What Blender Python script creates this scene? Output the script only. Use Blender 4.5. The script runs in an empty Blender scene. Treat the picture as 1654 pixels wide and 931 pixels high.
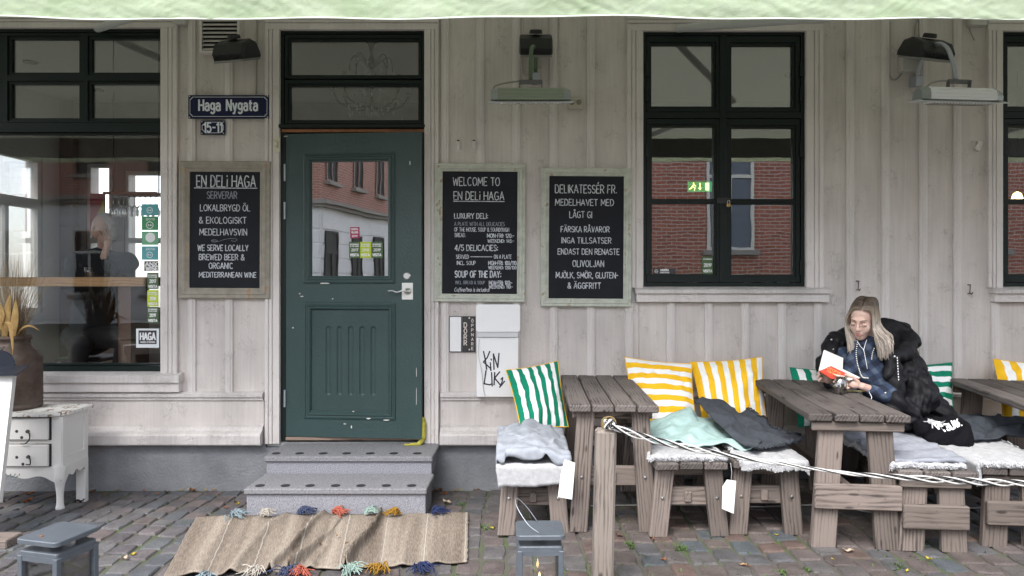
import bpy, bmesh, math, random
import numpy as np
from mathutils import Vector, Matrix, Euler
R = math.radians
PI = math.pi
rnd = random.Random(7)
S = bpy.context.scene
C = S.collection

# ---------------------------------------------------------------- camera, sky, sun, exposure
FPX, DW, EYE, CX, HY = 1180.0, 5.34, 1.45, 827.0, 448.0      # focal length in photo pixels, distance to the wall, eye height
cam = bpy.data.objects.new('camera', bpy.data.cameras.new('camera'))
C.objects.link(cam); S.camera = cam
cam.location = (0, -DW, EYE); cam.rotation_euler = (R(90), 0, 0)
cam.data.sensor_width = 36; cam.data.lens = 36 * FPX / 1654
cam.data.shift_y = -(465.5 - HY) / 1654
cam.data.clip_end = 500; cam.data.clip_start = 0.05

SUN_EL, SUN_AZ = R(52), R(205)
w = bpy.data.worlds.new('World'); S.world = w; w.use_nodes = True
nt = w.node_tree
sky = nt.nodes.new('ShaderNodeTexSky'); sky.sky_type = 'NISHITA'; sky.sun_disc = False
sky.sun_elevation = SUN_EL; sky.sun_rotation = SUN_AZ; sky.air_density = 1.0; sky.dust_density = 1.2; sky.ozone_density = 1.0
hs = nt.nodes.new('ShaderNodeHueSaturation'); hs.inputs['Saturation'].default_value = 0.35
nt.links.new(sky.outputs[0], hs.inputs['Color'])
bg = nt.nodes['Background']; bg.inputs['Strength'].default_value = 0.15
nt.links.new(hs.outputs[0], bg.inputs['Color'])
sd = bpy.data.lights.new('sun', 'SUN'); sd.energy = 1.45; sd.angle = R(28); sd.color = (1, .97, .93)
so = bpy.data.objects.new('sun', sd); C.objects.link(so)
dv = Vector((math.sin(SUN_AZ) * math.cos(SUN_EL), math.cos(SUN_AZ) * math.cos(SUN_EL), math.sin(SUN_EL)))
so.rotation_euler = dv.to_track_quat('Z', 'Y').to_euler(); so.location = (0, -12, 20)
S.view_settings.view_transform = 'Standard'; S.view_settings.look = 'None'
S.view_settings.exposure = 1.74; S.view_settings.gamma = 1
S.render.engine = 'CYCLES'
S.cycles.max_bounces = 8; S.cycles.diffuse_bounces = 4; S.cycles.glossy_bounces = 4; S.cycles.transparent_max_bounces = 16

# ---------------------------------------------------------------- measuring helpers
def sc(y): return FPX / (DW + y)
def yat(s): return FPX / s - DW
def P(px, py, y=0.0):
    """point in the place that the photo shows at (px, py) and that stands y metres off the wall"""
    s = sc(y); return Vector(((px - CX) / s, y, EYE - (py - HY) / s))
def WX(px, y=0.0): return (px - CX) / sc(y)
def WZ(py, y=0.0): return EYE - (py - HY) / sc(y)
def sst(a, b, x):
    t = min(1, max(0, (x - a) / (b - a))); return t * t * (3 - 2 * t)
def ground(x, y):
    near = -0.035 + 0.05 * sst(-.5, .8, x) + .01 * sst(1, 3, x)
    wall = -0.10 + 0.09 * sst(0, 1.2, x)
    t = sst(0.0, 1.1, -y)
    return wall * (1 - t) + near * t

# ---------------------------------------------------------------- materials
MATS = {}
def mat(name, col, rough=.7, metal=0, spec=.5, noise=0, nscale=8, bump=0, bscale=40, col2=None, vary=0, coat=0, stretch=None, coord='Object', trans=0, emit=None):
    if name in MATS: return MATS[name]
    m = bpy.data.materials.new(name); m.use_nodes = True; MATS[name] = m
    n = m.node_tree.nodes; l = m.node_tree.links; b = n['Principled BSDF']
    b.inputs['Base Color'].default_value = (*col, 1); b.inputs['Roughness'].default_value = rough
    b.inputs['Metallic'].default_value = metal; b.inputs['Specular IOR Level'].default_value = spec
    b.inputs['Coat Weight'].default_value = coat
    if emit: b.inputs['Emission Color'].default_value = (*emit[:3], 1); b.inputs['Emission Strength'].default_value = emit[3]
    tc = n.new('ShaderNodeTexCoord'); mp = n.new('ShaderNodeMapping')
    l.new(tc.outputs[coord], mp.inputs['Vector'])
    if stretch: mp.inputs['Scale'].default_value = stretch
    last = None
    if noise or col2:
        t = n.new('ShaderNodeTexNoise'); t.inputs['Scale'].default_value = nscale; t.inputs['Detail'].default_value = 8; t.inputs['Roughness'].default_value = .65
        l.new(mp.outputs[0], t.inputs['Vector'])
        rp = n.new('ShaderNodeValToRGB'); rp.color_ramp.elements[0].position = .32; rp.color_ramp.elements[1].position = .68
        c2 = col2 if col2 else tuple(c * (1 - noise) for c in col)
        rp.color_ramp.elements[0].color = (*c2, 1); rp.color_ramp.elements[1].color = (*(tuple(min(1, c * (1 + noise * .5)) for c in col)), 1)
        l.new(t.outputs['Fac'], rp.inputs[0]); last = rp.outputs[0]
    if vary:
        oi = n.new('ShaderNodeObjectInfo'); mr = n.new('ShaderNodeMapRange'); mr.inputs['To Min'].default_value = 1 - vary; mr.inputs['To Max'].default_value = 1 + vary
        l.new(oi.outputs['Random'], mr.inputs['Value'])
        mx = n.new('ShaderNodeMix'); mx.data_type = 'RGBA'; mx.blend_type = 'MULTIPLY'; mx.inputs['Factor'].default_value = 1
        if last: l.new(last, mx.inputs['A'])
        else: mx.inputs['A'].default_value = (*col, 1)
        l.new(mr.outputs[0], mx.inputs['B']); last = mx.outputs['Result']
    if last: l.new(last, b.inputs['Base Color'])
    if bump:
        t2 = n.new('ShaderNodeTexNoise'); t2.inputs['Scale'].default_value = bscale; t2.inputs['Detail'].default_value = 6
        l.new(mp.outputs[0], t2.inputs['Vector'])
        bp = n.new('ShaderNodeBump'); bp.inputs['Strength'].default_value = min(1, bump); bp.inputs['Distance'].default_value = .004 * max(1, bump)
        l.new(t2.outputs['Fac'], bp.inputs['Height']); l.new(bp.outputs[0], b.inputs['Normal'])
    return m

def nodes(m): return m.node_tree.nodes, m.node_tree.links, m.node_tree.nodes['Principled BSDF']

def wall_paint(name, col, dirt=.25, crack=1.0):
    """old oil paint on rough sawn boards: alligator flakes, chips, vertical streaks"""
    m = mat(name, col, rough=.62, spec=.35)
    n, l, b = nodes(m)
    g = n.new('ShaderNodeNewGeometry')
    mp = n.new('ShaderNodeMapping'); mp.inputs['Scale'].default_value = (1, 1, .45); l.new(g.outputs['Position'], mp.inputs['Vector'])
    big = n.new('ShaderNodeTexNoise'); big.inputs['Scale'].default_value = 3.2; big.inputs['Detail'].default_value = 7; l.new(mp.outputs[0], big.inputs['Vector'])
    mp2 = n.new('ShaderNodeMapping'); mp2.inputs['Scale'].default_value = (60, 60, 2.5); l.new(g.outputs['Position'], mp2.inputs['Vector'])
    st = n.new('ShaderNodeTexNoise'); st.inputs['Scale'].default_value = 1; st.inputs['Detail'].default_value = 4; l.new(mp2.outputs[0], st.inputs['Vector'])
    rp = n.new('ShaderNodeValToRGB'); rp.color_ramp.elements[0].position = .3; rp.color_ramp.elements[1].position = .7
    rp.color_ramp.elements[0].color = (*(c * (1 - dirt) for c in col), 1); rp.color_ramp.elements[1].color = (*(min(1, c * 1.06) for c in col), 1)
    ad = n.new('ShaderNodeMath'); ad.operation = 'MULTIPLY_ADD'; ad.inputs[1].default_value = .35; l.new(st.outputs['Fac'], ad.inputs[0])
    sub = n.new('ShaderNodeMath'); sub.operation = 'SUBTRACT'; sub.inputs[1].default_value = .17; l.new(big.outputs['Fac'], sub.inputs[0]); l.new(sub.outputs[0], ad.inputs[2])
    l.new(ad.outputs[0], rp.inputs[0])
    # chips: little dark flakes where two noises agree
    v = n.new('ShaderNodeTexVoronoi'); v.feature = 'DISTANCE_TO_EDGE'; v.inputs['Scale'].default_value = 26
    dn = n.new('ShaderNodeTexNoise'); dn.inputs['Scale'].default_value = 30; l.new(g.outputs['Position'], dn.inputs['Vector'])
    vm = n.new('ShaderNodeVectorMath'); vm.operation = 'MULTIPLY_ADD'; vm.inputs[1].default_value = (.06, .06, .06); l.new(dn.outputs['Color'], vm.inputs[0]); l.new(g.outputs['Position'], vm.inputs[2]); l.new(vm.outputs[0], v.inputs['Vector'])
    lt = n.new('ShaderNodeMath'); lt.operation = 'LESS_THAN'; lt.inputs[1].default_value = .035; l.new(v.outputs['Distance'], lt.inputs[0])
    pn = n.new('ShaderNodeTexNoise'); pn.inputs['Scale'].default_value = 7; pn.inputs['Detail'].default_value = 3; l.new(g.outputs['Position'], pn.inputs['Vector'])
    gt = n.new('ShaderNodeMapRange'); gt.inputs['From Min'].default_value = .54; gt.inputs['From Max'].default_value = .64; l.new(pn.outputs['Fac'], gt.inputs['Value'])
    mu = n.new('ShaderNodeMath'); mu.operation = 'MULTIPLY'; l.new(lt.outputs[0], mu.inputs[0]); l.new(gt.outputs[0], mu.inputs[1])
    mu2 = n.new('ShaderNodeMath'); mu2.operation = 'MULTIPLY'; mu2.inputs[1].default_value = .30 * crack; l.new(mu.outputs[0], mu2.inputs[0])
    # small specks
    sp = n.new('ShaderNodeTexNoise'); sp.inputs['Scale'].default_value = 95; sp.inputs['Detail'].default_value = 2; l.new(g.outputs['Position'], sp.inputs['Vector'])
    sg = n.new('ShaderNodeMapRange'); sg.inputs['From Min'].default_value = .73; sg.inputs['From Max'].default_value = .76; sg.inputs['To Max'].default_value = .6; l.new(sp.outputs['Fac'], sg.inputs['Value'])
    mxm = n.new('ShaderNodeMath'); mxm.operation = 'MAXIMUM'; l.new(mu2.outputs[0], mxm.inputs[0]); l.new(sg.outputs[0], mxm.inputs[1])
    mx = n.new('ShaderNodeMix'); mx.data_type = 'RGBA'; l.new(mxm.outputs[0], mx.inputs['Factor']); l.new(rp.outputs[0], mx.inputs['A']); mx.inputs['B'].default_value = (.13, .11, .09, 1)
    l.new(mx.outputs['Result'], b.inputs['Base Color'])
    # relief
    mr = n.new('ShaderNodeMapRange'); mr.inputs['From Max'].default_value = .08; l.new(v.outputs['Distance'], mr.inputs['Value'])
    mm = n.new('ShaderNodeMath'); mm.operation = 'MULTIPLY'; l.new(mr.outputs[0], mm.inputs[0]); l.new(gt.outputs[0], mm.inputs[1])
    fine = n.new('ShaderNodeTexNoise'); fine.inputs['Scale'].default_value = 45; fine.inputs['Detail'].default_value = 5; l.new(g.outputs['Position'], fine.inputs['Vector'])
    aa = n.new('ShaderNodeMath'); aa.operation = 'MULTIPLY_ADD'; aa.inputs[1].default_value = 1.3; l.new(fine.outputs['Fac'], aa.inputs[0]); l.new(mm.outputs[0], aa.inputs[2])
    bp = n.new('ShaderNodeBump'); bp.inputs['Strength'].default_value = .55; bp.inputs['Distance'].default_value = .004; l.new(aa.outputs[0], bp.inputs['Height']); l.new(bp.outputs[0], b.inputs['Normal'])
    return m

def wood(name, light, dark, grain=1.0, rough=.8, vary=.28):
    """grain along local X"""
    m = mat(name, light, rough=rough, spec=.25)
    n, l, b = nodes(m)
    tc = n.new('ShaderNodeTexCoord'); oi = n.new('ShaderNodeObjectInfo')
    off = n.new('ShaderNodeVectorMath'); off.operation = 'MULTIPLY_ADD'
    cx = n.new('ShaderNodeCombineXYZ'); 
    for k in range(3): l.new(oi.outputs['Random'], cx.inputs[k])
    l.new(cx.outputs[0], off.inputs[0]); off.inputs[1].default_value = (13, 17, 11); l.new(tc.outputs['Object'], off.inputs[2])
    mp = n.new('ShaderNodeMapping'); mp.inputs['Scale'].default_value = (1.6, 26, 26); l.new(off.outputs[0], mp.inputs['Vector'])
    t = n.new('ShaderNodeTexNoise'); t.inputs['Scale'].default_value = 1; t.inputs['Detail'].default_value = 6; t.inputs['Roughness'].default_value = .7; t.inputs['Distortion'].default_value = 1.6; l.new(mp.outputs[0], t.inputs['Vector'])
    mp2 = n.new('ShaderNodeMapping'); mp2.inputs['Scale'].default_value = (1.4, 9, 9); l.new(off.outputs[0], mp2.inputs['Vector'])
    wv = n.new('ShaderNodeTexWave'); wv.wave_type = 'RINGS'; wv.rings_direction = 'X'; wv.inputs['Scale'].default_value = 2.3; wv.inputs['Distortion'].default_value = 7; wv.inputs['Detail'].default_value = 3; l.new(mp2.outputs[0], wv.inputs['Vector'])
    patch = n.new('ShaderNodeTexNoise'); patch.inputs['Scale'].default_value = 4; patch.inputs['Detail'].default_value = 5; l.new(off.outputs[0], patch.inputs['Vector'])
    s1 = n.new('ShaderNodeMath'); s1.operation = 'MULTIPLY_ADD'; s1.inputs[1].default_value = .28; l.new(wv.outputs['Fac'], s1.inputs[0]); l.new(t.outputs['Fac'], s1.inputs[2])
    s2 = n.new('ShaderNodeMath'); s2.operation = 'MULTIPLY_ADD'; s2.inputs[1].default_value = .7; l.new(patch.outputs['Fac'], s2.inputs[0]); l.new(s1.outputs[0], s2.inputs[2])
    vk = n.new('ShaderNodeTexVoronoi'); vk.inputs['Scale'].default_value = 1; mk = n.new('ShaderNodeMapping'); mk.inputs['Scale'].default_value = (5, 14, 14); l.new(off.outputs[0], mk.inputs['Vector']); l.new(mk.outputs[0], vk.inputs['Vector'])
    kr = n.new('ShaderNodeMapRange'); kr.inputs['From Min'].default_value = .04; kr.inputs['From Max'].default_value = .17; kr.inputs['To Min'].default_value = -.55; kr.inputs['To Max'].default_value = 0; l.new(vk.outputs['Distance'], kr.inputs['Value'])
    s3 = n.new('ShaderNodeMath'); s3.operation = 'ADD'; l.new(s2.outputs[0], s3.inputs[0]); l.new(kr.outputs[0], s3.inputs[1]); s2 = s3
    rp = n.new('ShaderNodeValToRGB'); e = rp.color_ramp.elements; e[0].position = .66; e[1].position = 1.12
    e[0].color = (*dark, 1); e[1].color = (*light, 1); l.new(s2.outputs[0], rp.inputs[0]); e[1].position = 1.0
    mr = n.new('ShaderNodeMapRange'); mr.inputs['To Min'].default_value = 1 - vary; mr.inputs['To Max'].default_value = 1 + vary; l.new(oi.outputs['Random'], mr.inputs['Value'])
    mx = n.new('ShaderNodeMix'); mx.data_type = 'RGBA'; mx.blend_type = 'MULTIPLY'; mx.inputs['Factor'].default_value = 1; l.new(rp.outputs[0], mx.inputs['A']); l.new(mr.outputs[0], mx.inputs['B'])
    l.new(mx.outputs['Result'], b.inputs['Base Color'])
    bp = n.new('ShaderNodeBump'); bp.inputs['Strength'].default_value = .6 * grain; bp.inputs['Distance'].default_value = .003; l.new(s1.outputs[0], bp.inputs['Height']); l.new(bp.outputs[0], b.inputs['Normal'])
    return m

def glass(name, refl=.10, tint=(1, 1, 1), rough=0.0):
    m = bpy.data.materials.new(name); m.use_nodes = True; n = m.node_tree.nodes; l = m.node_tree.links; n.clear()
    o = n.new('ShaderNodeOutputMaterial'); mx = n.new('ShaderNodeMixShader'); t = n.new('ShaderNodeBsdfTransparent'); g = n.new('ShaderNodeBsdfGlossy')
    t.inputs[0].default_value = (*tint, 1); g.inputs['Roughness'].default_value = rough
    lw = n.new('ShaderNodeLayerWeight'); lw.inputs['Blend'].default_value = .35
    mr = n.new('ShaderNodeMapRange'); mr.inputs['To Min'].default_value = refl; mr.inputs['To Max'].default_value = min(1, refl + .7); l.new(lw.outputs['Fresnel'], mr.inputs['Value'])
    mr.inputs['From Min'].default_value = .1
    # slight waviness of old panes
    tc = n.new('ShaderNodeNewGeometry'); nz = n.new('ShaderNodeTexNoise'); nz.inputs['Scale'].default_value = 2.2; l.new(tc.outputs['Position'], nz.inputs['Vector'])
    bp = n.new('ShaderNodeBump'); bp.inputs['Strength'].default_value = .11; bp.inputs['Distance'].default_value = .006; l.new(nz.outputs['Fac'], bp.inputs['Height']); l.new(bp.outputs[0], g.inputs['Normal'])
    l.new(mr.outputs[0], mx.inputs[0]); l.new(t.outputs[0], mx.inputs[1]); l.new(g.outputs[0], mx.inputs[2]); l.new(mx.outputs[0], o.inputs[0])
    MATS[name] = m; return m

# ---------------------------------------------------------------- object helpers
def thing(name, label, cat, loc=(0, 0, 0), rot=0, group=None):
    o = bpy.data.objects.new(name, None); C.objects.link(o); o.empty_display_size = .1
    o.location = loc; o.rotation_euler = (0, 0, rot); o['label'] = label; o['category'] = cat
    if group: o['group'] = group
    return o
def tag(o, label, cat, group=None):
    o['label'] = label; o['category'] = cat
    if group: o['group'] = group
    return o
def link(name, me, parent=None, m=None, world=False, smooth=False, kind=None, label=None):
    o = bpy.data.objects.new(name, me); C.objects.link(o)
    if m and not me.materials: me.materials.append(m)
    if parent:
        o.parent = parent
        if world:
            M = Matrix.Identity(4); q = parent
            while q: M = Matrix.LocRotScale(q.location, q.rotation_euler, q.scale) @ (q.matrix_parent_inverse.inverted().inverted() if False else Matrix.Identity(4)) @ M; q = q.parent
            o.matrix_parent_inverse = Matrix.Identity(4)
            o.matrix_basis = M.inverted()
    if smooth: me.polygons.foreach_set('use_smooth', [True] * len(me.polygons)); me.update()
    if kind: o['kind'] = kind
    if label: o['label'] = label
    return o
def struct(name, me, m=None, **k): return link(name, me, None, m, kind='structure', **k)
def pymesh(name, v, f):
    me = bpy.data.meshes.new(name); me.from_pydata([tuple(a) for a in v], [], f); me.update(); return me

class MB:
    """collects shapes, then links them as one mesh object"""
    def __init__(s): s.v = []; s.f = []
    def add(s, v, f, M=None):
        k = len(s.v)
        s.v += [tuple(M @ Vector(a)) if M is not None else tuple(a) for a in v]; s.f += [tuple(i + k for i in q) for q in f]; return s
    def box(s, a, b, M=None, c=0.0):
        x0, y0, z0 = (min(a[i], b[i]) for i in range(3)); x1, y1, z1 = (max(a[i], b[i]) for i in range(3))
        if c <= 0:
            v = [(x, y, z) for x in (x0, x1) for y in (y0, y1) for z in (z0, z1)]
            return s.add(v, [(0, 1, 3, 2), (4, 6, 7, 5), (0, 4, 5, 1), (2, 3, 7, 6), (0, 2, 6, 4), (1, 5, 7, 3)], M)
        c = min(c, (x1 - x0) * .45, (y1 - y0) * .45, (z1 - z0) * .45)
        v = []; idx = {}
        for i, (x, sx) in enumerate(((x0, 1), (x1, -1))):
            for j, (y, sy) in enumerate(((y0, 1), (y1, -1))):
                for k, (z, sz) in enumerate(((z0, 1), (z1, -1))):
                    idx[i, j, k, 0] = len(v); v.append((x, y + sy * c, z + sz * c))
                    idx[i, j, k, 1] = len(v); v.append((x + sx * c, y, z + sz * c))
                    idx[i, j, k, 2] = len(v); v.append((x + sx * c, y + sy * c, z))
        f = []
        for i in (0, 1):
            q = [idx[i, 0, 0, 0], idx[i, 0, 1, 0], idx[i, 1, 1, 0], idx[i, 1, 0, 0]]; f.append(q if i == 0 else q[::-1])
            q = [idx[0, i, 0, 1], idx[1, i, 0, 1], idx[1, i, 1, 1], idx[0, i, 1, 1]]; f.append(q if i == 0 else q[::-1])
            q = [idx[0, 0, i, 2], idx[0, 1, i, 2], idx[1, 1, i, 2], idx[1, 0, i, 2]]; f.append(q if i == 0 else q[::-1])
        for a_ in (0, 1):
            for b_ in (0, 1):
                f.append([idx[a_, b_, 0, 0], idx[a_, b_, 0, 1], idx[a_, b_, 1, 1], idx[a_, b_, 1, 0]])
                f.append([idx[a_, 0, b_, 0], idx[a_, 0, b_, 2], idx[a_, 1, b_, 2], idx[a_, 1, b_, 0]])
                f.append([idx[0, a_, b_, 1], idx[0, a_, b_, 2], idx[1, a_, b_, 2], idx[1, a_, b_, 1]])
        for i in (0, 1):
            for j in (0, 1):
                for k in (0, 1): f.append([idx[i, j, k, 0], idx[i, j, k, 1], idx[i, j, k, 2]])
        return s.add(v, f, M)
    def tube(s, pts, r, n=8, cap=True, closed=False):
        pts = [Vector(p) for p in pts]; m = len(pts); rr = r if isinstance(r, (list, tuple)) else [r] * m
        v = []; prev = None
        for i, p in enumerate(pts):
            if closed: t = pts[(i + 1) % m] - pts[i - 1]
            else: t = pts[min(i + 1, m - 1)] - pts[max(i - 1, 0)]
            t = t.normalized() if t.length > 1e-9 else Vector((0, 0, 1))
            if prev is None:
                a = Vector((0, 0, 1)) if abs(t.z) < .9 else Vector((1, 0, 0)); u = t.cross(a).normalized()
            else: u = (prev - t * prev.dot(t)); u = u.normalized() if u.length > 1e-6 else t.orthogonal().normalized()
            prev = u; wv = t.cross(u)
            for k in range(n):
                an = 2 * PI * k / n; v.append(p + (u * math.cos(an) + wv * math.sin(an)) * rr[i])
        f = []
        for i in range(m if closed else m - 1):
            j = (i + 1) % m
            for k in range(n): f.append((i * n + k, i * n + (k + 1) % n, j * n + (k + 1) % n, j * n + k))
        if cap and not closed: f.append(tuple(range(n))[::-1]); f.append(tuple((m - 1) * n + k for k in range(n)))
        return s.add(v, f)
    def lathe(s, prof, n=24, M=None, cap=True):
        v = []; f = []
        for r_, z in prof:
            for k in range(n): v.append((r_ * math.cos(2 * PI * k / n), r_ * math.sin(2 * PI * k / n), z))
        for i in range(len(prof) - 1):
            for k in range(n): f.append((i * n + k, i * n + (k + 1) % n, (i + 1) * n + (k + 1) % n, (i + 1) * n + k))
        if cap: f.append(tuple(range(n))[::-1]); f.append(tuple((len(prof) - 1) * n + k for k in range(n)))
        return s.add(v, f, M)
    def prism(s, poly, y0, y1, M=None):
        """poly in (x, z), extruded along y"""
        n = len(poly); v = [(x, y0, z) for x, z in poly] + [(x, y1, z) for x, z in poly]
        f = [tuple(range(n)), tuple(range(2 * n - 1, n - 1, -1))] + [(i, i + n, (i + 1) % n + n, (i + 1) % n) for i in range(n)]
        return s.add(v, f, M)
    def grid(s, fn, nu, nv, M=None):
        v = [fn(i / nu, j / nv) for j in range(nv + 1) for i in range(nu + 1)]
        f = [(j * (nu + 1) + i, j * (nu + 1) + i + 1, (j + 1) * (nu + 1) + i + 1, (j + 1) * (nu + 1) + i) for j in range(nv) for i in range(nu)]
        return s.add(v, f, M)
    def cells(s, rect, holes, y0, y1):
        """slab with rectangular holes; rect and holes are (x0, z0, x1, z1)"""
        xs = sorted(set([rect[0], rect[2]] + [min(max(h[k], rect[0]), rect[2]) for h in holes for k in (0, 2)]))
        zs = sorted(set([rect[1], rect[3]] + [min(max(h[k], rect[1]), rect[3]) for h in holes for k in (1, 3)]))
        def full(i, j):
            if i < 0 or j < 0 or i >= len(xs) - 1 or j >= len(zs) - 1: return False
            cx, cz = (xs[i] + xs[i + 1]) / 2, (zs[j] + zs[j + 1]) / 2
            return not any(h[0] < cx < h[2] and h[1] < cz < h[3] for h in holes)
        v = {}; V = []; F = []
        def vi(i, j, k):
            if (i, j, k) not in v: v[i, j, k] = len(V); V.append((xs[i], (y0, y1)[k], zs[j]))
            return v[i, j, k]
        for i in range(len(xs) - 1):
            for j in range(len(zs) - 1):
                if not full(i, j): continue
                F.append((vi(i, j, 0), vi(i + 1, j, 0), vi(i + 1, j + 1, 0), vi(i, j + 1, 0)))
                F.append((vi(i, j, 1), vi(i, j + 1, 1), vi(i + 1, j + 1, 1), vi(i + 1, j, 1)))
                if not full(i - 1, j): F.append((vi(i, j, 0), vi(i, j + 1, 0), vi(i, j + 1, 1), vi(i, j, 1)))
                if not full(i + 1, j): F.append((vi(i + 1, j, 0), vi(i + 1, j, 1), vi(i + 1, j + 1, 1), vi(i + 1, j + 1, 0)))
                if not full(i, j - 1): F.append((vi(i, j, 0), vi(i, j, 1), vi(i + 1, j, 1), vi(i + 1, j, 0)))
                if not full(i, j + 1): F.append((vi(i, j + 1, 0), vi(i + 1, j + 1, 0), vi(i + 1, j + 1, 1), vi(i, j + 1, 1)))
        return s.add(V, F)
    def moulding(s, rect, prof, y):
        """picture-frame moulding round rect (x0,z0,x1,z1); prof = list of (inset from outside, outward height)"""
        x0, z0, x1, z1 = rect; v = []; f = []; n = len(prof)
        for d, h in prof: v += [(x0 + d, y - h, z0 + d), (x1 - d, y - h, z0 + d), (x1 - d, y - h, z1 - d), (x0 + d, y - h, z1 - d)]
        for i in range(n - 1):
            for k in range(4): f.append((i * 4 + k, i * 4 + (k + 1) % 4, (i + 1) * 4 + (k + 1) % 4, (i + 1) * 4 + k))
        return s.add(v, f)
    def mesh(s, name): 
        me = bpy.data.meshes.new(name); me.from_pydata(s.v, [], s.f); me.update(); return me
    def build(s, name, m, parent=None, **k): return link(name, s.mesh(name), parent, m, **k)

def fixn(o):
    bm = bmesh.new(); bm.from_mesh(o.data); bmesh.ops.recalc_face_normals(bm, faces=bm.faces); bm.to_mesh(o.data); bm.free(); return o
def bez(p0, p1, p2, p3, n=10):
    p0, p1, p2, p3 = map(Vector, (p0, p1, p2, p3))
    return [p0 * (1 - t) ** 3 + p1 * 3 * t * (1 - t) ** 2 + p2 * 3 * t * t * (1 - t) + p3 * t ** 3 for t in [i / n for i in range(n + 1)]]
def smooth_path(pts, n=6):
    pts = [Vector(p) for p in pts]; out = []
    q = [pts[0] * 2 - pts[1]] + pts + [pts[-1] * 2 - pts[-2]]
    for i in range(1, len(q) - 2):
        for k in range(n):
            t = k / n; a, b, c, d = q[i - 1], q[i], q[i + 1], q[i + 2]
            out.append(.5 * ((2 * b) + (c - a) * t + (2 * a - 5 * b + 4 * c - d) * t * t + (3 * b - a - 3 * c + d) * t ** 3))
    out.append(pts[-1]); return out

def beam(name, p0, p1, wd, th, m, parent, up=(0, 0, 1), c=.006, world=False, label=None, mitre=None):
    """timber whose long axis is local X; wd across (local Y), th along local Z (towards up)"""
    p0, p1 = Vector(p0), Vector(p1); d = (p1 - p0); L = d.length; X = d.normalized(); U = Vector(up)
    Y = U.cross(X).normalized(); Z = X.cross(Y)
    b = MB().box((0, -wd / 2, -th / 2), (L, wd / 2, th / 2), c=c)
    if mitre is not None:   # cut the ends level (horizontal), for splayed legs
        vv = []
        for x, y, z in b.v:
            q = p0 + X * x + Y * y + Z * z
            zt = p0.z if x < L / 2 else p1.z
            dx = (zt - (p0 + X * (0 if x < L / 2 else L)).z - (Y * y + Z * z).z) / X.z
            vv.append((x + dx, y, z))
        b.v = vv
    o = b.build(name, m, parent)
    Mt = Matrix((X, Y, Z)).transposed().to_4x4(); Mt.translation = p0
    if world and parent: Mt = Matrix.LocRotScale(parent.location, parent.rotation_euler, None).inverted() @ Mt
    o.matrix_basis = Mt
    if label: o['label'] = label
    return o

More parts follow.
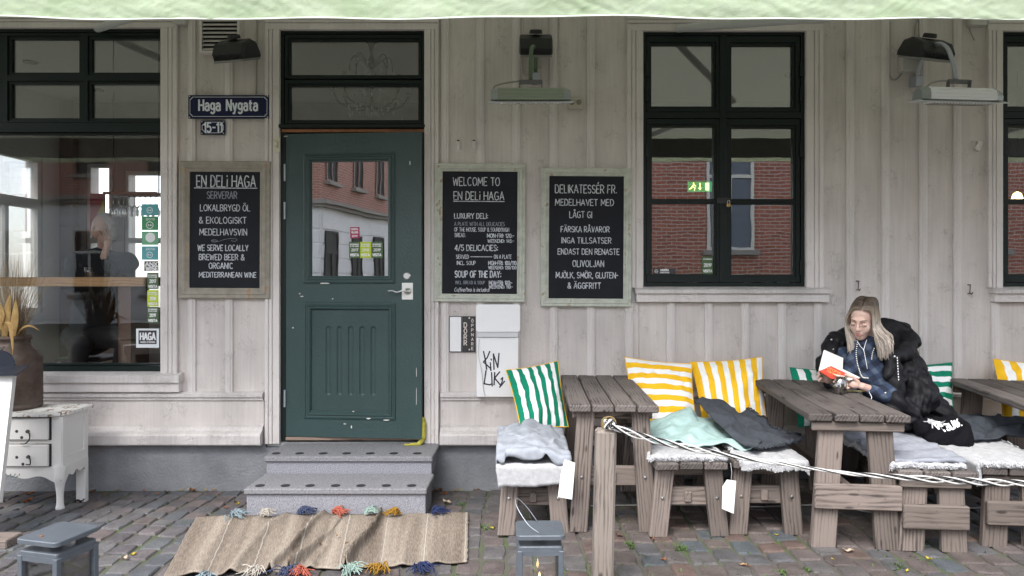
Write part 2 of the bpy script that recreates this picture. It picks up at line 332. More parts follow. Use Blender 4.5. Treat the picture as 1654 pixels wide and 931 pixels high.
# ---------------------------------------------------------------- stroke lettering
def _arc(cx, cy, rx, ry, a0, a1, n=8): return [(cx + rx * math.cos(R(a0 + (a1 - a0) * i / n)), cy + ry * math.sin(R(a0 + (a1 - a0) * i / n))) for i in range(n + 1)]
G = {
 'A': (4, [[(0, 0), (2, 6), (4, 0)], [(.7, 2), (3.3, 2)]]), 'B': (3.4, [[(0, 0), (0, 6)] + _arc(1.6, 4.6, 1.5, 1.4, 90, -90) + [(0, 3.2)], [(0, 3.2)] + _arc(1.8, 1.6, 1.6, 1.6, 90, -90) + [(0, 0)]]),
 'C': (3.6, [_arc(2, 3, 2, 3, 50, 310, 12)]), 'D': (3.6, [[(0, 0), (0, 6)] + _arc(1.3, 3, 2.3, 3, 90, -90, 10) + [(0, 0)]]),
 'E': (3, [[(3, 6), (0, 6), (0, 0), (3, 0)], [(0, 3), (2.4, 3)]]), 'F': (3, [[(3, 6), (0, 6), (0, 0)], [(0, 3), (2.4, 3)]]),
 'G': (3.8, [_arc(2, 3, 2, 3, 50, 290, 12) + [(3.7, .6), (3.7, 2.7), (2.3, 2.7)]]), 'H': (3.6, [[(0, 0), (0, 6)], [(3.6, 0), (3.6, 6)], [(0, 3), (3.6, 3)]]),
 'I': (.4, [[(.2, 0), (.2, 6)]]), 'i': (.6, [[(.3, 0), (.3, 4)], [(.3, 5.4), (.3, 6)]]), 'J': (2.6, [[(2.6, 6), (2.6, 1.6)] + _arc(1.3, 1.6, 1.3, 1.6, 0, -160)]),
 'K': (3.4, [[(0, 0), (0, 6)], [(3.3, 6), (0, 2.4)], [(1.1, 3.6), (3.4, 0)]]), 'L': (2.8, [[(0, 6), (0, 0), (2.8, 0)]]),
 'M': (4.6, [[(0, 0), (.3, 6), (2.3, 1.6), (4.3, 6), (4.6, 0)]]), 'N': (3.6, [[(0, 0), (0, 6), (3.6, 0), (3.6, 6)]]),
 'O': (4, [_arc(2, 3, 2, 3, 90, 450, 16)]), 'P': (3.2, [[(0, 0), (0, 6)] + _arc(1.5, 4.4, 1.7, 1.6, 90, -90) + [(0, 2.8)]]),
 'Q': (4, [_arc(2, 3, 2, 3, 90, 450, 16), [(2.4, 1.4), (4, -.4)]]), 'R': (3.4, [[(0, 0), (0, 6)] + _arc(1.5, 4.4, 1.7, 1.6, 90, -90) + [(0, 2.8)], [(1.3, 2.8), (3.4, 0)]]),
 'S': (3.2, [_arc(1.6, 4.5, 1.5, 1.5, 30, 270, 9) + _arc(1.6, 1.5, 1.6, 1.5, 90, -150, 9)[1:]]), 'T': (3.4, [[(0, 6), (3.4, 6)], [(1.7, 6), (1.7, 0)]]),
 'U': (3.6, [[(0, 6), (0, 1.8)] + _arc(1.8, 1.8, 1.8, 1.8, 180, 360)[1:] + [(3.6, 6)]]), 'V': (3.6, [[(0, 6), (1.8, 0), (3.6, 6)]]),
 'W': (5, [[(0, 6), (1.2, 0), (2.5, 5), (3.8, 0), (5, 6)]]), 'X': (3.4, [[(0, 0), (3.4, 6)], [(0, 6), (3.4, 0)]]), 'Y': (3.4, [[(0, 6), (1.7, 3), (3.4, 6)], [(1.7, 3), (1.7, 0)]]),
 'Z': (3.2, [[(0, 6), (3.2, 6), (0, 0), (3.2, 0)]]), '0': (3.2, [_arc(1.6, 3, 1.6, 3, 90, 450, 14)]), '1': (1.4, [[(0, 4.6), (1.3, 6), (1.3, 0)]]),
 '2': (3, [_arc(1.5, 4.5, 1.5, 1.5, 170, -40, 8) + [(0, 0), (3, 0)]]), '3': (3, [_arc(1.4, 4.5, 1.4, 1.5, 150, -80, 8) + _arc(1.4, 1.6, 1.6, 1.6, 80, -150, 8)]),
 '4': (3.2, [[(2.4, 0), (2.4, 6), (0, 1.8), (3.2, 1.8)]]), '5': (3, [[(2.8, 6), (.3, 6), (.1, 3.2)] + _arc(1.3, 1.9, 1.6, 1.9, 110, -150, 9)]),
 '6': (3.2, [[(2.6, 6), (.3, 2.6)], _arc(1.6, 1.7, 1.5, 1.7, 90, 450, 12)]), '7': (3, [[(0, 6), (3, 6), (1, 0)]]),
 '8': (3.2, [_arc(1.6, 4.5, 1.3, 1.5, 90, 450, 12), _arc(1.6, 1.5, 1.6, 1.5, 90, 450, 12)]), '9': (3.2, [_arc(1.6, 4.3, 1.5, 1.7, 90, 450, 12), [(3.1, 4.2), (1, 0)]]),
 '&': (4, [[(4, 0), (.9, 4.3)] + _arc(1.7, 4.9, .9, 1.1, 200, -20, 8) + [(.4, 2.2)] + _arc(1.6, 1.4, 1.5, 1.4, 150, 300, 6) + [(3.8, 2.6)]]),
 '-': (2, [[(0, 3), (2, 3)]]), '.': (.5, [[(.2, 0), (.2, .5)]]), ',': (.6, [[(.5, .5), (.1, -1)]]), ';': (.6, [[(.5, .5), (.1, -1)], [(.4, 3.4), (.4, 4)]]), ':': (.5, [[(.2, .6), (.2, 1.2)], [(.2, 3.4), (.2, 4)]]),
 '/': (2.6, [[(0, -.4), (2.6, 6.4)]]), '!': (.5, [[(.3, 6), (.2, 1.8)], [(.2, 0), (.2, .5)]]), '~': (14, [[(0, 2.6)] + _arc(1.6, 2, 1.6, 1.5, 200, 520, 10) + [(3.6, 1.2), (7, 3.8), (10.4, 5)] + _arc(12.2, 3.2, 1.6, 1.6, 110, -170, 10)]),
 'h': (3, [[(0, 6), (0, 0)], [(0, 2.6)] + _arc(1.5, 2.7, 1.5, 1.5, 180, 0)[1:] + [(3, 0)]]), 'a': (3, [_arc(1.5, 2.8, 1.4, 1.4, 150, 0, 6) + [(2.9, 0)], [(2.9, 2.5), (1.4, 2.5)] + _arc(1.3, 1.25, 1.25, 1.25, 90, 270, 8) + [(2.0, 0), (2.9, 1)]]),
 'g': (3, [_arc(1.5, 2.4, 1.45, 1.75, 0, 360, 14), [(2.95, 4.1), (2.95, -.4)] + _arc(1.5, -.4, 1.45, 1.2, 0, -150, 7)[1:]]), 'y': (2.9, [[(0, 4.1), (1.5, .2)], [(2.9, 4.1), (1.2, -1.6), (.2, -1.6)]]),
 't': (2, [[(.8, 5.6), (.8, .9)] + _arc(1.6, .9, .8, .8, 180, 290, 5)[1:], [(0, 4.1), (2, 4.1)]]), 'e': (2.8, [[(.1, 2.1), (2.7, 2.1)] + _arc(1.4, 2.1, 1.35, 2, 0, 310, 12)[1:]]),
 'o': (2.8, [_arc(1.4, 2.05, 1.4, 2, 90, 450, 12)]), 'f': (1.8, [[(.7, -1), (.7, 4.8)] + _arc(1.4, 4.8, .7, 1.1, 180, 60, 5)[1:], [(0, 3.6), (1.7, 3.6)]]), 's': (2.3, [_arc(1.2, 3, 1.05, 1, 30, 270, 7) + _arc(1.2, 1, 1.1, 1, 90, -150, 7)[1:]]),
 'n': (2.7, [[(0, 4), (0, 0)], [(0, 2.6)] + _arc(1.35, 2.7, 1.35, 1.4, 180, 0)[1:] + [(2.7, 0)]]), 'c': (2.5, [_arc(1.4, 2, 1.4, 2, 45, 315, 10)]), 'l': (.5, [[(.2, 6), (.2, 0)]]),
 'u': (2.7, [[(0, 4), (0, 1.3)] + _arc(1.35, 1.3, 1.35, 1.3, 180, 360)[1:] + [(2.7, 4)], [(2.7, 1.3), (2.7, 0)]]), 'd': (2.8, [_arc(1.4, 2, 1.4, 2, 0, 360, 12), [(2.8, 6), (2.8, 0)]]), 'k': (2.6, [[(0, 6), (0, 0)], [(2.4, 4), (0, 1.6)], [(.9, 2.4), (2.6, 0)]]),
 'r': (1.8, [[(0, 4), (0, 0)], [(0, 2.6)] + _arc(1.2, 2.6, 1.2, 1.4, 180, 60)[1:]]), 'v': (2.4, [[(0, 4), (1.2, 0), (2.4, 4)]]), 'm': (4.2, [[(0, 4), (0, 0)], [(0, 2.8)] + _arc(1.05, 2.9, 1.05, 1.1, 180, 0)[1:] + [(2.1, 0)], [(2.1, 2.8)] + _arc(3.15, 2.9, 1.05, 1.1, 180, 0)[1:] + [(4.2, 0)]]),
 'p': (2.8, [[(0, 4), (0, -1.8)], _arc(1.4, 2, 1.4, 2, 0, 360, 12)]),
}
for a_, b_ in (('Ö', 'O'), ('Ä', 'A')): G[a_] = (G[b_][0], G[b_][1] + [[(G[b_][0] * .28, 7.2), (G[b_][0] * .28, 7.6)], [(G[b_][0] * .72, 7.2), (G[b_][0] * .72, 7.6)]])
G['Å'] = (4, G['A'][1] + [_arc(2, 7.3, .6, .6, 0, 360, 8)]); G['É'] = (3, G['E'][1] + [[(1.2, 6.9), (2.2, 8.1)]])
def text_strokes(txt, gap=1.25, space=2.6):
    x = 0; out = []
    for ch in txt:
        if ch == ' ': x += space; continue
        wd, st = G[ch]
        out += [[(x + a, b) for a, b in s] for s in st]; x += wd + gap
    return out, max(.1, x - gap)
def write(mb, txt, x0, x1, z0, z1, y, wt=.1, jit=0.0, slant=0.0, gap=1.25, space=2.6, xf=None):
    """write txt between x0..x1 (None: natural width from x0), baseline z0, cap height z1, on plane y"""
    st, W = text_strokes(txt, gap, space); h = (z1 - z0) / 6; kx = (x1 - x0) / W if x1 is not None else h * .62
    wd = wt * (z1 - z0) / 2; k = 0
    jr = random.Random(txt)
    for s in st:
        pts = [(x0 + (a + slant * b) * kx + jr.uniform(-jit, jit) * h, z0 + b * h + jr.uniform(-jit, jit) * h) for a, b in s]
        for (ax, az), (bx, bz) in zip(pts, pts[1:]):
            dx, dz = bx - ax, bz - az; L = math.hypot(dx, dz) or 1e-6; nx, nz = -dz / L * wd, dx / L * wd; ex, ez = dx / L * wd * .5, dz / L * wd * .5
            yy = y - .00002 * k; k = (k + 1) % 25
            q = [(ax - ex + nx, yy, az - ez + nz), (bx + ex + nx, yy, bz + ez + nz), (bx + ex - nx, yy, bz + ez - nz), (ax - ex - nx, yy, az - ez - nz)]
            if xf: q = [xf(p) for p in q]
            mb.add(q, [(3, 2, 1, 0)])
    return mb
# ================================================================ materials of the place
M_board = wall_paint('wall_paint', (.63, .58, .55), .22, 1.0)
M_trim = wall_paint('trim_paint', (.66, .615, .595), .15, .4)
M_sillp = wall_paint('moulding_paint', (.62, .58, .565), .3, .8)
M_stucco = mat('plinth_stucco', (.25, .257, .275), rough=.9, col2=(.145, .15, .16), nscale=2.5, bump=2.2, bscale=55)
M_green = mat('window_green', (.004, .011, .010), rough=.45, spec=.3, noise=.25, nscale=5, bump=.4, bscale=30)
M_dgreen = mat('door_green', (.032, .064, .063), rough=.42, noise=.16, nscale=3, bump=.5, bscale=60)
M_gran = mat('granite', (.36, .36, .39), rough=.75, col2=(.10, .10, .12), nscale=170, bump=.3, bscale=150)
M_granw = mat('granite_worn', (.27, .27, .285), rough=.75, spec=.25, col2=(.13, .13, .14), nscale=90, bump=.3, bscale=150)
M_glass = glass('window_glass', .13)
M_dglass = glass('door_glass', .42)
M_wwood = wood('weathered_wood', (.185, .152, .134), (.058, .047, .042))
M_twood = wood('table_top_wood', (.125, .108, .10), (.028, .024, .023), rough=.7, vary=.32)
M_lwood = wood('lighter_wood', (.23, .165, .13), (.09, .06, .045))
M_int_light = mat('ceiling_paint', (.66, .66, .6), rough=.9)
M_int_dark = mat('room_brown', (.30, .26, .23), rough=.7, noise=.3, nscale=2)
M_int_white = mat('room_white', (.62, .62, .6), rough=.8)
M_steel = mat('brushed_steel', (.62, .62, .62), rough=.28, metal=1)
M_galv = mat('galvanised', (.42, .45, .50), rough=.45, metal=.6, noise=.15, nscale=12)
M_black = mat('black_plastic', (.02, .02, .022), rough=.5)
M_white = mat('white_enamel', (.82, .82, .83), rough=.3, noise=.04, nscale=6)
M_cable = mat('cable_grey', (.30, .30, .28), rough=.6)

# ================================================================ ground and setts
def gsheet():
    xs = [-60, -30, -14, -8] + [-6 + .5 * i for i in range(27)] + [9, 14, 30, 60]
    ys = [30, 12, 6, 4.5, 1, .1, 0, -.3, -.6, -.9, -1.2, -1.6, -2, -2.5, -3.2, -4, -5, -7, -12, -25, -50]
    v = [(x, y, ground(x, y) - .0095) for y in ys for x in xs]; n = len(xs)
    f = [(j * n + i, (j + 1) * n + i, (j + 1) * n + i + 1, j * n + i + 1) for j in range(len(ys) - 1) for i in range(n - 1)]
    return pymesh('ground', v, f)
mg = mat('joint_earth', (.07, .063, .056), rough=.95, bump=1.5, bscale=80)
n_, l_, b_ = nodes(mg)
g_ = n_.new('ShaderNodeNewGeometry'); t_ = n_.new('ShaderNodeTexNoise'); t_.inputs['Scale'].default_value = 2.6; t_.inputs['Detail'].default_value = 8; l_.new(g_.outputs['Position'], t_.inputs['Vector'])
r_ = n_.new('ShaderNodeValToRGB'); r_.color_ramp.elements[0].position = .44; r_.color_ramp.elements[0].color = (.085, .075, .066, 1); r_.color_ramp.elements[1].position = .64; r_.color_ramp.elements[1].color = (.062, .09, .032, 1)
l_.new(t_.outputs['Fac'], r_.inputs[0]); l_.new(r_.outputs[0], b_.inputs['Base Color'])
ground_o = struct('ground', gsheet(), mg)

ms = mat('sett_stone', (.2, .19, .19), rough=.72, spec=.4)
n_, l_, b_ = nodes(ms)
g_ = n_.new('ShaderNodeNewGeometry'); oi = n_.new('ShaderNodeObjectInfo')
ad = n_.new('ShaderNodeMath'); ad.operation = 'ADD'; l_.new(g_.outputs['Random Per Island'], ad.inputs[0]); l_.new(oi.outputs['Random'], ad.inputs[1])
fr = n_.new('ShaderNodeMath'); fr.operation = 'FRACT'; l_.new(ad.outputs[0], fr.inputs[0])
rA = n_.new('ShaderNodeValToRGB'); rB = n_.new('ShaderNodeValToRGB')
def ramp(r, cols, const=True):
    r.color_ramp.interpolation = 'CONSTANT' if const else 'LINEAR'
    while len(r.color_ramp.elements) > 1: r.color_ramp.elements.remove(r.color_ramp.elements[0])
    for k, c in enumerate(cols):
        e = r.color_ramp.elements[0] if k == 0 else r.color_ramp.elements.new(k / len(cols))
        e.position = k / len(cols); e.color = (*c, 1)
ramp(rA, [(.19, .18, .19), (.15, .158, .175), (.20, .175, .18), (.22, .21, .215), (.16, .145, .155), (.17, .175, .185), (.21, .172, .17), (.18, .165, .175)])
ramp(rB, [(.17, .150, .145), (.195, .135, .115), (.155, .15, .155), (.18, .145, .13), (.13, .145, .16), (.19, .155, .145), (.16, .13, .12), (.18, .168, .165)])
l_.new(fr.outputs[0], rA.inputs[0]); l_.new(fr.outputs[0], rB.inputs[0])
sx = n_.new('ShaderNodeSeparateXYZ'); l_.new(g_.outputs['Position'], sx.inputs[0])
mr = n_.new('ShaderNodeMapRange'); mr.inputs['From Min'].default_value = -1.2; mr.inputs['From Max'].default_value = .6; l_.new(sx.outputs['X'], mr.inputs['Value'])
mx = n_.new('ShaderNodeMix'); mx.data_type = 'RGBA'; l_.new(mr.outputs[0], mx.inputs['Factor']); l_.new(rA.outputs[0], mx.inputs['A']); l_.new(rB.outputs[0], mx.inputs['B'])
sp = n_.new('ShaderNodeTexNoise'); sp.inputs['Scale'].default_value = 110; sp.inputs['Detail'].default_value = 4; sp.inputs['Roughness'].default_value = .8; l_.new(g_.outputs['Position'], sp.inputs['Vector'])
spm = n_.new('ShaderNodeMapRange'); spm.inputs['From Min'].default_value = .3; spm.inputs['From Max'].default_value = .72; spm.inputs['To Min'].default_value = .30; spm.inputs['To Max'].default_value = .80; l_.new(sp.outputs['Fac'], spm.inputs['Value'])
bl = n_.new('ShaderNodeTexNoise'); bl.inputs['Scale'].default_value = 9; bl.inputs['Detail'].default_value = 5; l_.new(g_.outputs['Position'], bl.inputs['Vector'])
blm = n_.new('ShaderNodeMapRange'); blm.inputs['From Min'].default_value = .3; blm.inputs['From Max'].default_value = .7; blm.inputs['To Min'].default_value = .75; blm.inputs['To Max'].default_value = 1.3; l_.new(bl.outputs['Fac'], blm.inputs['Value'])
pm = n_.new('ShaderNodeMath'); pm.operation = 'MULTIPLY'; l_.new(spm.outputs[0], pm.inputs[0]); l_.new(blm.outputs[0], pm.inputs[1])
m2 = n_.new('ShaderNodeMix'); m2.data_type = 'RGBA'; m2.blend_type = 'MULTIPLY'; m2.inputs['Factor'].default_value = 1; l_.new(mx.outputs['Result'], m2.inputs['A']); l_.new(pm.outputs[0], m2.inputs['B'])
l_.new(m2.outputs['Result'], b_.inputs['Base Color'])
bp = n_.new('ShaderNodeBump'); bp.inputs['Strength'].default_value = .8; bp.inputs['Distance'].default_value = .006
cb = n_.new('ShaderNodeMath'); cb.operation = 'MULTIPLY_ADD'; cb.inputs[1].default_value = 2.5; l_.new(bl.outputs['Fac'], cb.inputs[0]); l_.new(sp.outputs['Fac'], cb.inputs[2])
l_.new(cb.outputs[0], bp.inputs['Height']); l_.new(bp.outputs[0], b_.inputs['Normal'])

def sett_geo(r):
    """unit sett: 1 x 1 in plan, top at z=0"""
    base = [(-.5, -.5), (0, -.51), (.5, -.5), (.51, 0), (.5, .5), (0, .51), (-.5, .5), (-.51, 0)]
    ring = []
    for x, y in base:
        k = .93 if abs(x) > .4 and abs(y) > .4 else 1
        ring.append((x * k + r.uniform(-.04, .04), y * k + r.uniform(-.04, .04)))
    n = len(ring); v = [(x, y, -.03) for x, y in ring] + [(x * .985, y * .985, -.009 + r.uniform(-.002, .001)) for x, y in ring] + [(x * .87, y * .88, r.uniform(-.0025, .0015)) for x, y in ring] + [(r.uniform(-.2, .2), r.uniform(-.2, .2), r.uniform(-.002, .003))]
    f = [(j * n + i, j * n + (i + 1) % n, (j + 1) * n + (i + 1) % n, (j + 1) * n + i) for j in (0, 1) for i in range(n)] + [(2 * n + i, 2 * n + (i + 1) % n, 3 * n) for i in range(n)]
    return v, f
setts = []
x = -5.2
while x < 5.4:
    wd = rnd.uniform(.118, .15); y = -.005 - rnd.uniform(0, .08); wav = rnd.uniform(0, 6)
    while y > -3.4:
        ln = rnd.uniform(.125, .20); cx_, cy_ = x + wd / 2 + .012 * math.sin(y * 3 + wav * .2 + x), y - ln / 2
        setts.append((cx_, cy_, wd, ln)); y -= ln
    x += wd
def sett_rank(q):
    px = CX + q[0] * sc(q[1]); py = HY + (EYE - ground(q[0], q[1])) * sc(q[1])
    inside = -10 < px < 1664 and py < 940 and q[1] < -.06
    hid = (-1.95 < q[0] < -.55 and q[1] > -.66) or (-2.6 < q[0] < -.35 and -1.75 < q[1] < -1.0)
    return -(sc(q[1]) if inside and not hid else 0)
setts.sort(key=sett_rank)
var = []
for k in range(12):
    v, f = sett_geo(rnd); me = pymesh('stone', v, f); me.materials.append(ms); var.append((me, v, f))
stuff = MB()
JG = .0065
for i, (cx_, cy_, wd, ln) in enumerate(setts):
    me, v, f = var[rnd.randrange(12)]; a = rnd.uniform(-.05, .05); tx, ty = rnd.uniform(-.03, .03), rnd.uniform(-.03, .03); z = ground(cx_, cy_) + rnd.uniform(-.004, .005)
    Mt = Matrix.Translation((cx_, cy_, z)) @ Euler((tx, ty, a)).to_matrix().to_4x4() @ Matrix.Diagonal((wd - JG * 2, ln - JG * 2, 1, 1))
    if i < 300:
        o = bpy.data.objects.new('stone', me); C.objects.link(o); o.parent = ground_o; o.matrix_basis = Mt
    else: stuff.add(v, f, Mt)
stuff.build('paving_stones', ms, ground_o, kind='stuff')

# ================================================================ cafe building
bld = thing('cafe_building', 'old wooden cafe building clad in pale grey boards and battens with green joinery', 'building')
XL, XR, ZT = -6.1, 6.4, 4.3
OP = dict(lw=(WX(-125), WZ(600), WX(262), WZ(47)), door=(WX(453), WZ(714), WX(686), WZ(50)), rw=(WX(1038), WZ(463), WX(1300), WZ(52)), rw2=(WX(1616), WZ(463), WX(1878), WZ(52)))
b = MB().cells((XL, -.3, XR, ZT), list(OP.values()), .021, .22); b.build('wall', M_int_white, bld)
# the room inside
zc = 3.75; fl = .24
b = MB().box((XL, .22, zc), (XR, 5, zc + .1)); b.build('ceiling', M_int_light, bld)
b = MB().box((XL, .22, fl - .08), (XR, 5, fl)); b.build('floor', mat('room_floor', (.12, .085, .06), rough=.5), bld)
sw = [(1.3, 1.0, 2.45, 2.95), (2.6, 1.0, 3.85, 2.95)]
Mz = Matrix.Rotation(R(90), 4, 'Z')
b = MB().cells((.22, fl, 4.3, zc), sw, 0, .2); b.v = [(-5.9 - y, x, z) for x, y, z in b.v]; b.build('side_wall', M_int_white, bld)
bw = [(-5.62, 1.0, -5.28, 2.95), (-5.12, 1.0, -4.45, 2.85), (-4.25, 1.0, -3.5, 2.95)]  # last opening is an added window, out of view, to brighten the room
b = MB().cells((-5.9, fl, XR, zc), bw, 4.3, 4.45); b.build('back_wall', M_int_dark, bld)
MB().box((XR - .2, .22, fl), (XR, 4.3, zc)).build('side_wall', M_int_dark, bld)
MB().box((-.2, 1.7, fl), (-.1, 4.3, zc)).build('partition', M_int_light, bld)
M_roof = mat('roof_tile_red', (.25, .09, .06), rough=.8, noise=.3)
b = MB().prism([(-.35, ZT), (2.4, ZT + 1.9), (5.2, ZT), (5.2, ZT - .12), (-.35, ZT - .12)], XL - .2, XR + .2); b.v = [(y, x, z) for x, y, z in b.v]; fixn(b.build('roof', M_roof, bld))
MB().cells((XL, -.3, XR, ZT - .15), bw, 4.451, 4.6).build('rear_wall', M_board, bld)
for x0, x1 in ((XL, -5.9),): 
    b = MB().cells((.22, -.3, 4.45, ZT - .13), sw, 0, .02); b.v = [(XL - y, x, z) for x, y, z in b.v]; b.build('gable_wall', M_board, bld)
M_frame_w = mat('white_joinery', (.6, .6, .56), rough=.5); M_brownj = mat('brown_joinery', (.16, .085, .055), rough=.5)
for (y0, z0, y1, z1) in sw:
    b = MB().cells((y0, z0, y1, z1), [(y0 + .07, z0 + .07, (y0 + y1) / 2 - .03, 2.3), ((y0 + y1) / 2 + .03, z0 + .07, y1 - .07, 2.3), (y0 + .07, 2.42, y1 - .07, z1 - .07)], .02, .1)
    b.v = [(-5.9 - y, x, z) for x, y, z in b.v]; f = b.build('window', M_frame_w, bld)
    MB().box((-5.965, y0 + .05, z0 + .05), (-5.961, y1 - .05, z1 - .05)).build('pane', MATS.get('clear_pane') or glass('clear_pane', .02), f)
for (x0, z0, x1, z1) in bw:
    f = MB().cells((x0, z0, x1, z1), [(x0 + .05, z0 + .05, x1 - .05, 1.9), (x0 + .05, 1.97, x1 - .05, z1 - .05)], 4.32, 4.4).build('window', M_frame_w, bld)
MB().box((-5.9, 4.18, fl), (-5.72, 4.3, zc)).build('post', M_brownj, bld)
for py, px in ((100, 50), (145, 158), (180, 240), (121, 1277)):
    s = (HY - py) / (zc - EYE); d = FPX / s; xx = (px - CX) / s
    MB().lathe([(.075, 0), (.07, -.012), (.05, -.014), (.045, -.004)], 20, Matrix.Translation((xx, d - DW, zc - .001))).build('ceiling_spot', mat('spot_trim', (.12, .11, .1), rough=.5), bld, smooth=True)
# the wooden window counter, seen through the left window
b = MB().box((-5.5, .55, 1.375), (WX(238, .6), .98, 1.45), c=.006); b.build('window_counter', wood('counter_wood', (.62, .38, .19), (.40, .22, .10), vary=0), bld)
MB().box((-3.2, .6, fl), (-3.1, .9, 1.375)).build('counter_leg', M_brownj, bld)

# ---- boards, battens
ZR = WZ(634)          # top of the rail
battens_low = [311, 371, 719, 776, 834, 894, 954, 1016, 1083, 1144, 1203, 1262, 1320, 1372, 1429, 1490, 1545, 1606, 1665, 1725, 1785, 1845, 1905, 1965, 2025, 2085]
def board(x0, z0, x1, z1):
    o = MB().box((x0 + .0012, rnd.uniform(-.002, .0015), z0), (x1 - .0012, .0205, z1), c=.0015).build('board', M_board, bld); return o
def batten(px, z0, z1, wd=.058):
    x = WX(px); h = wd / 2; b = MB()
    v = []; 
    prof = [(-h, 0), (-h, -.014), (-h + .006, -.02), (-h + .016, -.021), (-h + .020, -.026), (h - .018, -.026), (h - .014, -.021), (h - .004, -.02), (h, -.014), (h, 0)]
    for z in (z0, z1): v += [(x + a + rnd.uniform(-.0006, .0006), c_ - .0, z) for a, c_ in prof]
    n = len(prof); f = [(i, i + 1, n + i + 1, n + i) for i in range(n - 1)] + [tuple(range(n, 2 * n)), tuple(range(n))[::-1]]
    b.add(v, f); b.build('batten', M_trim, bld)
# vertical runs
edges_left = [WX(289), WX(311), WX(371), WX(430)]
for x0, x1 in zip(edges_left, edges_left[1:]): board(x0, ZR, x1, ZT - .2)
for px in (311, 371): batten(px, ZR, ZT - .2)
er = [WX(p) for p in [708, 719, 776, 834, 894, 954, 1016]]
for x0, x1 in zip(er, er[1:]): board(x0, ZR, x1, ZT - .2)
for px in (719, 776, 834, 894, 954): batten(px, ZR, ZT - .2)
board(WX(1016), ZR, WX(1032), WZ(490)); 
batten(1016, ZR, WZ(490)); 
lowp = [1016, 1083, 1144, 1203, 1262, 1320]
for a, c_ in zip(lowp, lowp[1:]): board(WX(a) + (.0 if a != 1016 else WX(1032) - WX(1016)), ZR, WX(c_), WZ(489))
for px in lowp[1:]: batten(px, ZR, WZ(489))
rp_ = [1320, 1372, 1429, 1490, 1545, 1606]
for a, c_ in zip(rp_, rp_[1:]): board(WX(a), ZR if a != 1320 else ZR, WX(c_), ZT - .2 if a != 1545 else ZT - .2) if a != 1320 else board(WX(1325), ZR, WX(1372), ZT - .2)
board(WX(1320), ZR, WX(1325), WZ(489))
for px in (1372, 1429, 1490, 1545): batten(px, ZR, ZT - .2)
lp2 = [1606, 1665, 1725, 1785, 1845, 1905]
for a, c_ in zip(lp2, lp2[1:]): board(WX(a), ZR, WX(c_), WZ(489))
for px in lp2: batten(px, ZR, WZ(489))
rp3 = [1905, 1965, 2025, 2085, 2145, 2241]
for a, c_ in zip(rp3, rp3[1:]): board(WX(a), ZR, WX(c_), ZT - .2); batten(c_, ZR, ZT - .2)
# above the openings and left of the left window
def over(p0, p1, z=30): 
    n = max(1, round((p1 - p0) / 60)); q = [WX(p0 + (p1 - p0) * i / n) for i in range(n + 1)]
    for a, c_ in zip(q, q[1:]): board(a, WZ(z), c_, ZT - .2)
over(1016, 1325); over(1606, 1905); over(430, 708); over(-150, 289)
ql = [XL + i * (WX(-150) - XL) / 7 for i in range(8)]
for a, c_ in zip(ql, ql[1:]): board(a, ZR, c_, ZT - .2)

# ---- casings (moulded: three steps)
def casing_v(x0, x1, z0, z1, outer):   # outer = -1 left side of casing is the outer edge
    b = MB(); w_ = x1 - x0
    st = [(0, .24, .036), (.24, .30, .028), (.30, .5, .033), (.5, .56, .024), (.56, 1, .030)]
    if outer > 0: st = [(1 - c_, 1 - a, d) for a, c_, d in st]
    for a, c_, d in st: b.box((x0 + a * w_, -d, z0), (x0 + c_ * w_, .012, z1), c=.002)
    b.build('casing', M_trim, bld)
def casing_h(x0, x1, z0, z1):
    b = MB(); h = z1 - z0
    for a, c_, d in [(0, .45, .0295), (.45, .52, .024), (.52, .72, .0325), (.72, .78, .028), (.78, 1, .0355)]: b.box((x0, -d, z0 + a * h), (x1, .012, z0 + c_ * h), c=.002)
    b.build('casing', M_trim, bld)
ztc = WZ(28)
casing_v(WX(262), WX(289), WZ(603), WZ(47), 1); casing_h(WX(-150), WX(289), WZ(47), ztc)
casing_v(WX(-150), WX(-125), WZ(603), WZ(47), -1)
casing_v(WX(430), WX(453), WZ(716), WZ(50), -1); casing_v(WX(686), WX(709), WZ(718), WZ(50), 1); casing_h(WX(430), WX(709), WZ(50), ztc)
casing_v(WX(1012), WX(1038), WZ(465), WZ(52), -1); casing_v(WX(1300), WX(1327), WZ(465), WZ(52), 1); casing_h(WX(1012), WX(1327), WZ(52), ztc)
casing_v(WX(1592), WX(1616), WZ(465), WZ(52), -1); casing_v(WX(1878), WX(1905), WZ(465), WZ(52), 1); casing_h(WX(1592), WX(1905), WZ(52), ztc)
# ---- sills
def sill(p0, p1, y0, y1, y2):
    b = MB().prism([(-.085, WZ(y0) - .012), (.03, WZ(y0) + .012), (.03, WZ(y1)), (-.085, WZ(y1))], WX(p0), WX(p1)); b.v = [(y, x, z) for x, y, z in b.v]
    o = b.build('sill', M_sillp, bld); fixn(o)
    MB().box((WX(p0) + .01, -.062, WZ(y2)), (WX(p1) - .01, .012, WZ(y1) - .001), c=.004).build('apron', M_trim, bld)
sill(-160, 297, 602, 616, 632); sill(1024, 1336, 465, 474, 488); sill(1596, 1914, 465, 474, 488)
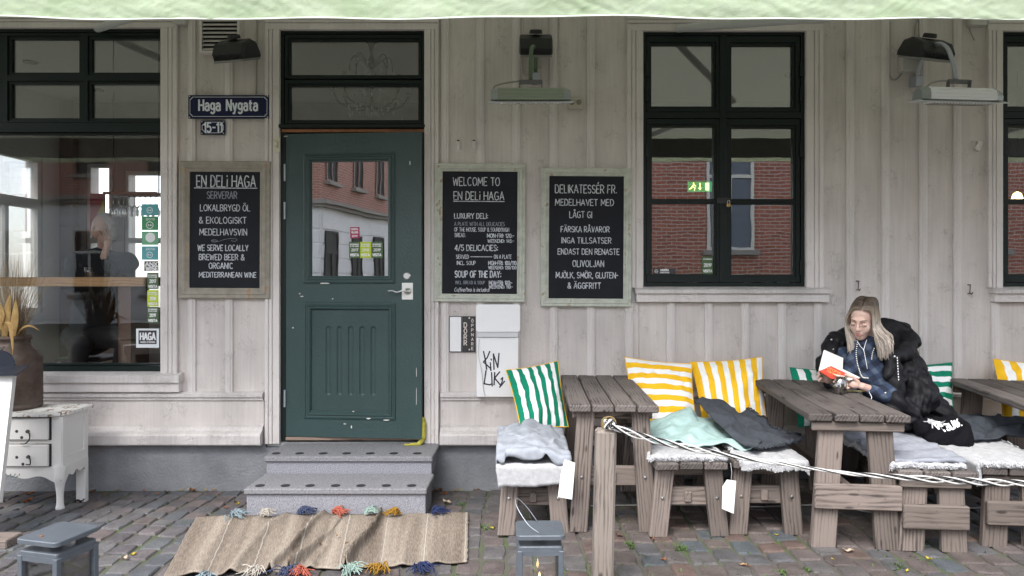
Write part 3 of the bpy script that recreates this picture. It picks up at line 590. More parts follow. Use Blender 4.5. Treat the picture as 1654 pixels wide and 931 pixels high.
# ---- rail, band, water-table moulding, plinth
def band(p0, p1, bevel_end=True):
    x0, x1 = WX(p0), WX(p1)
    b = MB().prism([(.012, ZR + .012), (-.03, ZR + .002), (-.045, ZR - .008), (-.045, ZR - .028), (-.030, ZR - .04), (-.030, ZR - .052), (.012, ZR - .052)], x0, x1); b.v = [(y, x, z) for x, y, z in b.v]; fixn(b.build('rail', M_sillp, bld))
    MB().box((x0, -.012, WZ(687)), (x1, .012, ZR - .052)).build('board', M_board, bld)
    zt, zb = WZ(687), WZ(716)
    b = MB().prism([(.0, zt + .004), (-.035, zt - .01), (-.05, zt - .03), (-.085, zt - .045), (-.095, zt - .06), (-.095, zb + .01), (-.085, zb), (.0, zb)], x0, x1); b.v = [(y, x, z) for x, y, z in b.v]; fixn(b.build('moulding', M_sillp, bld))
band(-800, 427); band(712, 2241)
MB().cells((XL, -.4, XR, WZ(716)), [(WX(430), WZ(722), WX(709), WZ(700))], -.018, .02).build('plinth', M_stucco, bld)

# ---- windows
def sash(name, rect_px, panes_px, y0, parent, depth=.05, bead=5, mt=M_green):
    r = (WX(rect_px[0]), WZ(rect_px[3]), WX(rect_px[2]), WZ(rect_px[1]))
    hol = [(WX(a - bead), WZ(d + bead), WX(c_ + bead), WZ(b2 - bead)) for a, b2, c_, d in panes_px]
    gl = [(WX(a), WZ(d), WX(c_), WZ(b2)) for a, b2, c_, d in panes_px]
    # merge: main bars at y0, thinner stepped bars behind with the true glass opening
    main = MB().cells(r, hol, y0, y0 + depth)
    f = main.build(name, mt, parent)
    MB().cells((r[0] + .004, r[1] + .004, r[2] - .004, r[3] - .004), gl, y0 + .012, y0 + depth - .004).build('glazing_bead', mt, f)
    return f, gl
def panes(gl, y, parent, mt=M_glass):
    for (x0, z0, x1, z1) in gl: MB().box((x0 - .006, y, z0 - .006), (x1 + .006, y + .004, z1 + .006)).build('pane', mt, parent)
lw = MB().cells((WX(-125), WZ(600), WX(262), WZ(47)), [(WX(-119), WZ(592), WX(259), WZ(213)), (WX(-119), WZ(198), WX(259), WZ(52))], .004, .1).build('window', M_green, bld)
f, gl = sash('sash', (-118, 53, 258, 197), [(-107, 62, -5, 116), (15, 62, 125, 116), (145, 62, 256, 116), (-107, 135, -5, 190), (15, 135, 125, 190), (145, 135, 256, 190)], .012, lw)
panes(gl, .045, lw)
f, gl = sash('sash', (-118, 214, 258, 591), [(-110, 217, 256, 588)], .02, lw, bead=2); panes(gl, .045, lw, glass('shop_glass', .072))
def right_window(dx):
    w_ = MB().cells((WX(1038 + dx), WZ(463), WX(1300 + dx), WZ(52)), [(WX(1044 + dx), WZ(457), WX(1294 + dx), WZ(191)), (WX(1044 + dx), WZ(181), WX(1294 + dx), WZ(57))], .004, .11).build('window', M_green, bld)
    for r_, ps in (((1045, 58, 1166, 180), [(1053, 71, 1153, 171)]), ((1170, 58, 1293, 180), [(1183, 72, 1282, 172)]),
                   ((1045, 192, 1166, 456), [(1054, 204, 1154, 321), (1054, 329, 1154, 443)]), ((1172, 192, 1293, 456), [(1183, 206, 1283, 321), (1183, 330, 1283, 444)])):
        f, gl = sash('sash', (r_[0] + dx, r_[1], r_[2] + dx, r_[3]), [(a + dx, b2, c_ + dx, d) for a, b2, c_, d in ps], .012, w_, bead=4)
        for g4 in gl: MB().box((g4[0] - .005, .046, g4[1] - .005), (g4[2] + .005, .05, g4[3] + .005)).build('pane', MATS['front_glass'], f) if False else panes([g4], .046, w_, FG)
    MB().box((WX(1163 + dx), .0, WZ(457)), (WX(1173 + dx), .06, WZ(57)), c=.003).build('mullion', M_green, w_)
    for zz in (110, 150, 240, 430):
        for xx in (1045, 1295): MB().box((WX(xx + dx - 3), -.006, WZ(zz + 14)), (WX(xx + dx + 3), .012, WZ(zz - 10)), c=.002).build('hinge', M_green, w_)
    MB().box((WX(1158 + dx), -.004, WZ(329)), (WX(1179 + dx), .003, WZ(320)), c=.001).build('hasp', M_black, w_)
    return w_
FG = glass('front_glass', .33)
right_window(0); right_window(578)
# padlock
pl = thing('padlock', 'small brass padlock hanging on the hasp of the green casement window', 'padlock', (WX(1176), -.014, WZ(331)))
MB().box((-.014, -.007, -.018), (.014, .007, .008), c=.004).build('lock_body', mat('old_brass', (.45, .33, .14), rough=.4, metal=.9), pl)
MB().tube([(-.009, 0, .008), (-.009, 0, .022), (-.004, 0, .029), (.004, 0, .029), (.009, 0, .022), (.009, 0, .008)], .0025, 6).build('shackle', M_steel, pl, smooth=True)

# ---- door frame, transom, leaf
df = MB().cells((WX(453), WZ(714), WX(686), WZ(50)), [(WX(461), WZ(707), WX(680), WZ(214)), (WX(458), WZ(200), WX(681), WZ(54))], .006, .12).build('door_frame', M_green, bld)
f, gl = sash('sash', (459, 55, 680, 126), [(467, 64, 675, 120)], .014, df, bead=3); panes(gl, .05, df, FG2 := glass('transom_glass', .10))
f, gl = sash('sash', (459, 129, 680, 199), [(467, 138, 675, 193)], .014, df, bead=3); panes(gl, .05, df, FG2)
MB().box((WX(451), -.03, WZ(208)), (WX(688), .005, WZ(202)), c=.003).build('drip_cap', M_green, df)
MB().box((WX(455), -.006, WZ(214)), (WX(685), .005, WZ(209)), c=.002).build('worn_strip', mat('bare_wood', (.34, .15, .07), rough=.8, noise=.3), df)
MB().box((WX(462), -.015, WZ(711)), (WX(680), .2, WZ(706)), c=.003).build('threshold', M_lwood, df)
TH = R(5.0); hx, hy = WX(462), -.002; DU = 222.6
def du(px): return (px - 462) / DU
def dz(py): return EYE - (py - HY) / DU
D0 = thing  # (leaf is a mesh part of the building with its own children)
LW_, ZB, ZD = 1.003, .287, 2.495
gr_ = (du(503), dz(446), du(633), dz(261)); pr_ = (du(503), dz(664), du(634), dz(500))
leaf = MB().cells((0, ZB, LW_, ZD), [gr_, pr_], 0, .045).build('door', M_dgreen, bld)
leaf.location = (hx, hy, 0); leaf.rotation_euler = (0, 0, -TH)
mp_ = [(0, 0), (.004, .008), (.014, .012), (.018, .006), (.026, .005), (.034, .013), (.042, .013), (.050, .004), (.058, -.016)]
b = MB().moulding((du(491), dz(459), du(643), dz(248)), mp_, 0); fixn(b.build('moulding', M_dgreen, leaf))
b = MB().moulding((du(492), dz(678), du(644), dz(489)), mp_, 0); fixn(b.build('moulding', M_dgreen, leaf))
# fluted lower panel
b = MB().box((pr_[0], .014, pr_[1]), (pr_[2], .02, pr_[3])); 
def flute(b, cx, z0, z1, r):
    pts = [(cx + r * math.cos(a), z1 + r * math.sin(a)) for a in [PI * k / 8 for k in range(9)]] + [(cx + r * math.cos(a), z0 + r * math.sin(a)) for a in [PI + PI * k / 8 for k in range(9)]]
    n = len(pts); v = [(x, .0139, z) for x, z in pts] + [(cx + (x - cx) * .35, .0235, (z0 + z1) / 2 + (z - (z0 + z1) / 2) * .985) for x, z in pts]
    return v, n
# panel with five scooped flutes: strips between the flutes stay proud
pnl = MB(); xs = [du(p) for p in (532, 550.5, 569, 588, 606.5)]; r = .021; z0, z1 = dz(640) + r, dz(527) - r; yP = .012
edges = [pr_[0]] + sum([[x - r, x + r] for x in xs], []) + [pr_[2]]
for k in range(0, len(edges), 2): pnl.add([(edges[k], yP, pr_[1]), (edges[k + 1], yP, pr_[1]), (edges[k + 1], yP, pr_[3]), (edges[k], yP, pr_[3])], [(0, 1, 2, 3)])
for x in xs:
    N = 8
    for sgn, ze, zc_ in ((1, pr_[3], z1), (-1, pr_[1], z0)):
        arc = [(x + r * math.cos(PI * k / N), zc_ + sgn * r * math.sin(PI * k / N)) for k in range(N + 1)]
        for (a, c_), (a2, c2) in zip(arc, arc[1:]): pnl.add([(a, yP, c_), (a2, yP, c2), (a2, yP, ze), (a, yP, ze)], [(0, 1, 2, 3)])
        # quarter-sphere-like end
        dep = [(1, 0), (.85, .55), (.5, .85), (0, 1)]
        rings = [[(x + r * q * math.cos(PI * k / N), yP + .010 * d, zc_ + sgn * r * q * math.sin(PI * k / N)) for k in range(N + 1)] for q, d in dep]
        for r1, r2 in zip(rings, rings[1:]):
            for k in range(N): pnl.add([r1[k], r1[k + 1], r2[k + 1], r2[k]], [(0, 1, 2, 3)])
    cr = [(x - r, 0), (x - .85 * r, .55), (x - .5 * r, .85), (x, 1), (x + .5 * r, .85), (x + .85 * r, .55), (x + r, 0)]
    for (a, d), (a2, d2) in zip(cr, cr[1:]): pnl.add([(a, yP + .01 * d, z0), (a2, yP + .01 * d2, z0), (a2, yP + .01 * d2, z1), (a, yP + .01 * d, z1)], [(0, 1, 2, 3)])
pnl.box((pr_[0], .026, pr_[1]), (pr_[2], .032, pr_[3]))
pnl.build('panel', M_dgreen, leaf)
MB().box((gr_[0] - .005, .018, gr_[1] - .005), (gr_[2] + .005, .022, gr_[3] + .005)).build('pane', M_dglass, leaf)
hp = MB().box((du(654), -.006, dz(484)), (du(672), 0, dz(457)), c=.002); hp.build('handle_plate', mat('white_metal', (.8, .79, .76), rough=.3), leaf)
zz, xx = dz(470.5), du(664)
b = MB(); b.lathe([(.024, 0), (.024, .008), (.019, .012), (.012, .014), (.010, .04)], 20, Matrix.Translation((xx, -.006, zz)) @ Matrix.Rotation(R(90), 4, 'X'))
b.tube(smooth_path([(xx, -.045, zz), (xx - .03, -.05, zz + .004), (xx - .07, -.052, zz - .006), (xx - .105, -.05, zz + .004), (xx - .135, -.048, zz + .001)]), .006, 8); b.build('handle', M_steel, leaf, smooth=True)
b = MB().lathe([(.027, 0), (.027, .006), (.021, .011), (.0, .011)], 20, Matrix.Translation((du(662), 0, dz(446))) @ Matrix.Rotation(R(90), 4, 'X'), cap=False); b.box((du(662) - .002, -.013, dz(446) - .008), (du(662) + .002, -.010, dz(446) + .008)); b.build('lock', M_steel, leaf, smooth=False)
for py in (278, 340, 645): MB().lathe([(.008, -.062), (.008, .062)], 10, Matrix.Translation((-.006, -.008, dz(py)))).build('hinge', M_galv, leaf, smooth=False)
# paint chips on the door
ch = MB()
for (px, py, wv_, hv) in ((527, 458, 9, 1.5), (571, 690, 1.5, 3), (667, 265, 1.5, 4), (489, 479, 3, 1.2), (575, 664, 2, 1.2), (600, 675, 4, 1.5), (630, 677, 6, 1.2), (560, 685, 3, 1), (474, 530, 1.5, 1.5), (677.5, 600, .5, 8), (677.5, 640, .5, 16), (540, 483, 1.5, 1.5), (485, 475, 1.4, 1.4), (462, 219, 4, 1)):
    p = [(du(px) + wv_ / DU * math.cos(a) * rnd.uniform(.6, 1.1), -.0006 - (.013 if 492 < px < 643 and (456 < py < 460 or 662 < py < 678) else 0), dz(py) + hv / DU * math.sin(a) * rnd.uniform(.6, 1.1)) for a in [k * PI / 4 for k in range(8)]]
    ch.add(p, [tuple(range(8))])
ch.build('paint_chips', mat('chipped_primer', (.6, .58, .55), rough=.8), leaf, kind='stuff')

# ================================================================ steps
st = thing('granite_steps', 'two grey granite steps with rows of dark round dots below the green door', 'steps', (WX(566), -.4, ground(-1.2, -.4)))
s1x0, s1x1, s1y = (393.5 - CX) / 258, (689 - CX) / 258, yat(258)
z_low, z_up = EYE - (790 - HY) / 258, EYE - (738 - HY) / 240; ymid, yfr = yat(240), yat(258)
def step(x0, x1, y0, y1, zt, zb, nm, xr=None):
    b = MB().box((x0, y0, zt - .036), (x1, y1, zt), c=.006); b.v = [(x + (0 if y < y0 + .05 else (.012 if x < 0 else 0)), y, z) for x, y, z in b.v]
    t = b.build(nm, M_granw, st, world=True); MB().box((x0 + .012, y0 + .018, zb), (x1 - .008, y1, zt - .0365), c=.003).build('riser', M_gran, st, world=True); return t
t1 = step(s1x0, s1x1, yfr, ymid + .01, z_low, -.12, 'tread'); t2 = step(s1x0 + .01, s1x1 - .0, ymid, -.019, z_up, z_low - .02, 'tread')
M_dot = mat('dark_dot', (.030, .031, .034), rough=.7, spec=.2)
for (row, y_, z_, pxs, t) in ((0, ymid + .09, z_up, [446, 484, 522, 560, 598, 636, 674], t2), (1, yfr + .07, z_low, [420, 461, 501, 542, 583, 624, 665], t1)):
    for px in pxs:
        MB().lathe([(.030, 0), (.030, .0015), (.0, .0016)], 18, Matrix.Translation((WX(px, y_) + .0, y_, z_ + .0005)), cap=False).build('dot', M_dot, st, world=True)

# ================================================================ awning
M_awn = mat('awning_canvas', (.52, .60, .44), rough=.8, col2=(.38, .48, .30), nscale=5, bump=.5, bscale=300)
n_, l_, b_ = nodes(M_awn); tr = n_.new('ShaderNodeBsdfTranslucent'); tr.inputs[0].default_value = (.55, .62, .42, 1); ms_ = n_.new('ShaderNodeMixShader'); ms_.inputs[0].default_value = .28
l_.new(b_.outputs[0], ms_.inputs[1]); l_.new(tr.outputs[0], ms_.inputs[2]); l_.new(ms_.outputs[0], n_['Material Output'].inputs['Surface'])
ay, az = -2.01, 2.63
aw = thing('awning', 'pale green canvas awning with wrinkled valance over the whole cafe front', 'awning', (0, 0, 3.4))
def vz(x): return az + .006 * math.sin(x * 2.1 + 1) + .004 * math.sin(x * 4.3) - .003 * math.sin(x * 9)
rr = random.Random(3)
from mathutils import noise as N3
def wr(x, z):
    p = Vector((x * 3.2, z * 9, 1.7)); q = N3.noise(p) + .6 * abs(N3.noise(Vector((x * 9 + z * 14, z * 13, 5)))) + .35 * abs(N3.noise(Vector((x * 21 - z * 30, z * 26, 9))))
    return q + .16 * abs(N3.noise(Vector((x * 30 + z * 20, z * 45, 2))))
AX0, AX1 = -5.2, 5.6
def val(u, v):
    x = AX0 + (AX1 - AX0) * u; zb = vz(x); z = zb + (az + .24 - zb) * v
    return (x, ay - .012 * math.sin(v * PI) - .011 * wr(x, z) * (1 - .3 * v), z)
MB().grid(val, 1400, 30).build('valance', M_awn, aw, world=True, smooth=True)
MB().tube([(AX0 + (AX1 - AX0) * k / 240, ay - .004, vz(AX0 + (AX1 - AX0) * k / 240)) for k in range(241)], .0042, 6).build('piping', mat('white_piping', (.66, .70, .62), rough=.8), aw, world=True, smooth=True)
M_can = mat('canopy_canvas', (.46, .50, .40), rough=.85)
n_, l_, b_ = nodes(M_can); tr = n_.new('ShaderNodeBsdfTranslucent'); tr.inputs[0].default_value = (.60, .62, .50, 1); ms_ = n_.new('ShaderNodeMixShader'); ms_.inputs[0].default_value = .10
l_.new(b_.outputs[0], ms_.inputs[1]); l_.new(tr.outputs[0], ms_.inputs[2]); l_.new(ms_.outputs[0], n_['Material Output'].inputs['Surface'])
MB().grid(lambda u, v: (AX0 + (AX1 - AX0) * u, ay + (-.02 - ay) * v, az + .24 + .62 * v - .03 * math.sin(PI * v)), 40, 12).build('canopy', M_can, aw, world=True, smooth=True)
mat('awning_metal', (.45, .46, .45), rough=.5); MB().box((AX0, ay + .025, az + .03), (AX1, ay + .07, az + .225), c=.01).build('front_bar', mat('front_bar_grey', (.06, .065, .06), rough=.6), aw, world=True)
for x in (-3.0, 1.2, 4.6):
    b = MB(); el = (x + .75, -1.0, 3.0); b.tube([(x, -.05, 3.25), el], .028, 10); b.tube([el, (x + .05, ay + .05, az + .2)], .024, 10); b.build('arm', MATS['awning_metal'], aw, world=True)
# ================================================================ buildings across the street (seen in the glass)
def brick_mat(name, c1, c2, mortar, scale=1.0):
    m = mat(name, c1, rough=.85); n, l, b = nodes(m)
    g = n.new('ShaderNodeNewGeometry'); sx = n.new('ShaderNodeSeparateXYZ'); l.new(g.outputs['Position'], sx.inputs[0])
    a = n.new('ShaderNodeMath'); a.operation = 'ADD'; l.new(sx.outputs['X'], a.inputs[0]); l.new(sx.outputs['Y'], a.inputs[1])
    cx = n.new('ShaderNodeCombineXYZ'); l.new(a.outputs[0], cx.inputs[0]); l.new(sx.outputs['Z'], cx.inputs[1])
    t = n.new('ShaderNodeTexBrick'); t.inputs['Color1'].default_value = (*c1, 1); t.inputs['Color2'].default_value = (*c2, 1); t.inputs['Mortar'].default_value = (*mortar, 1)
    t.inputs['Scale'].default_value = 1; t.inputs['Brick Width'].default_value = .26 * scale; t.inputs['Row Height'].default_value = .085 * scale; t.inputs['Mortar Size'].default_value = .012; t.inputs['Bias'].default_value = -.2
    l.new(cx.outputs[0], t.inputs['Vector']); l.new(t.outputs['Color'], b.inputs['Base Color']); return m
M_brick = brick_mat('red_brick', (.36, .125, .085), (.25, .085, .062), (.40, .34, .30))
M_rust = mat('white_render', (.8, .81, .82), rough=.8, noise=.12, nscale=1)
M_darkw = mat('far_window_glass', (.03, .033, .036), rough=.6, spec=.15)
M_cor = mat('cornice_stone', (.26, .25, .23), rough=.8)
A = thing('corner_building', 'corner building with white rendered ground floor and red brick storeys, mirrored in the door glass', 'building', (-10, -18, 0))
MB().box((-27, -40, -.1), (-9.65, -18, 3.8)).build('ground_floor', M_rust, A, world=True)
MB().box((-27, -40, 4.02), (-9.65, -18, 7.6)).build('brick_wall', M_brick, A, world=True)
b = MB().box((-27, -40.2, 3.801), (-9.42, -17.77, 3.9)); b.box((-27, -40.3, 3.901), (-9.3, -17.65, 4.019)); b.build('cornice', M_cor, A, world=True)
MB().box((-27.2, -40.2, 7.601), (-9.4, -17.8, 7.9)).build('roof', mat('slate_roof', (.05, .05, .055), rough=.6), A, world=True)
def wall_window(p, u, w_, z0, z1, par, gl=M_darkw, fr=None, nb=2):
    """window on a wall; p = (x, y) of its middle, u = direction along the wall, outward normal to the right of u"""
    U = Vector((u[0], u[1], 0)); N = Vector((u[1], -u[0], 0)); M_ = Matrix((U, -N, Vector((0, 0, 1)))).transposed().to_4x4(); M_.translation = Vector((p[0], p[1], 0))
    f = MB().cells((-w_ / 2, z0, w_ / 2, z1), [(-w_ / 2 + .07, z0 + .07, -.03, z1 - .8), (.03, z0 + .07, w_ / 2 - .07, z1 - .8), (-w_ / 2 + .07, z1 - .72, w_ / 2 - .07, z1 - .07)], -.05, .03)
    f.v = [tuple(M_ @ Vector(q)) for q in f.v]; o = f.build('window', fr or M_frame_w, par, world=True)
    g = MB(); g.box((-w_ / 2 + .03, -.012, z0 + .03), (w_ / 2 - .03, -.008, z1 - .03), M_); k = g.build('pane', gl, o); k.matrix_basis = Matrix.Identity(4)
    s = MB().box((-w_ / 2 - .1, -.18, z0 - .12), (w_ / 2 + .1, .01, z0 - .002), M_); k = s.build('sill', M_cor, o); 
    return o
for y in [-18.9 - 2.3 * i for i in range(9)]:
    wall_window((-9.65, y), (0, 1), .95, 4.75, 7.0, A, fr=M_brownj); wall_window((-9.60, y + .2), (0, 1), 1.05, .5, 3.05, A, fr=M_darkw)
for x in [-11.2 - 2.3 * i for i in range(6)]:
    wall_window((x, -18), (-1, 0), 1.0, 4.75, 7.0, A, fr=M_brownj); wall_window((x, -17.95), (-1, 0), 1.1, .9, 3.0, A)
rb = MB()
for k in range(7): rb.box((-9.65, -39.9, .1 + k * .5), (-9.615, -18.05, .1 + k * .5 + .44), c=.01); rb.box((-26.9, -18, .1 + k * .5), (-9.7, -17.965, .1 + k * .5 + .44), c=.01)
rb.build('rustication', M_rust, A, world=True)
B = thing('brick_building', 'red brick building across the street with tall pale framed sash windows', 'building', (8, -12, 0))
MB().box((2.3, -22, -.1), (16, -12, 5.9)).build('brick_wall', M_brick, B, world=True)
MB().box((2.1, -22.2, 5.901), (16.2, -11.75, 6.15)).build('roof', MATS['slate_roof'], B, world=True)
for x in (5.2, 8.2, 11.2): wall_window((x, -12), (-1, 0), 1.1, 2.1, 4.6, B, gl=mat('pale_glass', (.13, .155, .19), rough=.5, spec=.2))

# ================================================================ things behind the panes
# chandelier
cx_, cy_, cz_ = WX(600, .8), .8, zc
cd = thing('chandelier', 'dim brass chandelier with candle sleeves behind the transom panes', 'chandelier', (cx_, cy_, cz_))
M_oldb = mat('chandelier_brass', (.06, .055, .025), rough=.5, metal=.3); M_cr = mat('crystal_drop', (.5, .5, .45), rough=.1)
zt_ = -.12; zm = WZ(104, .8) - cz_; zl = WZ(172, .8) - cz_
MB().tube([(0, 0, 0), (0, 0, zm)], .012, 8).lathe([(.002, 0), (.07, -.01), (.03, -.06), (.01, -.08)], 14).lathe([(.07, zm + .20), (.03, zm + .17), (.012, zm + .1)], 14).lathe([(.01, zm - .05), (.05, zm), (.03, zm + .03), (.01, zm + .08)], 14).tube([(0, 0, zm), (0, 0, zl - .05)], .014, 8).build('stem', M_oldb, cd)
for k in range(8):
    a = k * PI / 4 + .2; c_, s_ = math.cos(a), math.sin(a)
    arm = MB().tube(smooth_path([(0, 0, zm - .05), (.12 * c_, .12 * s_, zm + .06), (.17 * c_, .17 * s_, zm + .02), (.18 * c_, .18 * s_, zm - .06)]), .005, 6).tube(smooth_path([(0, 0, zl), (.15 * c_, .15 * s_, zl - .02), (.26 * c_, .26 * s_, zl + .02), (.31 * c_, .31 * s_, zl + .10)]), .007, 6).build('arm', M_oldb, cd, smooth=True)
    MB().lathe([(.03, 0), (.012, -.01)], 10, Matrix.Translation((.31 * c_, .31 * s_, zl + .12))).lathe([(.014, 0), (.014, .10)], 10, Matrix.Translation((.31 * c_, .31 * s_, zl + .12))).build('candle', mat('candle_sleeve', (.35, .32, .22), rough=.6), arm)
dr = MB()
for k in range(90):
    a, r_, z_ = rnd.uniform(0, 2 * PI), rnd.uniform(.03, .3), rnd.uniform(zl - .1, zm - .02)
    if z_ > zl + .12: r_ *= .5
    dr.lathe([(.001, .02), (.008, 0), (.001, -.025)], 6, Matrix.Translation((r_ * math.cos(a), r_ * math.sin(a), z_)), cap=False)
dr.build('crystal_drops', M_cr, cd, kind='stuff')
# emergency exit sign, seen through the middle window
ex = thing('exit_sign', 'green running man emergency exit sign glowing behind the window', 'exit sign', tuple(P(1128, 303, .8)))
b = MB().lathe([(.045, -.10), (.045, .10)], 20, Matrix.Rotation(R(90), 4, 'Y')); b.build('housing', mat('exit_housing', (.25, .28, .12), rough=.4), ex, smooth=False)
MB().box((-.10, -.052, -.042), (.10, -.046, .042)).build('panel', mat('exit_green', (.02, .22, .06), emit=(.03, .35, .08, .5)), ex)
b = MB(); Y_ = -.0535
def q2(b, pts): b.add([(x, Y_, z) for x, z in pts], [tuple(range(len(pts)))])
q2(b, [(-.058, .022), (-.05, .022), (-.046, .030), (-.052, .035), (-.06, .030)]); q2(b, [(-.075, -.005), (-.07, -.012), (-.052, .012), (-.044, .02), (-.054, .02)]); q2(b, [(-.054, .018), (-.044, .014), (-.03, .006), (-.032, .001), (-.048, .006)])
q2(b, [(-.062, .0), (-.05, -.002), (-.036, -.012), (-.046, -.034), (-.052, -.034), (-.045, -.014)]); q2(b, [(-.07, -.002), (-.06, -.002), (-.072, -.02), (-.09, -.024), (-.09, -.018), (-.076, -.014)])
q2(b, [(-.004, .03), (.004, .03), (.004, -.01), (.014, -.01), (0, -.03), (-.014, -.01), (-.004, -.01)]); q2(b, [(.045, -.03), (.075, -.03), (.075, .03), (.045, .03)])
b.build('pictogram', mat('exit_glow', (.8, .8, .3), emit=(1, .95, .35, 1.2)), ex)
# plants on the window board
M_leafp = mat('house_plant_leaf', (.10, .20, .04), rough=.5, noise=.4, nscale=20)
def houseplant(px, y, n, h, label):
    z = WZ(462, .1); t = thing('potted_plant', label, 'plant', (WX(px, y), y, z), group=None)
    MB().lathe([(.035, 0), (.05, .07), (.045, .07), (.032, .01)], 14).build('pot', mat('pot_white', (.5, .48, .45), rough=.5), t)
    b = MB()
    for k in range(n):
        a = rnd.uniform(0, 2 * PI); r_ = rnd.uniform(.5, 1) * h; up = rnd.uniform(.35, 1)
        p = smooth_path([(0, 0, .06), (r_ * .4 * math.cos(a), r_ * .3 * math.sin(a), .06 + h * .5 * up), (r_ * math.cos(a), r_ * .5 * math.sin(a), .06 + h * .45 * up)], 4); nrm = Vector((-math.sin(a), math.cos(a), .3)).normalized()
        m_ = len(p); v = []
        for i, q in enumerate(p):
            ww = .011 * math.sin(PI * (i + .3) / (m_ + .3)); v += [q + nrm * ww, q - nrm * ww]
        b.add(v, [(2 * i, 2 * i + 1, 2 * i + 3, 2 * i + 2) for i in range(m_ - 1)])
    b.build('foliage', M_leafp, t, kind=None); return t
houseplant(1118, .32, 40, .16, 'leafy green plant at the left side of the middle window, behind the glass')
houseplant(1205, .32, 46, .15, 'bushy green plant next to the mullion behind the middle window')
houseplant(1240, .34, 46, .14, 'wide green plant beside a white pot behind the middle window')
t = thing('white_bowl', 'small white bowl on the inner sill of the middle window', 'bowl', (WX(1265, .3), .3, WZ(462, .1)))
MB().lathe([(.03, 0), (.06, .05), (.07, .075), (.065, .075), (.055, .05), (.02, .01)], 20).build('bowl', M_white, t, smooth=True)
MB().box((WX(1020), .12, WZ(462) - .03), (WX(1320), .5, WZ(462)), c=.004).build('inner_sill', M_int_white, bld)
MB().box((WX(1600), .12, WZ(462) - .03), (WX(1900), .5, WZ(462)), c=.004).build('inner_sill', M_int_white, bld)
tl = thing('pendant_lamp', 'small warm glowing pendant lamp behind the right hand window', 'lamp', tuple(P(1643, 318, 1.6)))
MB().lathe([(.001, .05), (.035, .03), (.05, -.02), (.04, -.02), (.03, .02)], 16).build('lamp_shade', mat('amber_shade', (.5, .35, .15), emit=(1, .75, .35, 2.5)), tl, smooth=True); MB().tube([(0, 0, .05), (0, 0, 1.2)], .004, 6).build('cord', M_black, tl)

# hanging wine glasses
M_wg = glass('wine_glass_clear', .25)
for i in range(9):
    px = 183 + i * 8.6; y = 1.2 + .12 * (i % 2); p = P(px, 318, y)
    b = MB().lathe([(.032, .0), (.004, -.006), (.004, -.075), (.02, -.09), (.036, -.13), (.034, -.165), (.030, -.18)], 12, Matrix.Translation(p), cap=False)
    o = b.build('wine_glass', M_wg, None, smooth=True); tag(o, 'wine glass hanging upside down above the counter, number %s from the left in the row' % ['one','two','three','four','five','six','seven','eight','nine'][i], 'wine glass', 'wine glasses hanging in a row')
rk = thing('glass_rack', 'dark wooden rack that holds the hanging wine glasses', 'rack', tuple(P(218, 316, 1.26)))
p = P(178, 316, 1.26); q = P(262, 316, 1.26)
for dy in (-.1, 0, .1): MB().box((p.x, 1.24 + dy, p.z + .0), (q.x, 1.28 + dy, p.z + .02)).build('rail', M_brownj, rk, world=True)
for xx in (p.x + .03, q.x - .03): MB().tube([(xx, 1.26, p.z + .02), (xx, 1.26, zc)], .006, 6).build('hanger', M_black, rk, world=True)
# posters seen on the back window
o = MB().box((-5.55, 4.27, 2.05), (-5.35, 4.275, 2.55)).build('poster', mat('poster_red', (.55, .03, .03)), None); tag(o, 'red and yellow poster hung in the narrow back window', 'poster')
o = MB().prism([(-5.54, 2.06), (-5.36, 2.06), (-5.36, 2.5)], 4.262, 4.266).build('yellow_corner', mat('poster_yellow', (.8, .6, .03)), bpy.data.objects['poster']); fixn(o)

# ================================================================ chalkboards
M_slate = mat('chalkboard_slate', (.007, .008, .012), rough=.6, spec=.2, col2=(.014, .015, .021), nscale=4)
M_chalk = mat('chalk', (.72, .74, .78), rough=.9, col2=(.25, .27, .31), nscale=60)
M_chalk2 = mat('chalk_faint', (.30, .32, .37), rough=.9, col2=(.12, .13, .16), nscale=60)
def frame_mat(name, col, bare):
    m = mat(name, col, rough=.7, bump=.5, bscale=40); n, l, b = nodes(m)
    g = n.new('ShaderNodeNewGeometry'); t = n.new('ShaderNodeTexNoise'); t.inputs['Scale'].default_value = 16; t.inputs['Detail'].default_value = 8; l.new(g.outputs['Position'], t.inputs['Vector'])
    r = n.new('ShaderNodeValToRGB'); r.color_ramp.elements[0].position = .62; r.color_ramp.elements[0].color = (*col, 1); r.color_ramp.elements[1].position = .70; r.color_ramp.elements[1].color = (*bare, 1)
    e = r.color_ramp.elements.new(.3); e.color = (*(c * .75 for c in col), 1)
    l.new(t.outputs['Fac'], r.inputs[0]); l.new(r.outputs[0], b.inputs['Base Color']); return m
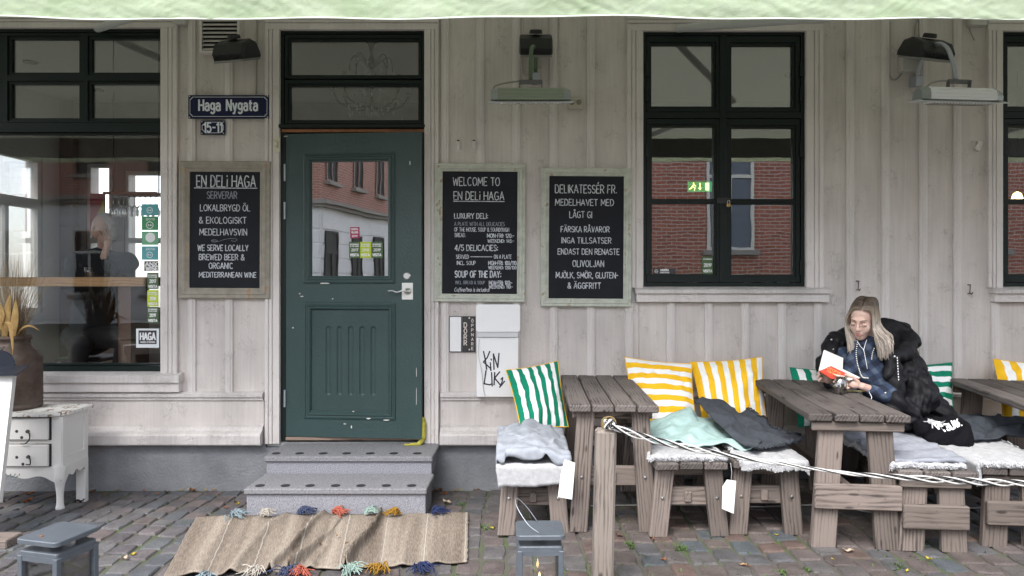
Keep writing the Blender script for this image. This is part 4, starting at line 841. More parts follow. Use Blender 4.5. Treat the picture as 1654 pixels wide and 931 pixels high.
def chalkboard(label, corners, inset, fm, lines, strikes=(), y=-.03):
    """corners in photo pixels: tl, tr, br, bl of the outer frame"""
    (ax, ay_), (bx, by), (cx, cy), (dx, dy) = corners
    W_, H_ = (bx - ax + cx - dx) / 2, (dy - ay_ + cy - by) / 2; rot = math.atan2((bx - ax) and (by - ay_) or 0, bx - ax) * .5 + math.atan2(ax - dx, dy - ay_) * -.5
    mx_, my_ = (ax + bx + cx + dx) / 4, (ay_ + by + cy + dy) / 4; s = sc(y); cen = P(mx_, my_, y)
    t = thing('chalkboard', label, 'chalkboard', tuple(cen)); t.rotation_euler = (0, rot, 0)
    w2, h2 = W_ / 2 / s, H_ / 2 / s; i_ = inset / s
    prof = [(0, -.012), (0, .016), (.006, .022), (i_ * .35, .020), (i_ * .45, .026), (i_ * .6, .024), (i_ * .78, .014), (i_ * .86, .016), (i_, .010), (i_, -.002)]
    b = MB().moulding((-w2, -h2, w2, h2), prof, 0); fixn(b.build('frame', fm, t))
    MB().box((-w2 + i_ * .9, -.004, -h2 + i_ * .9), (w2 - i_ * .9, .008, h2 - i_ * .9)).build('slate', M_slate, t)
    b = MB(); b2 = MB(); c_, s_ = math.cos(rot), math.sin(rot)
    def loc(px, py):
        X, Z = (px - mx_) / s, -(py - my_) / s; return (X * c_ - Z * -s_ * -1 if False else X * c_ - Z * s_, X * s_ + Z * c_)
    for ln in lines:
        txt, x0, x1, y0, y1 = ln[:5]; o_ = ln[5] if len(ln) > 5 else {}
        tgt = MB()
        X0, Zb = loc(x0, y1); X1, _ = loc(x1, y1); _, Zt = loc(x0, y0)
        write(tgt, txt, X0, X1, Zb, Zt, -.0048, wt=o_.get('w', .13), jit=.12, slant=o_.get('sl', 0))
        tgt.build('lettering', M_chalk2 if o_.get('faint') else M_chalk, t)
    for (x0, x1, yy, wv) in strikes:
        X0, Z0 = loc(x0, yy); X1, _ = loc(x1, yy); MB().box((X0, -.0056, Z0 - wv / s / 2), (X1, -.0050, Z0 + wv / s / 2)).build('chalk_line', M_chalk, t)
    return t
F1 = frame_mat('frame_olive', (.33, .30, .25), (.36, .21, .11)); F2 = frame_mat('frame_sage', (.52, .54, .47), (.34, .28, .2))
chalkboard('chalkboard in a brown worn frame left of the door, headed EN DELi HAGA SERVERAR', [(289, 261), (437, 261), (438, 483), (291, 482)], 17, F1, [
    ('EN DELi HAGA', 318, 413, 284, 302, dict(w=.10)), ('SERVERAR', 335, 383, 310, 321, dict(faint=1, w=.14)), ('LOKALBRYGD ÖL', 324, 404, 331, 341), ('& EKOLOGISKT', 322, 398, 351, 361), ('MEDELHAVSVIN', 323, 399, 370, 380),
    ('~', 342, 384, 384, 392, dict(w=.08, faint=1)), ('WE SERVE LOCALLY', 320, 401, 396, 405, dict(w=.16)), ('BREWED BEER &', 322, 395, 411, 420, dict(w=.16)), ('ORGANIC', 338, 376, 425, 434, dict(w=.16)), ('MEDITERRANEAN WINE', 322, 414, 440, 448, dict(w=.16))], [(314, 416, 304, 1.3)])
chalkboard('sage framed chalkboard just right of the door, headed WELCOME TO EN DELi HAGA', [(701, 264), (849, 265), (848, 489), (702, 487)], 13, F2, [
    ('WELCOME TO', 732, 807, 287, 300, dict(w=.11)), ('EN DELi HAGA', 733, 814, 310, 323, dict(w=.11)), ('LUXURY DELI:', 734, 788, 345, 353, dict(w=.17)), ('A PLATE WITH ALL DELICACIES', 734, 815, 359, 365, dict(w=.15, faint=1)),
    ('OF THE HOUSE. SOUP & SOURDOUGH', 734, 822, 368, 374, dict(w=.15)), ('BREAD.', 735, 752, 377, 383, dict(w=.15)), ('MON-FRI: 120:-', 787, 830, 378, 384, dict(w=.2)), ('WEEKEND: 145:-', 788, 830, 387, 392, dict(w=.2)),
    ('4/5 DELICACIES:', 735, 804, 396, 405, dict(w=.16)), ('SERVED', 737, 757, 412, 418, dict(w=.15)), ('ON A PLATE', 798, 826, 412, 418, dict(w=.15)), ('INCL. SOUP', 738, 768, 422, 428, dict(w=.15)), ('MON-FRI: 100/110', 789, 834, 422, 428, dict(w=.2)), ('WEEKEND: 120/130', 789, 834, 430, 435, dict(w=.2)),
    ('SOUP OF THE DAY:', 735, 809, 438, 448, dict(w=.17)), ('INCL. BREAD & SOUP', 736, 783, 454, 459, dict(w=.15, faint=1)), ('MON-FRI: 100:-', 790, 827, 454, 460, dict(w=.2)), ('WEEKEND: 110:-', 790, 828, 461, 466, dict(w=.2)), ('Coffee/tea is included!', 734, 790, 465, 471, dict(w=.13, sl=.25))], [(732, 815, 325.5, 1.4), (760, 795, 415, 1.3)])
chalkboard('tilted chalkboard in a sage green frame by the double window, reading DELIKATESSÉR FR. MEDELHAVET', [(869, 274), (1016, 270), (1024, 493), (878, 498)], 13, F2, [
    ('DELIKATESSÉR FR.', 897, 996, 299, 312, dict(w=.11)), ('MEDELHAVET MED', 897, 991, 322, 332, dict(w=.13)), ('LÅGT GI', 920, 956, 342, 352), ('FÄRSKA RÅVAROR', 906, 984, 366, 375, dict(w=.14)), ('INGA TILLSATSER', 907, 987, 384, 393, dict(w=.14)),
    ('ENDAST DEN RENASTE', 901, 1000, 402, 411, dict(w=.14)), ('OLIVOLJAN', 925, 975, 421, 431), ('MJÖLK, SMÖR, GLUTEN-', 898, 998, 440, 449, dict(w=.15)), ('& ÄGGFRITT', 917, 970, 457, 466, dict(w=.15))])

# ================================================================ street name plates
M_enb = mat('enamel_blue', (.004, .007, .045), rough=.4, spec=.3)
M_enw = mat('enamel_white', (.72, .76, .82), rough=.25)
def plate(label, x0, y0, x1, y1, txt, tx0, tx1, ty0, ty1, inset, notch, wt, cat):
    y = -.032; s = sc(y); cen = P((x0 + x1) / 2, (y0 + y1) / 2, y); t = thing('street_sign', label, cat, tuple(cen)); w2, h2 = (x1 - x0) / 2 / s, (y1 - y0) / 2 / s
    b = MB().box((-w2, -.004, -h2), (w2, .004, h2), c=.003); b.build('plate', M_enb, t)
    i_, nn = inset / s, notch / s; a, c_ = w2 - i_, h2 - i_; pts = []
    for sx_, sz_ in ((1, 1), (-1, 1), (-1, -1), (1, -1)):
        q = [(sx_ * a, sz_ * (c_ - nn)), (sx_ * (a - nn * .35), sz_ * (c_ - nn * .85)), (sx_ * (a - nn * .85), sz_ * (c_ - nn * .35)), (sx_ * (a - nn), sz_ * c_)]
        pts += q if sx_ * sz_ > 0 else q[::-1]
    n = len(pts); wv = .0032; v = []
    for k, (x, z) in enumerate(pts):
        L = math.hypot(x, z); v += [(x, -.0052, z), (x - (wv if x > 0 else -wv), -.0052, z - (wv if z > 0 else -wv))]
    b = MB().add(v, [(2 * k, 2 * ((k + 1) % n), 2 * ((k + 1) % n) + 1, 2 * k + 1) for k in range(n)]); fixn(b.build('border', M_enw, t))
    b = MB(); write(b, txt, (tx0 - (x0 + x1) / 2) / s, (tx1 - (x0 + x1) / 2) / s, -(ty1 - (y0 + y1) / 2) / s, -(ty0 - (y0 + y1) / 2) / s, -.0054, wt=wt, gap=1.5, space=4); b.build('lettering', M_enw, t)
    for sx_ in (-1, 1):
        for sz_ in (-1, 1): MB().lathe([(.006, 0), (.004, .003), (.0, .003)], 8, Matrix.Translation((sx_ * (w2 - .011), -.004, sz_ * (h2 - .010))) @ Matrix.Rotation(R(90), 4, 'X'), cap=False).build('screw', M_steel, t)
plate('dark blue enamel street name plate reading Haga Nygata', 304, 154, 435, 192, 'Haga Nygata', 322, 416, 162, 179, 3, 4, .17, 'street sign')
plate('small dark blue enamel number plate reading 15-11', 324, 195, 364, 218, '15-11', 330, 359, 199, 214, 2.5, 5, .17, 'number plate')

# ================================================================ wall fittings
# louvred vent (stands proud of the battens)
vt = thing('wall_vent', 'grey louvred vent on the wall above the Haga Nygata street sign', 'vent', tuple(P(355, 57, -.03)))
MB().cells((WX(322, -.06), WZ(86, -.06), WX(387, -.06), WZ(26, -.06)), [(WX(326, -.06), WZ(82, -.06), WX(383, -.06), WZ(29, -.06))], -.062, -.001).build('frame', M_trim, vt, world=True)
MB().box((WX(325, -.06), -.034, WZ(83, -.06)), (WX(384, -.06), -.03, WZ(28, -.06))).build('backing', M_black, vt, world=True)
for k in range(8):
    zz = WZ(79 - k * 6.6, -.06); b = MB().prism([(-.058, zz - .004), (-.036, zz + .014), (-.036, zz + .010), (-.058, zz - .008)], WX(326.5, -.06), WX(382.5, -.06)); b.v = [(y, x, z) for x, y, z in b.v]; fixn(b.build('slat', M_trim, vt, world=True))
# outdoor flood lamps
def flood(label, px, py, y, W_, ang=0, knob=True):
    t = thing('flood_lamp', label, 'lamp', tuple(P(px, py, y)), ang); t.rotation_euler = (R(20), 0, ang); s = sc(y); w2 = W_ / 2 / s
    prof = [(-.17, -.045), (-.178, .0), (-.13, .062), (-.04, .085), (.03, .06), (.06, -.01), (.06, -.045)]
    b = MB(); n = len(prof); v = []
    for k, (x, kk) in enumerate(((-w2, .86), (-w2 * .93, 1), (w2 * .93, 1), (w2, .86))): v += [(x, yy * kk, zz * kk - (.0 if kk == 1 else .003)) for yy, zz in prof]
    f = [(r_ * n + i, r_ * n + (i + 1) % n, (r_ + 1) * n + (i + 1) % n, (r_ + 1) * n + i) for r_ in range(3) for i in range(n)] + [tuple(range(n))[::-1], tuple(3 * n + i for i in range(n))]
    b.add(v, f); fixn(b.build('housing', mat('cast_black', (.016, .018, .018), rough=.6, bump=1, bscale=150), t))
    fb = MB()
    for k in range(13): xx = -w2 * .85 + 1.7 * w2 * k / 12; fb.box((xx - .0022, -.182, -.043), (xx + .0022, -.165, -.012))
    fb.build('cooling_fins', MATS['cast_black'], t)
    MB().box((-w2 * .95, -.178, -.062), (w2 * .95, .05, -.045), c=.004).build('glass_rim', mat('lamp_rim', (.22, .22, .21), rough=.5), t)
    MB().lathe([(.0, .03), (.04, .028), (.045, .012), (.045, 0), (.0, -.002)], 14, Matrix.Translation((.0, -.05, .09)), cap=False).build('cap', MATS['cast_black'], t)
    MB().box((-.02, .03, .0), (.02, abs(y) - .005 if abs(y) > .1 else .1, .03)).build('bracket', MATS['cast_black'], t)
    return t
flood('tilted black flood lamp beside the louvred vent, left of the door', 389, 84, -.14, 55, R(-14))
flood('black flood lamp above the first heater, right of the door', 865, 76, -.14, 52)
flood('black flood lamp above the right hand heater, angled to the street', 1486, 82, -.16, 66, R(18))
# infrared heaters
def heater(label, px, py, y, W_, green, rot):
    t = thing('patio_heater', label, 'heater', tuple(P(px, py, y)), rot); t.rotation_euler = (R(7), 0, rot); s = sc(y); w2 = W_ / 2 / s
    mt = mat('heater_green', (.30, .345, .27), rough=.45) if green else mat('heater_silver', (.85, .87, .9), rough=.4)
    me_ = mat('heater_end', (.33, .36, .36), rough=.5, metal=.3)
    wb = w2 * .76
    prof = [(-.07, -.012), (-.068, .022), (-.055, .052), (-.025, .070), (.02, .072), (.05, .05), (.06, -.012)]
    def extr(x0, x1, k0, k1):
        n = len(prof); v = [(x0, a * k0, -.012 + (c_ + .012) * k0) for a, c_ in prof] + [(x1, a * k1, -.012 + (c_ + .012) * k1) for a, c_ in prof]
        return v, [(i, (i + 1) % n, n + (i + 1) % n, n + i) for i in range(n)] + [tuple(range(n))[::-1], tuple(range(n, 2 * n))]
    b = MB().add(*extr(-wb, wb, 1, 1))
    for zz, yy in ((.008, -.071), (.030, -.067), (.052, -.056)): b.tube([(-wb, yy, zz), (wb, yy, zz)], .0035, 6)
    fixn(b.build('hood', mt, t))
    for sg in (-1, 1):
        v, f = extr(sg * wb, sg * w2 * .93, 1.03, .8); fixn(MB().add(v, f).build('end_cap', me_, t))
        for k in range(3): MB().box((sg * (wb + .008) - .004, -.067 + k * .007, .0 + k * .012), (sg * (wb + .008) + .004, -.05, .006 + k * .012)).build('slot', M_black, t)
    b = MB().cells((-w2, -.08, w2, .075), [(-wb * .93, -.05, wb * .93, .045)], 0, .004); b.v = [(x, z - .0, -.022 + y_ + (abs(x) > w2 * .99) * .002 - .012 * (z < -.07)) for x, y_, z in b.v]; fixn(b.build('flange', mat('heater_flange', (.55, .57, .60), rough=.5), t))
    MB().box((-wb * .93, -.045, -.028), (wb * .93, .04, -.026)).build('reflector', mat('reflector_bright', (.9, .9, .9), rough=.4), t)
    gb = MB()
    for k in range(19): xx = -wb * .85 + 1.7 * wb * k / 18; gb.tube([(xx, -.055, -.032), (xx + .008, -.05, -.038), (xx + .008, .04, -.038)], .0025, 5)
    gb.build('guard_grid', M_steel, t, smooth=True)
    bk = MB().box((-.075, -.004, .095), (.075, .004, .125), c=.002); 
    for sg in (-1, 1): bk.box((sg * .075 - .003, -.02, .045), (sg * .075 + .003, .01, .12)); bk.tube([(sg * .03, -.008, .11), (sg * .03, -.004, .11)], .007, 8)
    bk.build('bracket', mat('bracket_grey', (.17, .17, .18), rough=.5, metal=.4), t)
    return t, w2
h1, w2 = heater('grey and green infrared heater hanging between the door and the double window', 857, 160, -.46, 138, True, 0)
MB().tube(smooth_path([(-.075, -.0, .115), (-.16, 0, .105), (-.235, 0, .085), (-.25, 0, .055)]), .006, 8).build('supply_cable', M_cable, h1, smooth=True)
yH = -.46
MB().tube(smooth_path([(0, 0, .125), (.0, .02, .25), (.01, .1, .345), (.03, .22, .375), (.042, .34, .345), (.046, .42, .26), (.046, .43, .22)]), .014, 10).build('arm', mat('arm_green', (.09, .14, .08), rough=.5), h1, smooth=True)
MB().box((.02, .39, .15), (.07, .455, .235), c=.006).build('wall_mount', M_galv, h1)
h2_, w2 = heater('silver infrared heater on a curved grey arm at the right end of the wall', 1546, 160, -.55, 150, False, R(6))
MB().tube(smooth_path([(-.075, -.0, .115), (-.14, 0, .11), (-.2, 0, .09), (-.225, 0, .055)]), .006, 8).build('supply_cable', M_cable, h2_, smooth=True)
MB().tube(smooth_path([(-.02, 0, .125), (-.015, .05, .24), (.0, .14, .35), (.02, .27, .40), (.035, .40, .37), (.04, .475, .28), (.04, .49, .20)]), .014, 10).build('arm', M_galv, h2_, smooth=True)
MB().box((.015, .45, .14), (.065, .545, .22), c=.006).build('wall_mount', M_galv, h2_)
# junction boxes and conduits
def jbox(label, x0, y0, x1, y1, d=.06):
    o = MB().box((WX(x0), -d, WZ(y1)), (WX(x1), -.001, WZ(y0)), c=.006).build('junction_box', mat('box_grey', (.52, .51, .48), rough=.5), None); tag(o, label, 'junction box')
jbox('pale junction box under the flood lamp right of the door', 853, 87, 874, 111); jbox('pale junction box under the right hand flood lamp', 1450, 93, 1478, 118); jbox('grey junction box under the awning left of the right window', 1561, 24, 1587, 45); jbox('small grey box at the top of the wall beside the left window', 286, 26, 305, 43)
def pipe(label, pts, r, name='cable', cat='cable', m=None):
    o = MB().tube(smooth_path([(WX(px, y), y, WZ(py, y)) for px, py, y in pts], 5), r, 8).build(name, m or M_sillp, None, smooth=True); tag(o, label, cat); return o
y_ = -.012
pipe('white conduit curling up to the junction box right of the door', [(844, 20, y_), (843, 70, y_), (842, 108, y_), (846, 120, y_), (855, 121, y_), (860, 112, y_)], .006, 'conduit', 'conduit')
pipe('thin conduit running down behind the first heater', [(862, 18, y_), (863, 40, y_), (864, 62, y_)], .004, 'conduit', 'conduit')
pipe('thin painted cable clipped down the wall to the power socket', [(903, 20, -.01), (902, 80, -.01), (902, 140, -.012), (925, 158, -.02)], .0035)
pipe('white cable looping under the right hand flood lamp', [(1432, 22, y_), (1437, 40, y_), (1436, 90, y_), (1437, 122, y_), (1446, 129, y_), (1456, 120, y_)], .006, m=M_cable)
pipe('grey conduit dropping behind the right hand flood lamp', [(1484, 25, y_), (1479, 45, y_), (1479, 90, y_), (1480, 122, y_), (1474, 128, y_)], .006, 'conduit', 'conduit', M_cable)
pipe('twin white cable down the wall above the street sign', [(415, 25, y_), (415, 90, y_), (414, 152, y_)], .005, m=M_cable)
pipe('short cable tail under the grey junction box', [(1565, 45, -.02), (1570, 57, -.02), (1574, 66, -.02)], .004, m=M_cable)
# socket
sk = thing('power_socket', 'double outdoor power socket on the wall at the right end of the first heater', 'socket', tuple(P(929, 169, -.03)))
MB().box((WX(917), -.045, WZ(178)), (WX(941), -.001, WZ(161)), c=.005).build('case', mat('socket_beige', (.45, .42, .34), rough=.5), sk, world=True)
for px in (924, 935): MB().lathe([(.02, 0), (.018, -.004), (.014, .004), (.0, .004)], 16, Matrix.Translation((WX(px, -.05), -.047, WZ(168))) @ Matrix.Rotation(R(90), 4, 'X'), cap=False).build('outlet', mat('outlet_dark', (.2, .19, .15), rough=.5), sk, world=True)
# flag holders, hooks, latch
for k, px in enumerate((741, 766)):
    t = thing('pole_holder', ['grey painted pole holder nearer to the door, above the welcome board', 'grey painted pole holder farther from the door, above the welcome board'][k], 'bracket', tuple(P(px, 236, 0)))
    MB().box((-.022, -.006, -.045), (.022, 0, .045), c=.002).build('plate', M_trim, t); MB().tube([(0, -.01, -.03), (0, -.05, .03)], .015, 10).build('socket', M_trim, t); MB().lathe([(.011, 0), (0, .001)], 10, Matrix.Translation((0, -.0505, .0315)) @ Euler((R(34) , 0, 0)).to_matrix().to_4x4(), cap=False).build('hole', M_black, t)
for lab, px, py in (('rusty iron hook on the wall above the reading woman', 1385, 462), ('small iron hook on the wall left of the right hand window sill', 1565, 468)):
    o = MB().tube([(0, -.012, .035), (0, -.018, .03), (0, -.012, -.02), (0, -.03, -.035), (0, -.045, -.02)], .0035, 6).tube([(-.012, -.004, .035), (.012, -.004, .035)], .004, 6).tube([(-.012, -.004, -.028), (.012, -.004, -.028)], .0035, 6).build('wall_hook', mat('rusty_iron', (.12, .09, .08), rough=.8), None, smooth=True); o.location = P(px, py, 0); tag(o, lab, 'hook')
t = thing('wall_bracket', 'broken painted bracket on the wall left of the right hand window', 'bracket', tuple(P(1577, 236, 0))); MB().box((-.035, -.012, .03), (.03, 0, .036)).build('arm', M_trim, t); b = MB().box((-.012, -.03, -.035), (.022, -.003, .03), Euler((0, R(25), 0)).to_matrix().to_4x4()); b.build('block', M_trim, t)
t = thing('door_catch', 'cream metal door catch screwed to the casing left of the door', 'catch', tuple(P(447, 234, -.036))); MB().box((-.024, -.004, -.055), (.024, .002, .055), c=.002).build('plate', mat('cream_metal', (.6, .57, .45), rough=.4), t); MB().tube([(-.02, -.008, .03), (.0, -.014, .02), (.006, -.02, -.02)], .009, 8).build('knob', MATS['cream_metal'], t, smooth=True)

# ================================================================ stickers on the glass
def sticker(name, label, x0, y0, x1, y1, col, y, rows=(), parent_tf=None, ring=None, group=None):
    t_ = mat('sticker_' + '_'.join(str(int(c * 100)) for c in col), col, rough=.5); X0, X1, Z0, Z1 = WX(x0, y), WX(x1, y), WZ(y1, y), WZ(y0, y)
    o = thing(name, label, 'sticker', ((X0 + X1) / 2, y, (Z0 + Z1) / 2)); MB().box((X0, y - .0012, Z0), (X1, y, Z1)).build('film', t_, o, world=True)
    b = MB()
    for (txt, a, c_, d, e, *w_) in rows: write(b, txt, WX(a, y), WX(c_, y), WZ(e, y), WZ(d, y), y - .0022, wt=w_[0] if w_ else .2)
    if b.v: b.build('print', M_white, o, world=True)
    if ring:
        rx, ry, rr, fill = ring; c = Vector((WX(rx, y), y - .002, WZ(ry, y))); r_ = rr / sc(y)
        bb = MB(); n = 20
        ri = 0 if fill else r_ * .82
        v = []; 
        for k in range(n): a = 2 * PI * k / n; v += [(c.x + r_ * math.cos(a), c.y, c.z + r_ * math.sin(a)), (c.x + ri * math.cos(a), c.y, c.z + ri * math.sin(a))]
        bb.add(v, [(2 * k, 2 * ((k + 1) % n), 2 * ((k + 1) % n) + 1, 2 * k + 1) for k in range(n)])
        for sg in (-1, 1):
            v = []
            for k in range(10): a = 2 * PI * k / 10; v += [(c.x + sg * r_ * .3 + r_ * .22 * math.cos(a), c.y - .0006, c.z + r_ * .22 * math.sin(a))]
            bb2 = bb if not fill else bb
            bb.add(v, [tuple(range(10))[::-1]])
        fixn(bb.build('emblem', M_white, o, world=True))
    return o
TEAL, GRN, DGRN, LIME = (.10, .36, .40), (.05, .28, .12), (.07, .13, .05), (.50, .62, .01); ys = .018
sticker('sticker', 'teal sticker with a round owl emblem, topmost on the shop window', 229, 330, 256, 348, TEAL, ys, ring=(242, 340, 5, False))
sticker('sticker', 'green sticker with a ring emblem, second from the top on the shop window', 229, 350, 256, 372, GRN, ys, [('2015', 236, 250, 353, 356, .2)], ring=(242, 364, 6, False))
sticker('sticker', 'pale green sticker with a solid white disc on the shop window', 229, 374, 256, 396, (.16, .42, .25), ys, ring=(243, 384, 8, True))
sticker('sticker', 'teal sticker with a round owl emblem, just above the white patterned sticker', 229, 398, 256, 420, TEAL, ys, [('2016', 236, 250, 401, 404, .2)], ring=(242, 412, 5, False))
sticker('sticker', 'black and white patterned sticker between the teal and dark green stickers', 233, 422, 256, 438, (.08, .08, .08), ys, [('ANX', 235, 254, 424, 430, .3), ('WISE', 236, 255, 431, 437, .3)])
for k, (yr, c_, y0) in enumerate((('2017', DGRN, 441), ('2018', LIME, 469), ('2019', DGRN, 496))):
    sticker('sticker', ['dark green 2017 VISITA sticker', 'bright lime 2018 VISITA sticker', 'dark green 2019 VISITA sticker'][k] + [', upper of two, on the shop window', ' on the shop window', ', lowest in the column, on the shop window'][k], 238, y0, 256, y0 + 26, c_, ys, [('RECOMMENDED', 240, 254, y0 + 3, y0 + 5, .2), ('IN THE GUIDE', 240, 254, y0 + 6, y0 + 8, .2), (yr, 242, 252, y0 + 11, y0 + 16, .22), ('VISITA', 240, 254, y0 + 20, y0 + 24, .28)])
o = sticker('sticker', 'white square sticker with a dark HAGA label low on the shop window', 220, 531, 257, 562, (.75, .78, .8), ys)
MB().box((WX(224, ys), ys - .002, WZ(556, ys)), (WX(253, ys), ys - .0012, WZ(534, ys))).build('label_field', mat('label_dark', (.035, .035, .04), rough=.5), o, world=True); b = MB(); write(b, 'HAGA', WX(227, ys), WX(251, ys), WZ(549, ys), WZ(538, ys), ys - .0028, wt=.2); write(b, 'HANDELSFORENING', WX(227, ys), WX(251, ys), WZ(554, ys), WZ(551.5, ys), ys - .0028, wt=.16); b.build('print', M_white, o, world=True)
sticker('sticker', 'dark green 2019 VISITA sticker in the corner of the double window', 1134, 415, 1152, 443, DGRN, .044, [('RECOMMENDED', 1136, 1150, 418, 420, .2), ('2019', 1137, 1149, 426, 431, .22), ('VISITA', 1136, 1150, 436, 440, .28)])
sticker('sticker', 'small black security sticker at the lower left corner of the double window', 1055, 434, 1091, 443, (.03, .03, .035), .044, [('KAMERA', 1067, 1080, 435, 438, .25), ('OVERVAKAD', 1066, 1081, 439.5, 441.5, .25)], ring=(1060, 438.5, 3, False))
# door glass stickers stand in the leaf's own frame
def dsticker(label, x0, y0, x1, y1, col, rows):
    Mt = Matrix.LocRotScale(Vector((hx, hy, 0)), Euler((0, 0, -TH)), None)
    X0, X1, Z0, Z1 = du(x0), du(x1), dz(y1), dz(y0); yy = .0165
    o = thing('sticker', label, 'sticker', tuple(Mt @ Vector(((X0 + X1) / 2, yy, (Z0 + Z1) / 2))), -TH); cx, cz = (X0 + X1) / 2, (Z0 + Z1) / 2
    MB().box((X0 - cx, -.0012, Z0 - cz), (X1 - cx, 0, Z1 - cz)).build('film', mat('sticker_' + '_'.join(str(int(c * 100)) for c in col), col, rough=.5), o)
    b = MB()
    for (txt, a, c_, d, e, w_) in rows: write(b, txt, du(a) - cx, du(c_) - cx, dz(e) - cz, dz(d) - cz, -.0022, wt=w_)
    b.build('print', M_white, o)
dsticker('magenta Schysta villkor sticker on the door glass, above the green row', 568, 367, 583, 385, (.42, .02, .10), [('SCHYSTA', 570, 581, 369, 372, .24), ('VILLKOR', 570, 581, 374, 377, .24), ('2019', 571, 580, 380, 383, .24)])
for k, (yr, c_, x0) in enumerate((('2017', DGRN, 566), ('2018', LIME, 584), ('2019', DGRN, 603))):
    dsticker(['dark green 2017 VISITA sticker at the left of the row on the door glass', 'lime green 2018 VISITA sticker in the middle of the row on the door glass', 'dark green 2019 VISITA sticker at the right of the row on the door glass'][k], x0, 391, x0 + 18.5, 417, c_, [('RECOMMENDED', x0 + 2, x0 + 16, 394, 396, .22), ('IN THE GUIDE', x0 + 2, x0 + 16, 397, 399, .22), (yr, x0 + 4, x0 + 15, 402, 406, .22), ('VISITA', x0 + 2, x0 + 16, 410, 414, .28)])

# ================================================================ intercom signs, metal cabinet
t = thing('blank_name_plate', 'blank white plate with a black edge left of the DÖRRÖPPNARE sign', 'plate', tuple(P(736, 540, -.02)))
MB().box((WX(726), -.016, WZ(569)), (WX(746), -.001, WZ(511)), c=.001).build('backing', M_black, t, world=True); MB().box((WX(727), -.019, WZ(567.5)), (WX(745), -.0165, WZ(512))).build('face', M_white, t, world=True)
t = thing('door_opener_sign', 'black sign reading DÖRR ÖPPNARE downwards beside the white cabinet', 'sign', tuple(P(757, 540, -.02)))
MB().box((WX(747), -.018, WZ(569)), (WX(768), -.001, WZ(511)), c=.001).build('plate', mat('sign_black', (.02, .018, .02), rough=.4), t, world=True)
b = MB()
for k, ch_ in enumerate('DÖRR'): write(b := MB(), ch_, WX(749.5, -.018), WX(754, -.018), WZ(529 + k * 9.6, -.018), WZ(521.5 + k * 9.6, -.018), -.0195, wt=.2); b.build('letter', mat('sign_letters', (.62, .55, .5), rough=.5), t, world=True)
for k, ch_ in enumerate('ÖPPNARE'): write(b := MB(), ch_, WX(761.5, -.018), WX(764.5, -.018), WZ(521 + k * 7.4, -.018), WZ(516.5 + k * 7.4, -.018), -.0195, wt=.2); b.build('letter', MATS['sign_letters'], t, world=True)
for py in (514, 565): MB().lathe([(.007, 0), (.004, .003), (0, .003)], 8, Matrix.Translation((WX(758, -.02), -.018, WZ(py, -.02))) @ Matrix.Rotation(R(90), 4, 'X'), cap=False).build('screw', M_steel, t, world=True)
cb_ = thing('metal_cabinet', 'white metal cabinet with black graffiti tag below the welcome chalkboard', 'cabinet', tuple(P(804, 566, -.05)))
yc = -.085
def rbox(x0, z0, x1, z1, y0, y1, r_=.022, n=5):
    pts = []
    for cx, cz, a0 in ((x1 - r_, z1 - r_, 0), (x0 + r_, z1 - r_, 90), (x0 + r_, z0 + r_, 180), (x1 - r_, z0 + r_, 270)): pts += [(cx + r_ * math.cos(R(a0 + 90 * k / n)), cz + r_ * math.sin(R(a0 + 90 * k / n))) for k in range(n + 1)]
    return MB().prism(pts, y0, y1)
fixn(rbox(WX(770, yc), WZ(641, yc), WX(837, yc), WZ(545, yc), yc, -.001, .010).build('body', M_white, cb_, world=True))
fixn(rbox(WX(769, yc), WZ(536, yc), WX(840, yc), WZ(492, yc), yc - .012, -.001, .018).build('lid', M_white, cb_, world=True))
MB().box((WX(771, yc), yc - .0, WZ(546, yc)), (WX(837, yc), -.002, WZ(535, yc))).build('neck', mat('neck_grey', (.6, .6, .62), rough=.4), cb_, world=True)
MB().box((WX(773, yc), yc - .002, WZ(548, yc)), (WX(836, yc), yc, WZ(547, yc))).build('seam', M_steel, cb_, world=True)
MB().tube(smooth_path([P(774, 549, yc - .005), P(773, 575, yc - .006), P(778, 600, yc - .006), P(783, 638, yc - .006), P(797, 658, yc - .01), P(800, 665, yc - .02), P(797, 667, yc - .02)]), .0022, 6).build('pull_wire', M_steel, cb_, world=True, smooth=True)
b = MB()
def pen(pts, wpx=2.0):
    w_ = wpx / sc(yc) / 2; q = [P(px, py, yc - .0012) for px, py in pts]
    for k, (a, c_) in enumerate(zip(q, q[1:])):
        d = (c_ - a); L = d.length or 1e-6; nx = Vector((-d.z, 0, d.x)) / L * w_; e = d / L * w_ * .6; o_ = Vector((0, -.00003 * (k % 9), 0))
        b.add([a - e + nx + o_, a - e - nx + o_, c_ + e - nx + o_, c_ + e + nx + o_], [(0, 1, 2, 3)])
pen([(781, 568), (784, 582), (786, 597)], 2.2); pen([(791, 568), (787, 578), (781, 585), (783, 587), (792, 595), (793, 599)], 2.2); pen([(792, 586), (793, 598)]); pen([(793, 580), (794, 582)]); pen([(798, 597), (797, 572), (804, 594), (806, 571)], 2.2)
pen([(785, 599), (782, 620), (791, 622), (795, 620)], 2.2); pen([(794, 602), (795, 624)], 2.2); pen([(799, 602), (798, 622)], 2.2); pen([(807, 601), (799, 611), (808, 622)], 2.2); pen([(809, 613), (812, 610), (811, 617), (807, 626), (812, 620), (815, 616)], 2.0)
fixn(b.build('graffiti', mat('marker_ink', (.01, .012, .03), rough=.4), cb_, world=True))
